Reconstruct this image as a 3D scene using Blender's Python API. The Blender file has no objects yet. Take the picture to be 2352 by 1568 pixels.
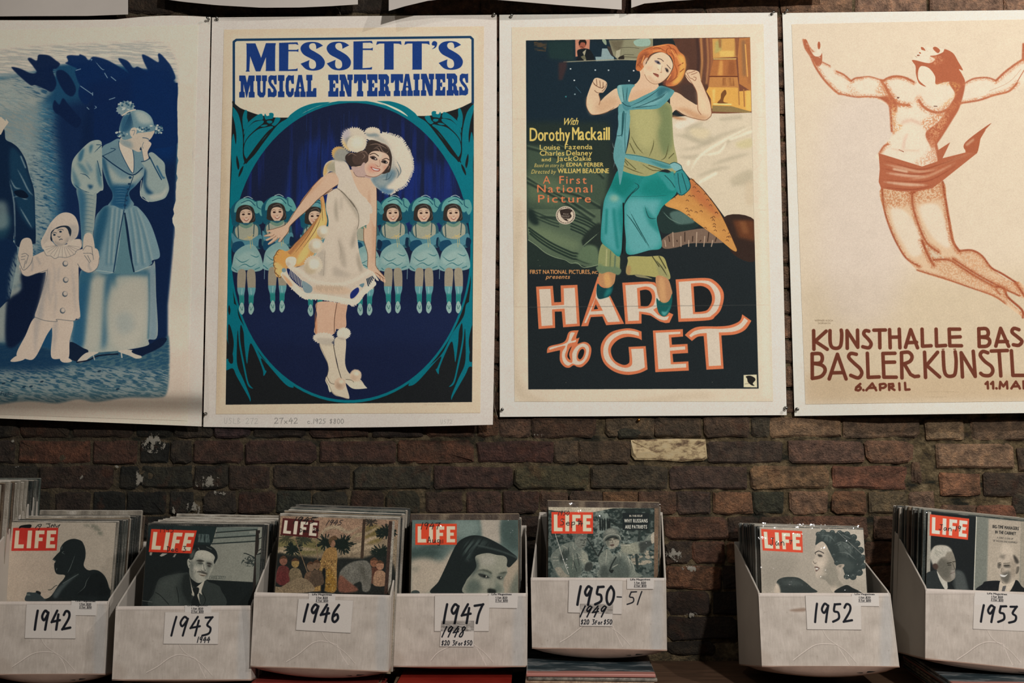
import bpy, bmesh, math, random
import numpy as np
from mathutils import Vector, Matrix
random.seed(7)
C = bpy.context.scene.collection
SC = bpy.context.scene

# ---------------------------------------------------------------- camera, world, lights, exposure
FPX = 2287.0            # focal length in pixels of the 2352 px wide frame
EYE = Vector((0.0, 0.0, 1.5))
TILT = math.radians(5.0)
WALL = 2.72             # brick wall plane
cam_d = bpy.data.cameras.new('camera'); cam_d.sensor_width = 36.0; cam_d.lens = 36.0 * FPX / 2352.0
cam = bpy.data.objects.new('camera', cam_d); C.objects.link(cam)
cam.location = EYE; cam.rotation_euler = (math.pi / 2 + TILT, 0, 0)
SC.camera = cam
SC.view_settings.view_transform = 'Standard'; SC.view_settings.look = 'None'
SC.view_settings.gamma = 1.0; SC.view_settings.use_curve_mapping = False
SC.view_settings.exposure = 0.0
w = bpy.data.worlds.new('room_dimness'); SC.world = w; w.use_nodes = True
w.node_tree.nodes['Background'].inputs[0].default_value = (1.0, 0.93, 0.85, 1)
w.node_tree.nodes['Background'].inputs[1].default_value = 0.04

def lamp(name, loc, aim, size, power, col):
    d = bpy.data.lights.new(name, 'AREA'); d.shape = 'DISK'; d.size = size; d.energy = power; d.color = col
    o = bpy.data.objects.new(name, d); C.objects.link(o); o.location = loc
    o.rotation_euler = (Vector(aim) - Vector(loc)).to_track_quat('-Z', 'Y').to_euler()
    return o
lamp('track_light', (1.35, -1.15, 3.15), (0.3, 2.7, 1.35), 0.13, 86.0, (1.0, 0.94, 0.885))
lamp('track_light', (2.35, 0.40, 3.65), (1.7, 2.7, 1.55), 0.08, 34.0, (1.0, 0.94, 0.88))
lamp('track_light', (-0.75, 0.45, 3.60), (-0.6, 2.7, 1.35), 0.08, 6.0, (1.0, 0.94, 0.88))

# ---------------------------------------------------------------- geometry helpers
ct, st = math.cos(TILT), math.sin(TILT)
def ray(px, py):
    zc = (784.0 - py) / FPX
    return Vector(((px - 1176.0) / FPX, ct - zc * st, st + zc * ct))
def P(px, py, Y=WALL):
    r = ray(px, py)
    return EYE + r * (Y / r.y)

def sm(pts, closed=True, n=6):
    """Catmull-Rom through the points; a doubled point gives a corner."""
    p = np.array(pts, float); N = len(p)
    if N < 3: return p
    out = []
    rng = range(N) if closed else range(N - 1)
    for i in rng:
        if closed: a, b, c, d = p[i - 1], p[i], p[(i + 1) % N], p[(i + 2) % N]
        else: a, b, c, d = p[max(i - 1, 0)], p[i], p[i + 1], p[min(i + 2, N - 1)]
        if abs(b - c).sum() < 1e-9: continue
        for k in range(n):
            t = k / n
            out.append(.5 * ((2 * b) + (c - a) * t + (2 * a - 5 * b + 4 * c - d) * t * t + (3 * b - a - 3 * c + d) * t ** 3))
    if not closed: out.append(p[-1])
    return np.array(out)

def lin(c): 
    c = np.asarray(c, float); return np.where(c <= .04045, c / 12.92, ((c + .055) / 1.055) ** 2.4)
def srgb(c):
    c = np.clip(c, 0, 1); return np.where(c <= .0031308, c * 12.92, 1.055 * c ** (1 / 2.4) - .055)
def hx(s):
    if isinstance(s, str): return np.array([int(s[i:i + 2], 16) / 255 for i in (0, 2, 4)])
    return np.array(s, float)
def hl(s, k=1.0): return tuple(float(v) for v in np.clip(lin(hx(s)) * k, 0, 1)) + (1.0,)

def h2(ix, iy, seed):
    n = (ix.astype(np.int64) * 374761393 + iy.astype(np.int64) * 668265263 + seed * 1442695041) & 0xffffffff
    n = ((n ^ (n >> 13)) * 1274126177) & 0xffffffff
    return ((n ^ (n >> 16)) & 0xffff) / 65535.0
def vnoise(u, v, seed=0):
    iu, iv = np.floor(u), np.floor(v); fu, fv = u - iu, v - iv
    fu = fu * fu * (3 - 2 * fu); fv = fv * fv * (3 - 2 * fv)
    a, b = h2(iu, iv, seed), h2(iu + 1, iv, seed); c, d = h2(iu, iv + 1, seed), h2(iu + 1, iv + 1, seed)
    return (a * (1 - fu) + b * fu) * (1 - fv) + (c * (1 - fu) + d * fu) * fv
def fbm(u, v, seed=0, o=3):
    s = 0; a = .5; t = 0
    for k in range(o):
        s = s + a * vnoise(u * 2 ** k, v * 2 ** k, seed + k * 17); t += a; a *= .5
    return s / t

GL = {}
def glyph_edges(ch, off=0.0):
    """outline edges of a character of the built-in typeface, as directed segments (x right, y up, cap height about .73)"""
    key = (ch, off)
    if key in GL: return GL[key]
    cu = bpy.data.curves.new('g', 'FONT'); cu.body = ch; cu.offset = off; cu.resolution_u = 3
    ob = bpy.data.objects.new('g', cu); C.objects.link(ob)
    bpy.context.view_layer.update()
    me = ob.to_mesh()
    cnt = {}
    for f in me.polygons:
        vs = list(f.vertices)
        for i in range(len(vs)):
            a, b = vs[i], vs[(i + 1) % len(vs)]
            if (b, a) in cnt: del cnt[(b, a)]
            else: cnt[(a, b)] = 1
    co = [v.co.copy() for v in me.vertices]
    e = [((co[a].x, co[a].y), (co[b].x, co[b].y)) for a, b in cnt]
    xs = [q[0][0] for q in e] or [0, .3]
    r = (e, min(xs), max(xs))
    ob.to_mesh_clear(); bpy.data.objects.remove(ob); bpy.data.curves.remove(cu)
    GL[key] = r
    return r

class Canvas:
    """flat print, drawn in coordinates of the photograph and laid onto a plane O + U*u + V*v (v downwards)"""
    def __init__(s, O, U, V, w, h, res, L, base='ffffff'):
        s.O, s.U, s.V, s.w, s.h = Vector(O), Vector(U).normalized(), Vector(V).normalized(), w, h
        s.N = s.U.cross(s.V); s.W, s.H = int(w * res), int(h * res); s.res = res; s.L = L
        s.a = np.empty((s.H, s.W, 3), np.float32); s.a[:] = hx(base)
        m = s.uv([(1000, 700), (1001, 700)]); 
        cx = s.px_scale()
        s.k = cx; s.clip = None; s.off = (0, 0)
    def px_scale(s):
        c = s.O + s.U * s.w / 2 + s.V * s.h / 2 - EYE
        depth = c.y * ct + c.z * st
        return depth / FPX * s.res
    def uvm(s, pts):
        """metres on the plane"""
        p = np.asarray(pts, float).reshape(-1, 2)
        zc = (784.0 - p[:, 1]) / FPX
        r = np.stack([(p[:, 0] - 1176.0) / FPX, ct - zc * st, st + zc * ct], 1)
        n = np.array(s.N); d = float((s.O - EYE).dot(s.N))
        t = d / (r @ n); q = r * t[:, None] - np.array(s.O - EYE)
        return np.stack([q @ np.array(s.U), q @ np.array(s.V)], 1)
    def uv(s, pts): return s.uvm(pts) * s.res
    # masks
    def edges_mask(s, E, soft=0.0):
        E = np.asarray(E, float)
        if len(E) == 0: return None
        pad = int(soft * s.k * 2 + 2)
        x0 = max(int(E[:, :, 0].min()) - pad, 0); x1 = min(int(E[:, :, 0].max()) + pad + 1, s.W)
        y0 = max(int(E[:, :, 1].min()) - pad, 0); y1 = min(int(E[:, :, 1].max()) + pad + 1, s.H)
        if x1 - x0 < 1 or y1 - y0 < 1: return None
        SS = 3
        m = np.zeros(((y1 - y0) * SS, x1 - x0), np.float32); cols = np.arange(x0, x1, dtype=np.float32)
        for (ax, ay), (bx, by) in E:
            if ay == by: continue
            sg = 1.0
            if ay > by: ax, ay, bx, by = bx, by, ax, ay; sg = -1.0
            r0 = max(int(math.ceil((ay - y0) * SS - .5)), 0); r1 = min(int(math.ceil((by - y0) * SS - .5)), m.shape[0])
            if r1 <= r0: continue
            yy = y0 + (np.arange(r0, r1) + .5) / SS
            xx = ax + (bx - ax) * (yy - ay) / (by - ay)
            m[r0:r1] += sg * np.clip(cols[None, :] + 1 - xx[:, None], 0, 1)
        m = np.abs(m).reshape(y1 - y0, SS, x1 - x0).mean(1)
        m = np.clip(m, 0, 1)
        if soft: m = s.blur(m, soft * s.k)
        return (x0, y0, m)
    def blur(s, m, r):
        r = int(max(1, round(r * .6)))
        for _ in range(3):
            for ax in (0, 1):
                p = np.pad(m, [(r + 1, r) if a == ax else (0, 0) for a in (0, 1)])
                c = np.cumsum(p, axis=ax)
                n = m.shape[ax]
                m = (np.take(c, range(2 * r + 1, 2 * r + 1 + n), ax) - np.take(c, range(0, n), ax)) / (2 * r + 1)
        return m.astype(np.float32)
    def comp(s, mk, col, a=1.0, n=None, seed=0, clip=None, col2=None, gd=None):
        if mk is None: return None
        x0, y0, m = mk; h, w_ = m.shape
        m = m * a
        if n:
            sx, sy, ang, lo, hi = n
            X, Y = np.meshgrid(np.arange(x0, x0 + w_) / s.k, np.arange(y0, y0 + h) / s.k)
            c_, s_ = math.cos(math.radians(ang)), math.sin(math.radians(ang))
            u = (X * c_ + Y * s_) / sx; v = (-X * s_ + Y * c_) / sy
            t = np.clip((fbm(u, v, seed + 3) - lo) / (hi - lo), 0, 1)
            m = m * (t * t * (3 - 2 * t))
        clip = clip if clip is not None else s.clip
        if clip is not None:
            cx, cy, cm = clip
            full = np.zeros_like(m)
            ax0, ay0 = max(x0, cx), max(y0, cy); ax1, ay1 = min(x0 + w_, cx + cm.shape[1]), min(y0 + h, cy + cm.shape[0])
            if ax1 > ax0 and ay1 > ay0:
                full[ay0 - y0:ay1 - y0, ax0 - x0:ax1 - x0] = cm[ay0 - cy:ay1 - cy, ax0 - cx:ax1 - cx]
            m = m * full
        c = hx(col)
        reg = s.a[y0:y0 + h, x0:x0 + w_]
        mm = m[:, :, None]
        if col2 is not None:
            X, Y = np.meshgrid(np.arange(x0, x0 + w_), np.arange(y0, y0 + h))
            q = s.uv(gd); d = q[1] - q[0]
            t = np.clip(((X - q[0][0]) * d[0] + (Y - q[0][1]) * d[1]) / (d @ d), 0, 1)[:, :, None]
            c = c * (1 - t) + hx(col2) * t
        reg += (c - reg) * mm
        return mk
    def f(s, pts, col, a=1.0, soft=0.0, smooth=True, **k):
        q = s.uv(sm(pts) if smooth else pts)
        return s.comp(s.edges_mask(np.stack([q, np.roll(q, -1, 0)], 1), soft), col, a, **k)
    def p(s, pts, col, **k): return s.f(pts, col, smooth=False, **k)
    def e(s, cx, cy, rx, ry, col, ang=0, **k):
        t = np.linspace(0, 2 * math.pi, 36, endpoint=False); c_, s_ = math.cos(math.radians(ang)), math.sin(math.radians(ang))
        x, y = np.cos(t) * rx, np.sin(t) * ry
        return s.p(np.stack([cx + x * c_ - y * s_, cy + x * s_ + y * c_], 1), col, **k)
    def fur(s, cx, cy, rx, ry, col, j=.12, n=44, ang=0, seed=1, **k):
        t = np.linspace(0, 2 * math.pi, n, endpoint=False); rr = np.random.RandomState(seed)
        q = 1 + (np.arange(n) % 2 * 2 - 1) * j * (.4 + .6 * rr.rand(n))
        c_, s_ = math.cos(math.radians(ang)), math.sin(math.radians(ang)); x, y = np.cos(t) * rx * q, np.sin(t) * ry * q
        return s.p(np.stack([cx + x * c_ - y * s_, cy + x * s_ + y * c_], 1), col, **k)
    def l(s, pts, wd, col, a=1.0, soft=0.0, smooth=True, taper=0, **k):
        q = s.uv(sm(pts, False, 4) if smooth and len(pts) > 2 else pts)
        r0 = wd * s.k / 2; pad = r0 + soft * s.k * 2 + 2
        x0 = max(int(q[:, 0].min() - pad), 0); x1 = min(int(q[:, 0].max() + pad) + 1, s.W)
        y0 = max(int(q[:, 1].min() - pad), 0); y1 = min(int(q[:, 1].max() + pad) + 1, s.H)
        if x1 <= x0 or y1 <= y0: return None
        m = np.zeros((y1 - y0, x1 - x0), np.float32); N = len(q)
        for i in range(N - 1):
            (ax, ay), (bx, by) = q[i], q[i + 1]
            t_ = (i + .5) / (N - 1)
            r = r0 * (1 if not taper else ((1 - t_) if taper == 1 else (math.sin(math.pi * min(max(t_, .03), .97)))))
            u0 = max(int(min(ax, bx) - r - 2), x0); u1 = min(int(max(ax, bx) + r + 2) + 1, x1)
            v0 = max(int(min(ay, by) - r - 2), y0); v1 = min(int(max(ay, by) + r + 2) + 1, y1)
            if u1 <= u0 or v1 <= v0: continue
            X, Y = np.meshgrid(np.arange(u0, u1) + .5, np.arange(v0, v1) + .5)
            dx, dy = bx - ax, by - ay; L2 = dx * dx + dy * dy + 1e-9
            t = np.clip(((X - ax) * dx + (Y - ay) * dy) / L2, 0, 1)
            d = np.hypot(X - ax - t * dx, Y - ay - t * dy)
            reg = m[v0 - y0:v1 - y0, u0 - x0:u1 - x0]
            np.maximum(reg, np.clip(r - d + .5, 0, 1) * min(1, max(r, .35) * 2), out=reg)
        if soft: m = s.blur(m, soft * s.k)
        return s.comp((x0, y0, m), col, a, **k)
    def t(s, txt, x, y, h, col, w=None, shear=0.0, off=0.0, rot=0.0, gap=.1, a=1.0, caph=.73):
        """text with baseline start (x, y), cap height h px, stretched to total width w px"""
        pen = 0.0; E = []
        for ch in txt:
            if ch == ' ': pen += .3; continue
            e, x0, x1 = glyph_edges(ch)
            for (p1, p2) in e: E.append(((p1[0] - x0 + pen, p1[1]), (p2[0] - x0 + pen, p2[1])))
            pen += (x1 - x0) + gap
        if not E: return
        pen -= gap; sy = h / caph; sx = (w / pen) if w else sy
        A = np.array(E); c_, s_ = math.cos(math.radians(rot)), math.sin(math.radians(rot))
        X = A[:, :, 0] * sx + A[:, :, 1] * sy * shear; Y = -A[:, :, 1] * sy
        px = x + X * c_ - Y * s_; py = y + X * s_ + Y * c_
        q = s.uv(np.stack([px.ravel(), py.ravel()], 1)).reshape(-1, 2, 2)
        s.comp(s.edges_mask(q), col, a)
        if off:
            o = off * h / .73 * .55 * s.k
            for dx, dy in ((o, 0), (-o, 0), (0, o * .6), (0, -o * .6)): s.comp(s.edges_mask(q + np.array([dx, dy])), col, a)
    def hand(s, txt, x, y, h, wd, col, w=.62, shear=0.0, rot=0.0, a=1.0):
        """felt pen handwriting; (x, y) top left of first digit"""
        pen = 0.0; c_, s_ = math.cos(math.radians(rot)), math.sin(math.radians(rot))
        for ch in txt:
            ww = w * (.45 if ch in "1.,Il-" else 1)
            for stroke in HAND.get(ch, []):
                q = [((pen + u * ww + (1 - v) * shear) * h, v * h) for u, v in stroke]
                q = [(x + X * c_ - Y * s_, y + X * s_ + Y * c_) for X, Y in q]
                s.l(q, wd, col, a)
            pen += ww + (.16 if ch != ' ' else .05)
    def image(s, name, grain=.012):
        lin_ = lin(s.a) / s.L
        rr = np.random.RandomState(len(name))
        g = rr.normal(0, grain, s.a.shape[:2] + (1,))
        out = np.clip(srgb(np.clip(lin_, 0, .93)) + g, 0, 1)
        im = bpy.data.images.new(name, s.W, s.H, alpha=False)
        buf = np.ones((s.H, s.W, 4), np.float32); buf[:, :, :3] = out[::-1]
        im.pixels.foreach_set(buf.ravel()); im.update(); im.pack()
        return im

HAND = {
 '0': [[(.5, 0), (.12, .3), (.1, .75), (.45, 1), (.85, .75), (.9, .3), (.5, 0)]],
 '1': [[(.75, 0), (.45, .5), (.25, 1)]],
 '2': [[(.1, .22), (.35, .02), (.75, .1), (.75, .4), (.1, .93), (.1, .97), (1, .9)]],
 '3': [[(.15, .04), (.85, .03), (.85, .05), (.45, .42), (.88, .6), (.8, .88), (.1, 1)]],
 '4': [[(.6, .0), (.05, .55), (.1, .58), (1, .5)], [(.78, .2), (.62, 1)]],
 '5': [[(.95, .02), (.35, .04), (.3, .06), (.22, .4), (.7, .48), (.78, .8), (.1, .98)]],
 '6': [[(.75, 0), (.25, .45), (.18, .85), (.5, 1), (.85, .8), (.65, .55), (.22, .68)]],
 '7': [[(.05, .08), (.95, .02), (.95, .04), (.6, .5), (.45, 1)]],
 '8': [[(.8, .12), (.45, .02), (.25, .25), (.7, .55), (.65, .95), (.2, .95), (.25, .65), (.75, .3), (.8, .12)]],
 '9': [[(.85, .12), (.45, .0), (.12, .3), (.4, .5), (.85, .15)], [(.88, .1), (.72, .55), (.6, 1)]],
 '-': [[(0, .5), (1, .52)]],
 '$': [[(.85, .2), (.4, .15), (.2, .35), (.7, .6), (.6, .85), (.1, .85)], [(.55, 0), (.4, 1.05)]],
 'F': [[(.2, .3), (.1, 1)], [(.2, .3), (.8, .28)], [(.15, .6), (.6, .6)]],
 'r': [[(.1, .5), (.1, 1)], [(.1, .65), (.5, .5)]], 'o': [[(.5, .5), (.1, .75), (.5, 1), (.85, .75), (.5, .5)]],
 'J': [[(.2, .02), (.9, .0)], [(.6, .0), (.55, .8), (.3, 1), (.0, .8)]],
 'a': [[(.8, .55), (.3, .5), (.1, .8), (.4, 1), (.75, .6), (.75, .6), (.9, 1)]],
 'n': [[(.1, .55), (.1, 1)], [(.1, .7), (.5, .5), (.8, .65), (.85, 1)]],
 'N': [[(.05, 1), (.1, .3), (.1, .3), (.7, 1), (.7, 1), (.9, .25)]],
 'S': [[(.9, .1), (.4, .02), (.15, .25), (.7, .55), (.6, .9), (.0, .95)]],
 'e': [[(.1, .75), (.8, .7), (.5, .5), (.1, .75), (.4, 1), (.9, .9)]],
 'p': [[(.15, .5), (.05, 1.35)], [(.15, .6), (.7, .5), (.7, .85), (.15, .95)]],
 't': [[(.5, .1), (.4, 1)], [(.1, .4), (.9, .35)]],
 'D': [[(.2, .05), (.1, 1)], [(.0, .05), (.7, .2), (.8, .7), (.1, 1)]],
 'c': [[(.8, .6), (.3, .5), (.1, .8), (.4, 1), (.85, .9)]],
 'A': [[(.0, 1), (.45, 0), (.45, 0), (.85, 1)], [(.15, .65), (.8, .6)]],
 'u': [[(.1, .5), (.15, .95), (.6, .95), (.8, .5), (.8, .5), (.85, 1)]],
 'g': [[(.8, .55), (.2, .55), (.2, .9), (.75, .8), (.8, .55), (.7, 1.4), (.2, 1.35)]],
 'H': [[(.1, .2), (.05, 1)], [(.8, .2), (.75, 1)], [(.1, .6), (.8, .6)]],
 '.': [[(.3, .97), (.4, 1)]], 'x': [[(.1, .5), (.8, 1)], [(.8, .5), (.1, 1)]],
 'L': [[(.2, 0), (.1, .95), (.1, .95), (.9, .95)]], 'U': [[(.1, 0), (.15, .9), (.7, .9), (.85, 0)]],
 'B': [[(.1, 0), (.1, 1)], [(.1, 0), (.7, .2), (.15, .5), (.8, .75), (.1, 1)]],
 'C': [[(.85, .1), (.3, .05), (.1, .6), (.4, 1), (.85, .9)]],
}

def Z(ox, oy, sc):
    return lambda pts: [(ox + x / sc, oy + y / sc) for x, y in pts]

SLAB = {
 'M': [[(0,0),(.4,0),(.5,.33),(.62,0),(1,0),(1,.24),(.93,.27),(.93,.73),(1,.76),(1,1),(.62,1),(.62,.76),(.7,.73),(.7,.42),(.5,1),(.46,1),(.28,.38),(.28,.73),(.36,.76),(.36,1),(0,1),(0,.76),(.1,.73),(.1,.27),(0,.24)]],
 'U': [[(0,0),(.47,0),(.47,.25),(.4,.27),(.4,.7),(.48,.78),(.6,.78),(.63,.7),(.63,.27),(.54,.25),(.54,0),(1,0),(1,.25),(.9,.28),(.86,.86),(.7,1),(.35,1),(.14,.88),(.11,.28),(0,.25)]],
 'I': [[(0,0),(1,0),(1,.25),(.78,.27),(.78,.73),(1,.75),(1,1),(0,1),(0,.75),(.22,.73),(.22,.27),(0,.25)]],
 'L': [[(0,0),(.6,0),(.6,.24),(.48,.26),(.48,.73),(.62,.75),(.72,.6),(1,.6),(1,1),(0,1),(0,.76),(.12,.74),(.12,.26),(0,.24)]],
 'E': [[(0,0),(1,0),(1,.4),(.78,.4),(.68,.26),(.5,.26),(.5,.43),(.68,.38),(.68,.62),(.5,.57),(.5,.76),(.68,.76),(.78,.6),(1,.6),(1,1),(0,1),(0,.76),(.12,.74),(.12,.26),(0,.24)]],
 'N': [[(0,0),(.42,0),(.7,.5),(.7,.26),(.6,.24),(.6,0),(1,0),(1,.24),(.92,.26),(.9,1),(.62,1),(.3,.4),(.3,.74),(.4,.76),(.4,1),(0,1),(0,.76),(.1,.74),(.1,.26),(0,.24)]],
 'T': [[(0,0),(1,0),(1,.4),(.8,.4),(.68,.26),(.66,.74),(.76,.78),(.76,1),(.24,1),(.24,.78),(.34,.74),(.32,.26),(.2,.4),(0,.4)]],
 'A': [[(.35,0),(.68,0),(.91,.75),(1,.77),(1,1),(0,1),(0,.77),(.1,.75)]],
 'R': [[(0,0),(.7,0),(.88,.12),(.88,.4),(.75,.5),(.85,.6),(.88,.75),(1,.78),(1,1),(.7,1),(.55,.85),(.55,.6),(.48,.56),(.48,.74),(.58,.77),(.58,1),(0,1),(0,.77),(.12,.75),(.12,.25),(0,.23)]],
 'S': [[(.97,0),(.97,.42),(.74,.42),(.6,.2),(.4,.22),(.38,.33),(.8,.55),(.98,.72),(.95,.92),(.7,1),(.3,.98),(0,1),(0,.6),(.25,.6),(.4,.77),(.58,.77),(.62,.66),(.2,.45),(.03,.28),(.08,.08),(.3,0),(.75,.02)]],
 'C': [[(1,0),(1,.4),(.75,.4),(.6,.22),(.42,.27),(.38,.5),(.42,.73),(.6,.78),(.72,.6),(1,.6),(.95,.88),(.7,1),(.35,1),(.08,.85),(0,.5),(.08,.15),(.35,0),(.75,.03)]],
}
HOLES = {'A': [[(.5,.3),(.6,.54),(.42,.54)], [(.42,.63),(.5,.6),(.6,.63),(.62,.72),(.53,.77),(.53,1),(.49,1),(.49,.77),(.4,.72)]], 'R': [[(.48,.22),(.57,.26),(.6,.34),(.57,.42),(.48,.45)]]}
def slab(cv, ch, x0, x1, y0, y1, col, bg):
    mp = lambda q: [(x0 + u * (x1 - x0), y0 + v * (y1 - y0)) for u, v in q]
    for q in SLAB[ch]: cv.p(mp(q), col)
    for q in HOLES.get(ch, []): cv.p(mp(q), bg)

LIFE_L = {
 'L': [[(0,0),(.42,0),(.42,.78),(1,.78),(1,1),(0,1)]],
 'I': [[(0,0),(1,0),(1,1),(0,1)]],
 'F': [[(0,0),(1,0),(1,.21),(.42,.21),(.42,.4),(.85,.4),(.85,.6),(.42,.6),(.42,1),(0,1)]],
 'E': [[(0,0),(1,0),(1,.21),(.42,.21),(.42,.39),(.85,.39),(.85,.59),(.42,.59),(.42,.79),(1,.79),(1,1),(0,1)]]}
def logo(cv, tl, tr, br, bl, red='a8231c', white='d8cdb9'):
    def mp(u, v):
        a = (tl[0] + (tr[0] - tl[0]) * u, tl[1] + (tr[1] - tl[1]) * u); b = (bl[0] + (br[0] - bl[0]) * u, bl[1] + (br[1] - bl[1]) * u)
        return (a[0] + (b[0] - a[0]) * v, a[1] + (b[1] - a[1]) * v)
    cv.p([tl, tr, br, bl], red)
    for ch, u0, u1 in (('L', .055, .265), ('I', .33, .425), ('F', .5, .7), ('E', .755, .96)):
        for q in LIFE_L[ch]: cv.p([mp(u0 + u * (u1 - u0), .12 + v * .77) for u, v in q], white)
# ---------------------------------------------------------------- the prints
def art_show(c):
    """cream theatre print: dancer in white fur before a row of small dancers in an oval"""
    A, B, Cc, D = Z(470, 20, 6.533), Z(800, 20, 6.533), Z(500, 230, 6.533), Z(740, 260, 6.533)
    E, F, G, H = Z(500, 430, 5.228), Z(740, 430, 5.228), Z(460, 700, 5.228), Z(780, 700, 5.227)
    bg = 'bfb19c'; ink = '14324f'; blue = '15326c'; teal = '04646e'; blk = '16191b'
    c.p([(514.5, 68), (1111.5, 60.5), (1108, 500), (1103, 948), (495.8, 950.6), (505, 500)], 'baab94')
    sheet = c.p([(514.5, 68), (1111.5, 60.5), (1108, 500), (1103, 948), (495.8, 950.6), (505, 500)], 'baab94'); c.clip = sheet
    c.p([(532, 82), (1092, 76), (1087, 300), (530, 300)], bg, soft=8, a=.8)
    c.f([(505, 70), (520, 500), (500, 950), (490, 500)], 'a8977c', a=.5, soft=5)
    # dark ground
    c.p([(534, 236), (1088, 232), (1088, 420), (1084, 922.5), (518.3, 928.6), (524, 560)], blk)
    # header panel
    c.p([(536, 90), (1083, 83.5), (1083, 235), (1060, 246), (1000, 262), (940, 268), (800, 236), (690, 268), (640, 268), (590, 258), (550, 246), (537.5, 236)], bg)
    c.f([(537.8, 236), (541, 242), (552, 248), (569, 255), (589, 262), (607, 266), (630, 269.5), (661, 270), (661, 270), (690, 252), (740, 236), (806, 230), (870, 236), (925, 252), (958, 266), (958, 266), (990, 265), (1030, 256), (1060, 246), (1080, 235), (1080, 235), (1040, 215), (800, 205), (580, 215), (537.8, 236)], bg)
    for q in ([(537, 240), (537, 96), (543, 91.5), (1080, 85), (1085.5, 90), (1085.8, 236)],):
        c.l(q, 5.6, ink, smooth=False)
    c.l([(535.5, 234), (538, 240), (549, 249)], 5, '182022')
    # left ornament and its mirror
    orn = [
        [(215,90),(300,190),(345,330),(372,480),(380,620),(377,800),(395,905),(420,950),(560,1000),(330,1600),(170,1600),(195,1250),(210,1000),(200,700),(236,500),(270,660),(280,540),(255,350),(215,190)],
        [(410,150),(442,165),(440,260),(455,320),(425,380),(388,440),(372,330),(375,240)],
        [(395,450),(440,350),(560,245),(640,205),(672,220),(676,290),(560,310),(470,390),(420,470),(395,520)],
        [(400,540),(440,430),(530,340),(620,308),(685,305),(680,345),(600,410),(480,520),(420,600),(395,650)],
        [(700,240),(712,200),(735,235),(775,225),(770,200),(800,188),(835,200),(838,240),(820,275),(760,285),(720,290)],
        [(740,310),(800,305),(820,330),(780,350),(745,335)], [(840,330),(870,262),(930,265),(940,290),(900,350),(850,385),(810,360)],
        [(405,660),(470,550),(600,440),(720,405),(830,395),(740,520),(640,640),(500,810),(440,880),(395,800)],
        [(640,390),(700,365),(750,372),(700,398)],
    ]
    def mir(pts, on):
        return [(1617 - x - (y - 500) * .012, y - 4) if on else (x, y) for x, y in pts]
    c.clip = c.p([(535, 232), (1088.5, 232), (1087, 420), (1083.5, 922.5), (518.5, 928.6), (524, 560)], blk, a=0.001) ; c.clip = (c.clip[0], c.clip[1], c.clip[2])
    for on in (0, 1):
        for q in orn: c.f(mir(Cc(q), on), '05626f')
        # long band following the oval
        c.f(mir(Cc([(1690,25),(1450,45),(1250,110),(1100,210),(1040,275),(900,370),(700,620),(560,810),(440,940),(400,1060),(330,1250),(300,1600),(340,1600),(360,1400),(520,1060),(690,800),(900,580),(1200,300),(1690,25)]), on), '05626f')
        c.f(mir(Cc([(1195,270),(1300,180),(1500,90),(1690,35),(1690,35),(1500,115),(1350,190)]), on), 'c5bba6')
        # dark slits
        for q in ([(285,830),(315,920),(325,1000),(305,1040),(280,930)], [(385,985),(370,1060),(320,1150),(315,1110),(345,1030)],
                  [(850,405),(700,560),(560,760),(410,950),(400,930),(520,760),(640,600),(760,460)]):
            c.f(mir(Cc(q), on), blk)
        c.l(mir(Cc([(215,80),(300,95),(215,80)]), on), 1, blk)
        c.f(mir([(530, 470), (541, 470), (548, 560), (534, 640), (537, 700), (520, 700), (524, 560)], on), '05626f')
        # root-like tendrils under the oval
        for q in ([(310,0),(430,0),(470,160),(600,360),(720,600),(860,740),(1100,950),(1100,990),(1000,930),(740,640),(775,770),(795,795),(760,850),(750,780),(690,620),(610,460),(580,560),(560,705),(530,480),(520,330),(485,240),(480,420),(530,700),(580,930),(635,1000),(570,960),(520,760),(470,500),(450,300),(440,480),(445,720),(520,900),(600,1100),(598,1160),(580,1110),(440,860),(390,760),(305,780),(302,660),(350,650),(370,690),(390,600),(330,440),(310,330)],):
            c.f(mir(G(q), on), '04606e')
        for q in ([(340,230),(370,280),(400,430),(395,540),(380,580),(335,440),(332,320)], [(345,0),(362,60),(350,120),(335,60)], [(390,600),(392,690),(360,700),(335,655),(365,640)]):
            c.f(mir(G(q), on), blk)
    c.l([(533.5, 250), (530, 330), (527, 450), (522, 600), (519, 780)], 3, blk)
    # oval
    th = np.linspace(0, 2 * math.pi, 90, endpoint=False)
    def oval(dx, dy):
        return [(806 - .012 * (578 + math.sin(t) * 343 - 578) + math.cos(t) * (276 + dx), 577 + math.sin(t) * (342 + dy)) for t in th]
    c.p(oval(3.5, 5.5), '05626f')
    m = c.p(oval(-1.5, -1), '151d33')
    c.f([(500, 640), (1100, 640), (1100, 920), (500, 920)], '111a36', a=.9, soft=20, clip=m)
    c.f([(530, 480), (560, 300), (700, 240), (950, 250), (1060, 330), (1090, 480)], '131b34', soft=15, clip=m)
    c.f([(520, 300), (1090, 300), (1090, 520), (520, 520)], '16245a', a=.75, n=(9, 160, 0, .5, .8), clip=m, soft=20)
    c.f([(700, 330), (780, 340), (760, 520), (640, 520), (660, 430)], '152a6c', a=.6, soft=16, n=(8, 120, 0, .3, .7), clip=m)
    c.f([(920, 380), (1090, 400), (1090, 520), (880, 500)], '15286a', a=.6, soft=12, n=(9, 120, 0, .35, .7), clip=m)
    for q in ([(705,250),(704,300)],[(790,262),(789,320)],[(802,255),(801,300)],[(740,330),(739,420)],[(662,380),(660,450)],[(1010,380),(1008,440)]): c.l(q, 1.2, '1e3266', a=.5)
    c.f([(540, 700), (1080, 700), (1080, 780), (540, 780)], '152244', a=.4, soft=22, clip=m)
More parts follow.
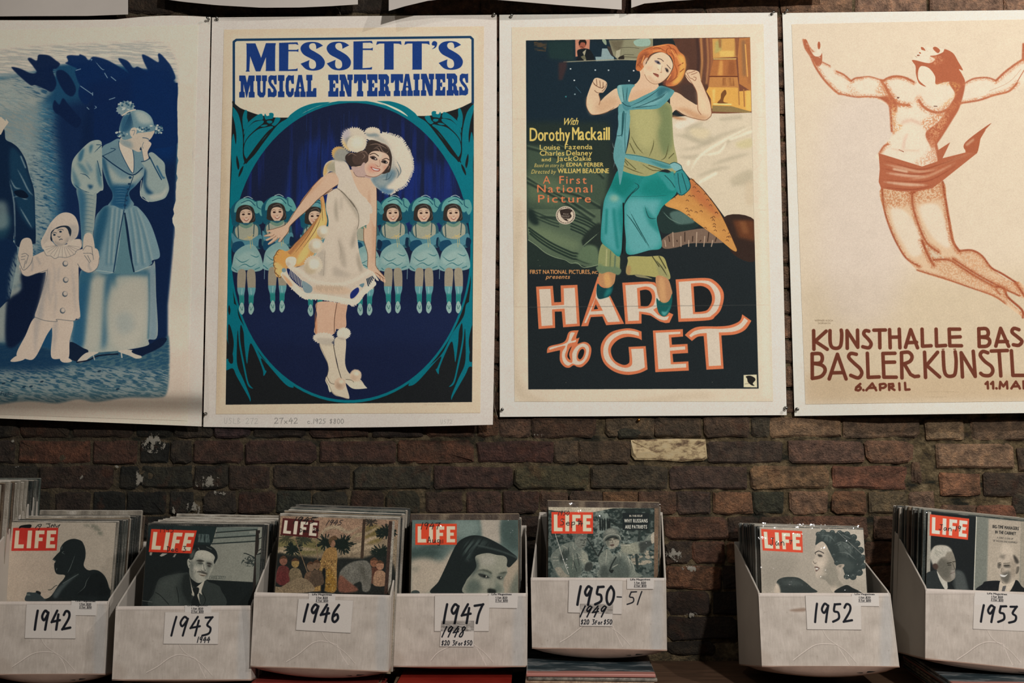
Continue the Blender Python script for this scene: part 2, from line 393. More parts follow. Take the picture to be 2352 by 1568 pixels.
    # row of small dancers
    def girl(x, top, k=0, tone=0):
        T = lambda q: [(x + a, top + b) for a, b in q]
        cap, cap2, dk, skin = ('4f8785', '6b9a95', '0d3a4c', 'a1917c')
        if tone: cap, cap2 = '376f76', '55858a'
        c.f(T([(-34, 50), (-36, 26), (-20, 6), (2, 0), (22, 8), (34, 24), (38, 50), (28, 62), (-26, 66)]), '12485a')
        c.f(T([(-27, 34), (-24, 14), (-8, 1), (10, 3), (24, 14), (30, 30), (22, 36), (8, 22), (-10, 22)]), cap)
        c.f(T([(-14, 14), (0, 5), (14, 12), (4, 18)]), cap2, soft=1.5)
        c.f(T([(22, 4), (34, 8), (44, 30), (36, 36), (26, 22)]) if k else T([(20, 10), (36, 8), (42, 28), (34, 42), (26, 26)]), cap)
        c.l(T([(-12, 12), (6, 6), (20, 18)]), 1.6, dk); c.l(T([(24, 6), (25, 20), (33, 26)]), 1.6, dk)
        c.l(T([(-6, 0), (4, -3), (14, 2)]), 1.3, 'a7bcb4')
        c.f(T([(-24, 44), (-20, 24), (-4, 16), (14, 22), (20, 42), (16, 56), (-20, 56)]), '2a2623')   # hair
        c.l(T([(-10, 24), (4, 20), (12, 32)]), 1.5, '57504a'); c.l(T([(14, 34), (19, 44), (15, 52)]), 1.5, '4b4640')
        c.f(T([(-15, 44), (-12, 30), (0, 26), (11, 31), (13, 44), (6, 56), (0, 60), (-8, 56)]), 'b49c86')  # face
        c.f(T([(-12, 44), (-7, 52), (-4, 46)]), 'a9745f', a=.5, soft=2); c.f(T([(6, 44), (10, 50), (11, 42)]), 'a9745f', a=.5, soft=2)
        c.e(x - 7, top + 38, 3.4, 2.0, '2c1c18'); c.e(x + 6, top + 37, 3.4, 2.0, '2c1c18')
        c.l(T([(-12, 34), (-8, 32), (-4, 34)]), .9, '5c463a'); c.l(T([(3, 33), (7, 31), (10, 33)]), .9, '5c463a')
        c.l(T([(-2, 45), (0, 46), (2, 44)]), 1.0, '7a5548'); c.l(T([(-5, 50), (0, 53), (5, 49)]), 1.6, '7b3f38'); c.l(T([(-3, 50.5), (3, 50)]), 1, 'd2c6b2')
        # body
        c.f(T([(-30, 78), (-24, 62), (-8, 58), (10, 58), (28, 62), (34, 80), (34, 110), (26, 118), (-28, 118), (-36, 104)]), '27505b')
        c.f(T([(-26, 72), (-14, 62), (0, 66), (14, 60), (26, 68), (24, 92), (4, 98), (-20, 92)]), '8b8e7d')
        c.f(T([(-15, 58), (0, 63), (14, 56), (13, 64), (0, 70), (-14, 65)]), '5d7a6a')
        c.f(T([(-34, 80), (-20, 94), (6, 98), (32, 84), (36, 100), (22, 112), (-6, 116), (-30, 104)]), '457480')
        c.f(T([(-30, 104), (-10, 100), (-4, 116), (-20, 126), (-32, 122)]), '133c55'); c.f(T([(30, 94), (40, 100), (36, 116), (28, 112)]), '0e2238')
        c.f(T([(-32, 150), (-26, 126), (-6, 110), (16, 108), (32, 130), (38, 156), (34, 166), (14, 170), (0, 166), (-18, 172), (-34, 166)]), '6f908e')
        c.f(T([(-28, 150), (-10, 128), (14, 124), (30, 150), (0, 160)]), '88a09a', a=.7, soft=4)
        for q in ([(-26,136),(-10,148),(8,140)],[(-20,160),(-4,152),(10,158),(24,150)],[(8,130),(22,136),(30,132)],[(-32,160),(-22,168)],[(20,164),(30,160)]): c.l(T(q), 2.0, '2f6268', taper=2)
        c.l(T([(-20, 60), (-18, 92)]), 2, '1f3a42'); c.l(T([(18, 60), (16, 88)]), 2, '2a444a')
        for q in ([(2,88),(14,92)],[(4,94),(16,84)],[(8,90),(10,116)],[(12,90),(14,110)],[(-4,94),(8,90)]): c.l(T(q), 1.1, 'b09b62')
        # legs
        for sx in (-1, 1):
            q = [(sx * 2, 168), (sx * 3, 206), (sx * 5, 222), (sx * 6, 244), (sx * 15, 244), (sx * 17, 226), (sx * 21, 208), (sx * 19, 168)]
            mk = c.f(T(q), '857e6d')
            c.f(T([(sx * 0, 206), (sx * 24, 206), (sx * 24, 248), (0, 248)]), '57888c', smooth=False, clip=mk)
            c.f(T([(sx * 0, 226), (sx * 24, 226), (sx * 24, 250), (0, 250)]), '1f6f6c', soft=3, clip=mk)
            c.l(T([(sx * 10, 208), (sx * 11, 222)]), 1.6, '8fb0aa', a=.8)
            c.f(T([(sx * 5, 262), (sx * 6, 246), (sx * 11, 240), (sx * 16, 248), (sx * 17, 258), (sx * 11, 268)]), '7f9d96')
            c.l(T([(sx * 8, 250), (sx * 10, 258), (sx * 14, 250)]), 1.2, '2c5b57')
    girl(566, 454); girl(637, 449, 1); girl(724, 458, 0, 1)
    girl(903, 451, 1); girl(974, 451, 1); girl(1042, 451)
    girl(838, 456, 1, 1)
    for x in (608, 672, 936, 1010): c.l([(x, 612), (x - 1, 640)], 1.2, '6f8f96')
    c.clip = None
    # dancer: legs, boots
    c.f(G([(1400,-30),(1640,-30),(1640,60),(1612,340),(1385,345),(1378,240),(1400,120)]), 'b89880')
    c.f(G([(1640,-20),(1760,-20),(1750,120),(1745,270),(1625,280),(1612,160)]), 'b3927a')
    c.f(G([(1380,100),(1400,180),(1400,330),(1380,340)]), 'a8653f', a=.6, soft=2); c.l(G([(1640,-20),(1612,160),(1610,330)]), 1.3, '4a3328')
    c.l(G([(1400,-30),(1378,200),(1385,330)]), 1.2, '6e4a34')
    c.f(G([(1430,460),(1600,470),(1640,700),(1690,870),(1740,900),(1750,960),(1790,1100),(1770,1125),(1700,1105),(1600,1070),(1510,930),(1505,880),(1530,830),(1535,720)]), 'b8ad98')
    c.f(G([(1610,420),(1745,400),(1740,700),(1800,830),(1900,870),(1970,960),(1920,985),(1850,1000),(1790,960),(1700,880),(1660,760)]), 'b5ab97')
    c.f(G([(1545,940),(1570,1030),(1550,1040),(1530,960)]), 'c0b59e')
    c.l(G([(1600,480),(1640,700),(1690,870)]), 1.5, '3a3630'); c.l(G([(1430,465),(1530,700),(1530,830),(1505,880),(1545,960),(1610,1070),(1770,1122)]), .9, '6b6352')
    c.f(H([(75,905),(240,920),(322,985),(315,1000),(170,1005),(90,950)]), 'bdb4a0'); c.l(H([(75,890),(140,900),(170,925)]), 1, '4c463c')
    c.l(G([(1520,850),(1560,930),(1620,950)]), 1, '4c463c')
    c.fur(783, 763.5, 0.1, 0.1, bg)
    c.fur(743.5, 776, 25, 13, 'bab1a0', ang=2, seed=2); c.f(G([(1400,400),(1600,410),(1590,480),(1450,475)]), '8e877a', a=.5, soft=3)
    c.fur(789.5, 765, 16, 13.5, 'c0b7a5', ang=-8, seed=3); c.f(G([(1640,380),(1740,400),(1720,420),(1660,400)]), '7f796d', a=.5, soft=2)
    c.fur(781, 881, 13, 14, 'b59f88', seed=5, n=60); c.e(779, 884, 7, 8, '86705c', soft=4, a=.6); c.e(784, 876, 6, 5, 'c9b8a2', soft=3)
    c.fur(817, 861.5, 13.5, 14, 'bba78f', seed=6, n=60); c.e(813, 866, 6, 6, '9c8670', soft=4, a=.5); c.e(819, 857, 6, 5, 'c9bca8', soft=3)
    # cape folds at the left of the dress
    mk = c.f(E([(1230,100),(1240,230),(1230,320),(1120,460),(960,640),(840,760),(740,745),(690,800),(670,900),(690,1040),(730,1080),(800,1060),(850,980),(960,950),(1100,900),(1200,700),(1310,440),(1300,300),(1270,110)]), 'b58a55')
    c.f(E([(1240,240),(1300,420),(1200,560),(1080,820),(960,930),(960,840),(1100,600)]), 'c9a566', soft=3, clip=mk)
    c.f(E([(1230,330),(1130,500),(880,800),(860,760)]), '8e5d3c', soft=3, a=.8, clip=mk)
    for q in ([(1235,300),(1100,560),(900,820)],[(1245,340),(1170,520),(1000,760)],[(1240,120),(1255,300),(1262,420)],[(1228,330),(1010,590),(830,760)]): c.l(E(q), 1.3, '5e3f2a', taper=2)
    c.f(E([(740,750),(800,760),(880,830),(830,940),(770,960),(820,1000),(760,1075),(700,1040),(690,960),(670,870),(700,790)]), 'c48c4c', n=(5, 5, 0, .1, .5)); c.f(E([(680,900),(760,930),(790,1000),(750,1070),(700,1040)]), 'caa267', soft=2)
    pts = [(740,745),(712,770),(700,800),(672,840),(680,890),(668,930),(690,970),(686,1020),(720,1050),(735,1080),(770,1070)]
    c.l(E(pts), 1.3, '3f2c20')
    for q in pts: c.l(E([q, (q[0]+22, q[1]+8)]), 1.2, '7c5533')
    # skirt, white
    dress = E([(1330,60),(1400,20),(1480,10),(1620,60),(1760,200),(1830,330),(1790,440),(1720,480),(1675,520),(1680,640),(1710,830),(1760,960),(1850,980),(1880,1010),(1870,1180),(1730,1290),(1640,1400),(1500,1390),(1400,1350),(1150,1330),(1040,1340),(940,1240),(850,1170),(780,1070),(820,980),(950,960),(1100,880),(1250,700),(1330,440),(1300,250),(1310,130)])
    mk = c.f(dress, 'b4a998')
    c.f(E([(1340,100),(1500,80),(1640,260),(1680,500),(1700,880),(1740,980),(1200,1120),(1290,700),(1330,400)]), 'b7ac9b', soft=4, clip=mk)
    for q, cc_, sf in (([(1420,120),(1440,260),(1440,420),(1400,300)], '8b8475', 4), ([(1480,90),(1500,240),(1470,260)], '9a9284', 4), ([(1450,600),(1520,760),(1540,960),(1480,900)], '968d7e', 5),
                   ([(1600,640),(1660,480),(1680,420),(1640,700),(1600,720)], '8a8274', 5), ([(1680,780),(1740,960),(1720,1020),(1670,900)], '8d8576', 4), ([(1400,950),(1500,1000),(1600,1060),(1400,1060)], '9a9183', 6), ([(1280,760),(1290,1050),(1180,1000),(1200,800)], '9c9486', 5), ([(930,840),(1040,900),(1000,960),(940,900)], '918a7b', 4)):
        c.f(E(q), cc_, soft=sf, a=.8, clip=mk)
    c.l(E([(1290,760),(1270,1060)]), .9, '7a7264', a=.7); c.l(E([(1450,640),(1480,760),(1470,860)]), .9, '837a6b', a=.7)
    # zig-zag band and fur trims of the hem
    for (x, y, r) in ((1270,530,78),(1180,700,90),(1150,930,112)):
        X, Y = 500 + x/5.228, 430 + y/5.228
        c.fur(X, Y, r/5.228, r/5.228, 'b7ac98', j=.1, n=50, seed=int(x)); c.e(X - r*.07, Y + r*.06, r*.13, r*.13, '8d7c58', soft=3, a=.35); c.e(X + 1, Y - 2, r*.11, r*.11, 'c8bdab', soft=3)
    c.f(E([(820,860),(870,830),(940,850),(930,930),(860,960),(820,920)]), 'c2b8a6'); c.e(662, 607, 5, 6, '8c8373', soft=2, a=.4)
    for q in ([(870,975),(980,1020),(1110,1120),(1250,1165),(1450,1185),(1650,1130),(1850,1010)],):
        c.l(E([(x, y-20) for x, y in q]), 9, 'bdb3a2', soft=1.5)
    hem = [(790,1060),(900,1190),(1040,1310),(1250,1330),(1500,1370),(1650,1390),(1740,1280),(1870,1170)]
    c.l(E([(x, y-15) for x, y in hem]), 13, 'c1b7a6'); rr = np.random.RandomState(4)
    for (x, y) in sm(hem, False, 9): c.l(E([(x, y), (x + rr.uniform(-14, 14), y + rr.uniform(10, 34))]), 2.4, 'bfb5a4')
    c.f(E([(830,990),(860,980),(1010,1120),(1020,1200),(960,1170),(870,1080)]), '14204a'); c.f(E([(1010,1120),(1130,1190),(1120,1260),(1040,1250)]), '6f8388'); c.e(652, 620, 5, 5, '6b8389')
    for i in range(9): c.l(E([(875+i*17,975+i*16),(865+i*17,1060+i*17)]), 1.4, 'c0b6a4')
    c.f(E([(1600,1260),(1680,1200),(1695,1250),(1640,1320),(1595,1330)]), '182660'); c.f(E([(1700,1170),(1760,1150),(1740,1200)]), '5a767e')
    for i in range(5): c.l(E([(1790+i*16,1100-i*8),(1810+i*15,1180-i*22)]), 2.6, '22303f')
    c.f(E([(1180,1180),(1550,1200),(1560,1280),(1190,1260)]), 'b49a80', soft=3, a=.7, clip=mk)
    for i in range(18): c.l(E([(1190+i*18,1170+(i%3)*8),(1185+i*18,1215+(i%4)*12)]), 1, '8b7f6c', a=.8)
    c.f(E([(770,1040),(860,1110),(900,1180),(850,1170)]), 'bb8a62', soft=2, a=.8)
    # torso fur band, skin, arms
    c.f(F([(530,480),(500,470),(500,620),(545,780),(545,960),(600,1010),(700,1110),(745,1140),(762,1130),(740,1060),(650,960),(640,860),(645,600),(650,480),(655,200),(650,60),(640,-60),(600,-200),(300,-200),(260,0),(420,60),(520,200)]), 'b79c84')
    c.l(F([(650,0),(655,250),(648,600),(640,880),(655,960),(745,1070)]), 1.2, '6b4a36'); c.l(F([(500,490),(500,640),(545,800),(543,950)]), 1.2, '5d3f2d')
    c.f(F([(600,200),(640,300),(640,700),(610,900),(600,500)]), 'a67c5f', soft=4, a=.5)
    for q in ([(640,1020),(690,1060),(700,1120)],[(660,1030),(720,1080),(735,1135)],[(690,1050),(750,1100)]): c.l(F(q), 1, '6d4835')
    c.f(F([(600,1000),(660,1080),(680,1120),(650,1110),(620,1060)]), 'c0b6a5')
    c.f(D([(470,840),(600,760),(700,940),(730,970),(800,1080),(815,1250),(800,1700),(700,1500),(560,1250),(480,1100),(440,950)]), 'b89e86')
    c.f(D([(700,1150),(720,1300),(690,1420),(695,1250)]), '9f7a5f', soft=3, a=.6)
    # upper left arm of dancer sweeping down to the hand
    arm = E([(1420,-50),(1500,-110),(1640,-140),(1720,-100),(1700,0),(1420,20),(1330,70),(1230,120),(1100,250),(980,350),(880,450),(850,530),(790,600),(750,650),(725,640),(740,600),(690,640),(620,685),(605,670),(660,620),(600,640),(575,625),(640,590),(570,590),(556,575),(640,540),(600,530),(590,515),(700,490),(780,470),(830,430),(900,320),(960,240),(1050,110),(1140,10)])
    c.f(Cc([(1240,1540),(1420,1300),(1560,1160),(1680,1085),(1790,1090),(1820,1190),(1810,1260),(1690,1340),(1560,1450),(1420,1560),(1260,1700)]), 'b89c84')
    mk = c.f(E([(1100,40),(1230,-60),(1330,-70),(1380,10),(1330,70),(1230,120),(1100,250),(980,350),(880,450),(850,530),(790,600),(755,650),(725,648),(742,600),(690,645),(625,685),(603,675),(665,615),(600,640),(575,628),(640,590),(575,590),(556,576),(645,545),(600,530),(590,515),(700,492),(780,470),(830,430),(900,320),(960,240),(1040,120)]), 'b89c84')
    c.l(Cc([(1560,1155),(1420,1300),(1240,1540)]), 1.4, '8a5b3c'); c.l(E([(1130,10),(960,240),(830,430),(700,490),(595,515)]), 1.1, '5d4030')
    c.l(Cc([(1810,1260),(1690,1340),(1560,1440)]), 1.3, '4e3527'); c.l(E([(1380,30),(1230,120),(1100,250),(880,450),(850,530),(760,650)]), 1.3, '4e3527')
    for q in ([(570,590),(650,585),(680,560)],[(600,640),(680,600),(700,580)],[(620,685),(700,630),(720,600)],[(725,645),(750,600)],[(560,576),(640,545)]): c.l(E(q), .9, '6a4936')
    c.f(Cc([(1590,1180),(1420,1320),(1300,1500),(1400,1380)]), 'a2704c', a=.55, soft=4)
    # fur sash from the shoulder
    c.f(Cc([(1590,1140),(1585,1060),(1620,950),(1720,895),(1870,900),(1950,960),(2000,1080),(2060,1250),(2160,1430),(2300,1570),(2300,1700),(2060,1600),(1900,1400),(1800,1310),(1825,1210),(1790,1110),(1700,1065),(1650,1095)]), 'b5ac9d')
    c.f(Cc([(1590,1130),(1600,1000),(1720,900),(1650,1000),(1640,1090)]), 'b4914f', a=.8, soft=2); c.f(Cc([(1650,960),(1760,920),(1850,950),(1780,1080),(1650,1050)]), '85816a', a=.8, soft=5)
    c.f(Cc([(1800,1110),(1840,1200),(1820,1300),(1900,1400),(2000,1500),(1960,1380),(1880,1250)]), '857f70', a=.7, soft=4)
    c.f(D([(200,700),(330,740),(430,880),(450,1000),(560,1180),(700,1350),(720,1500),(560,1560),(430,1330),(330,1180),(230,1130),(250,1000),(200,880)]), 'b6ad9e')
    c.f(F([(420,60),(540,150),(570,320),(560,430),(500,460),(440,480),(440,330),(400,220),(300,110),(230,20),(300,-60)]), 'b6ad9d')
    c.l(F([(200,20),(290,110),(370,190),(430,310),(440,420),(420,500)]), 1.2, '5d564a'); c.f(F([(230,60),(330,140),(420,260),(440,400),(380,300)]), '8a8374', a=.6, soft=4)
    c.l(F([(300,120),(370,200),(420,280)]), 1, '3f3a32', a=.8); c.l(Cc([(1790,1320),(1900,1400),(2050,1600)]), 1.1, '5d564a')
    # hat
    c.fur(747 + 0, 0, .1, .1, bg)
    mk = c.f(D([(640,330),(760,300),(900,300),(1010,320),(1150,370),(1220,440),(1290,560),(1335,680),(1345,800),(1320,920),(1240,1070),(1100,1150),(1020,1210),(900,1170),(810,1110),(740,1020),(720,950),(850,900),(1000,820),(1040,700),(1000,520),(880,440),(700,400)]), 'bdb3a2')
    rr = np.random.RandomState(9)
    rim = [(900,300),(1010,320),(1150,370),(1220,440),(1290,560),(1335,680),(1345,800),(1320,920),(1240,1070),(1100,1150),(1020,1200),(900,1160)]
    for (x, y) in sm(rim, False, 8):
        dx, dy = x - 980, y - 720; n = math.hypot(dx, dy)
        c.l(D([(x - dx/n*20, y - dy/n*20), (x + dx/n*rr.uniform(8, 30) + 8, y + dy/n*rr.uniform(8, 30))]), 2.2, 'bdb3a2')
    c.f(D([(760,330),(900,370),(1000,480),(1060,640),(1110,800),(1180,840),(1130,960),(1000,960),(860,930),(1000,820),(1040,700),(960,480),(800,400)]), '8d8f88', a=.8, soft=5, clip=mk)
    c.f(D([(740,960),(900,920),(1050,840),(1110,900),(1060,1010),(960,1100),(1000,1200),(860,1150),(760,1050)]), '55707c', a=.9, soft=5, clip=mk)
    c.f(D([(800,1000),(940,960),(1000,1020),(920,1090),(830,1080)]), '93989190'[:6], a=.6, soft=5)
    c.f(D([(860,1130),(1000,1140),(1080,1150),(1000,1220),(900,1180)]), '4a6d88', a=.9, soft=3)
    for q in ([(1100,800),(1150,900),(1120,980)],[(1110,700),(1180,850),(1150,940)],[(1050,880),(1000,980),(900,1000)],[(980,900),(960,1000)]): c.l(D(q), 2, '3c515b', taper=2, a=.8)
    c.fur(743.5+112, 303, 18, 11.5, 'b9ae9b', seed=11); c.f(D([(640,290),(700,350),(860,340),(800,300),(700,310)]), '5f7278', a=.8, soft=3)
    c.fur(813.5, 320.5, 29.5, 28.5, 'b5ac9a', seed=12, n=70); c.f(D([(300,290),(380,230),(420,300),(380,400),(330,420)]), '9791a0', a=.6, soft=4); c.f(D([(300,380),(330,500),(430,580),(420,560),(340,440)]), 'c0a060', a=.8, soft=3)
    c.f(D([(340,400),(420,350),(560,340),(480,370),(380,440),(400,540)]), '7e7f78', a=.8, soft=3)
    c.fur(819.5, 330, 22, 20, 'bcb19d', seed=14, n=60, j=.06); c.e(821, 327, 13, 12, 'c8bdaa', soft=5)
    c.fur(778.5, 352, 17, 16, 'b08f58', seed=15); c.e(784, 355, 15, 14, '85857a', soft=3)
    c.f(D([(170,690),(230,560),(330,540),(420,600),(440,700),(330,720)]), '83837a', a=.9, soft=3)
    # hair and face
    c.f(D([(350,640),(420,590),(560,590),(640,540),(690,420),(760,400),(880,440),(990,500),(1040,620),(1045,720),(1020,860),(980,890),(880,900),(700,770),(560,790),(440,800),(360,720)]), '332a26')
    c.f(D([(460,640),(600,560),(690,600),(690,700),(600,760),(480,760)]), '43352f')
    for q in ([(380,640),(440,600),(520,640)],[(560,600),(640,570),(690,640)],[(700,480),(830,460),(990,540)],[(780,520),(860,490),(900,560),(960,600),(1000,560)],[(760,540),(830,520),(890,600),(960,600)],[(600,690),(640,640),(600,600)],[(980,850),(1010,800),(980,780)],[(860,440),(960,480),(1010,560)]): c.l(D(q), 2.2, '6d5a50', taper=2)
    c.f(D([(440,800),(560,800),(640,740),(740,960),(640,960),(530,950),(470,880)]), 'a48d84'); c.l(D([(470,880),(520,945),(640,955)]), 1, '5f4a42')
    face = D([(700,620),(760,570),(860,570),(980,620),(1010,700),(990,780),(930,860),(840,940),(760,955),(680,930),(640,860),(640,770),(690,710)])
    mk = c.f(face, 'b89e8a')
    c.e(855, 386, 11, 10, 'b4725f', soft=5, a=.55, clip=mk); c.f(D([(920,790),(980,800),(930,870)]), 'aa705c', a=.6, soft=4, clip=mk)
    c.f(D([(760,590),(900,600),(880,680),(820,660)]), 'c3b09c', a=.7, soft=4, clip=mk)
    c.l(D([(715,620),(780,600),(845,640)]), 1.8, '33241e'); c.l(D([(900,700),(960,675),(1005,700)]), 1.8, '33241e')
    c.f(D([(715,650),(780,640),(830,690),(800,705),(740,680)]), '463a38'); c.e(741+115, 260+672/6.533, 3, 2.6, '181412'); c.f(D([(885,720),(940,700),(985,740),(950,755),(900,740)]), '3b302e'); c.e(740+940/6.533, 260+730/6.533, 2.8, 2.6, '161210'); c.e(862.5, 364.5, 1.6, 1.3, 'cfc2b2'); c.e(887.3,372.6,1.2,1,'cfc2b2')
    c.l(D([(860,700),(870,770),(850,800),(800,770)]), 1, '8b6555'); c.e(867, 381.5, 1.1, .9, '7a4c40')
    c.f(D([(725,800),(790,820),(870,835),(850,870),(790,865),(750,840)]), '8a3f36'); c.f(D([(745,815),(800,832),(860,845),(830,858),(780,850)]), 'd8ccba'); c.l(D([(650,930),(760,955),(850,930),(940,860)]), 1.2, '6f4a3c')
    # headline lettering
    M = [(620,520),(762,520),(848,738),(920,516),(1070,516),(1060,560),(1057,900),(1062,935),(915,935),(920,900),(920,725),(835,940),(768,940),(683,712),(670,925),(678,943),(615,943),(627,920),(630,700),(628,535)]
    c.p(A(M), blue)
    E1 = [(1117,512),(1392,503),(1408,545),(1365,530),(1257,532),(1257,617),(1380,617),(1408,603),(1406,648),(1380,640),(1257,640),(1253,912),(1365,905),(1397,893),(1393,933),(1110,935),(1117,920)]
    c.p(A(E1), blue); c.p([(x + 170.8, y - 3.2) for x, y in A(E1)], blue)
    S1 = [(1777,553),(1777,553),(1675,605),(1675,605),(1672,560),(1655,525),(1620,517),(1580,532),(1568,570),(1590,610),(1660,650),(1750,710),(1802,790),(1785,870),(1720,915),(1620,928),(1520,905),(1440,825),(1440,825),(1573,770),(1573,770),(1565,830),(1578,885),(1620,903),(1660,885),(1672,840),(1655,785),(1590,745),(1490,690),(1442,620),(1450,560),(1510,512),(1610,497),(1705,510)]
    c.f(A(S1), blue); c.f([(x + 60, y - .6) for x, y in A(S1)], blue); c.f([(x + 317, y - 1.8) for x, y in A(S1)], blue)
    T1 = [(432,490),(792,487),(798,543),(760,525),(680,522),(680,905),(678,913),(533,913),(540,900),(540,522),(470,522),(418,543)]
    c.p(B(T1), blue); c.p(B([(x + 422, y) for x, y in T1]), blue)
    c.f(B([(1252,525),(1270,492),(1300,486),(1332,510),(1325,560),(1300,590),(1255,606),(1285,580),(1295,555),(1262,550)]), blue)
    for ch, x0, x1, f in (('M',519,750,A),('U',770,935,A),('S',948,1085,A),('I',1100,1197,A),('C',1212,1340,A),('A',1345,1515,A),('L',1525,1677,A),('E',1855,2007,A),('N',2023,2222,A),
                          ('T',85,268,B),('E',283,437,B),('R',452,632,B),('T',638,822,B),('A',793,968,B),('I',977,1070,B),('N',1090,1287,B),('E',1307,1455,B),('R',1475,1655,B),('S',1663,1802,B)):
        (a, _), (b, _) = f([(x0, 0)])[0], f([(x1, 0)])[0]
        sl = -(a - 550) * .0093
        slab(c, ch, a, b, max(173.2 + sl, 168.8), max(223.8 + sl, 219.2), blue, bg)
    # pencil notes on the margin
    c.hand('USLB 272', 515, 959, 13, .9, '8f8d88', rot=.5); c.hand('27x42', 630, 959, 13, 1.2, '6b6a67', w=.7); c.hand('c.1925', 706, 961, 11, 1.1, '6b6a67'); c.hand('$800', 757, 961, 11, 1.1, '6b6a67')
    c.hand('U572', 1012, 963, 9, .8, '8f8d88'); c.t('THE OTIS LITHOGRAPH CO', 972, 929.5, 2.4, '8f8372', w=60)

def art_film(c):
    A, B, Cc, D = Z(1140, 20, 5.808), Z(1450, 20, 5.808), Z(1190, 250, 6.273), Z(1380, 260, 4.355)
    E, F, G, H = Z(1190, 480, 5.6), Z(1200, 600, 5.228), Z(1500, 560, 3.919), Z(1420, 80, 8.7125)
    c.p([(1175.3, 62.7), (1753.4, 55.3), (1765, 490), (1775.6, 921.6), (1182, 922), (1178, 400)], 'c9bba6')
    c.clip = c.p([(1175.3, 62.7), (1753.4, 55.3), (1765, 490), (1775.6, 921.6), (1182, 922), (1178, 400)], 'c9bba6')
    c.f([(1180, 500), (1200, 500), (1212, 900), (1600, 900), (1600, 915), (1190, 915)], 'b5a890', a=.6, soft=8)
    c.p([(1740, 100), (1750, 100), (1772, 915), (1750, 915)], 'd3c6b4', a=.7, soft=6)
    for y in (273, 486, 704): c.l([(1180, y), (1212, y)], 1, 'aa9c88', a=.6); c.l([(1738, y-4), (1768, y-4)], 1, 'b5a792', a=.6)
    pr = c.p([(1208, 93), (1722.6, 85.4), (1731, 480), (1742.4, 891.7), (1213.4, 893.6), (1210, 500)], '1a2124')
    c.clip = pr
    c.p([(1205, 90), (1480, 90), (1480, 330), (1205, 330)], '14242e', soft=10)
    c.p([(1205, 280), (1400, 280), (1430, 620), (1205, 620)], '202c28', soft=10)
    # things on the shelf, back left
    c.p(A([(500,440),(680,440),(660,570),(510,560)]), '43392c', n=(12, 3, 0, .2, .7)); c.p(A([(680,430),(1040,420),(1040,700),(700,660)]), '1d3230', soft=5, a=.8)
    c.p(A([(1052,415),(1248,412),(1240,620),(1056,640)]), 'ad7760')
    c.f(A([(1085,640),(1080,560),(1130,535),(1190,530),(1260,560),(1300,690),(1080,690)]), '14191c'); c.e(1140+1148/5.808, 20+470/5.808, 8.4, 11, '8a4f3e'); c.f(A([(1098,450),(1120,415),(1180,412),(1203,450),(1190,490),(1180,455),(1130,450),(1110,490)]), '1b1815'); c.p(A([(1150,580),(1200,540),(1165,690),(1200,690)]), '8f8c76'); c.l(A([(1128,505),(1160,515)]), 1.4, '3a1f18'); c.p(A([(1125,640),(1180,615),(1200,680),(1160,680)]), '5c5b47')
    c.p(A([(1330,700),(1320,640),(1400,640),(1410,530),(1480,530),(1530,620),(1570,650),(1570,690)]), '7a8f90'); c.f(A([(1410,415),(1460,415),(1470,480),(1440,470)]), '7f8e78'); c.f(A([(1480,500),(1560,540),(1580,640),(1520,600)]), '34302c')
    c.p(A([(1500,420),(2090,400),(2090,660),(1850,690),(1620,680),(1560,620)]), '7b7a62'); c.p(A([(1500,420),(1700,415),(1640,600),(1560,540)]), '57503f', soft=4, a=.8)
    c.f(A([(1830,440),(1900,405),(2040,405),(2040,490),(1880,500)]), '86a092'); c.p(A([(1600,560),(1660,540),(1640,660),(1590,650)]), '98967e'); c.f(A([(1630,650),(1700,620),(1700,680),(1640,680)]), '24211d')
    for q in ([(1640,520),(1800,515),(1900,530)],[(1700,610),(1830,615)],[(1700,640),(1880,650)]): c.l(A(q), 1.4, '4f4b3b')
    c.l(A([(900,710),(1320,690),(1600,680),(2090,680)]), 2.4, '8d8a74', a=.8)
    c.p(A([(830,720),(940,700),(940,780),(880,950),(830,950)]), '33282a', soft=3)
    for x, y, cc_ in ((990,802,'b7c0bf'),(1320,818,'a9b7bb'),(1497,820,'a3aeb0'),(1040,955,'b9c2c2'),(1770,960,'b9c2c4'),(1048,1140,'7f9499'),(928,1172,'33757a'),(1832,826,'c0c6c4')): c.e(1140+x/5.808, 20+y/5.808, 1.9, 1.7, cc_)
    c.l(A([(1060,1040),(1130,1120)]), 1, '3c5f6c')
    # curtain and lamp, back right
    c.p(B([(560,400),(1590,380),(1605,1390),(1060,1400),(900,1280),(560,1060),(700,800)]), '6b4230')
    c.p(B([(550,400),(900,395),(930,700),(1030,1060),(1060,1330),(880,1280),(420,1010),(700,900),(740,750),(640,560)]), '4b3228', n=(8, 60, 0, -.5, .6)); c.f(B([(640,1030),(860,1010),(890,1270),(720,1200)]), '40302a', soft=6)
    for x, cc_, wd in ((930,'a8794a',5),(1010,'a5764a',3.5),(1060,'8b5a3a',6),(970,'5c3d30',7),(880,'3a2824',6)): c.l(B([(x,395),(x+15,700),(x-10,1000)]), wd, cc_, soft=1.5, a=.9)
    c.p(B([(1080,400),(1380,395),(1430,640),(1090,660)]), 'b48a4c'); c.p(B([(1120,440),(1200,400),(1200,560),(1110,600)]), '9d9258', soft=3); c.p(B([(1160,400),(1200,400),(1200,520),(1170,520)]), '87603a', soft=2); c.p(B([(1180,560),(1370,560),(1370,640),(1180,640)]), 'c3a35a', soft=2)
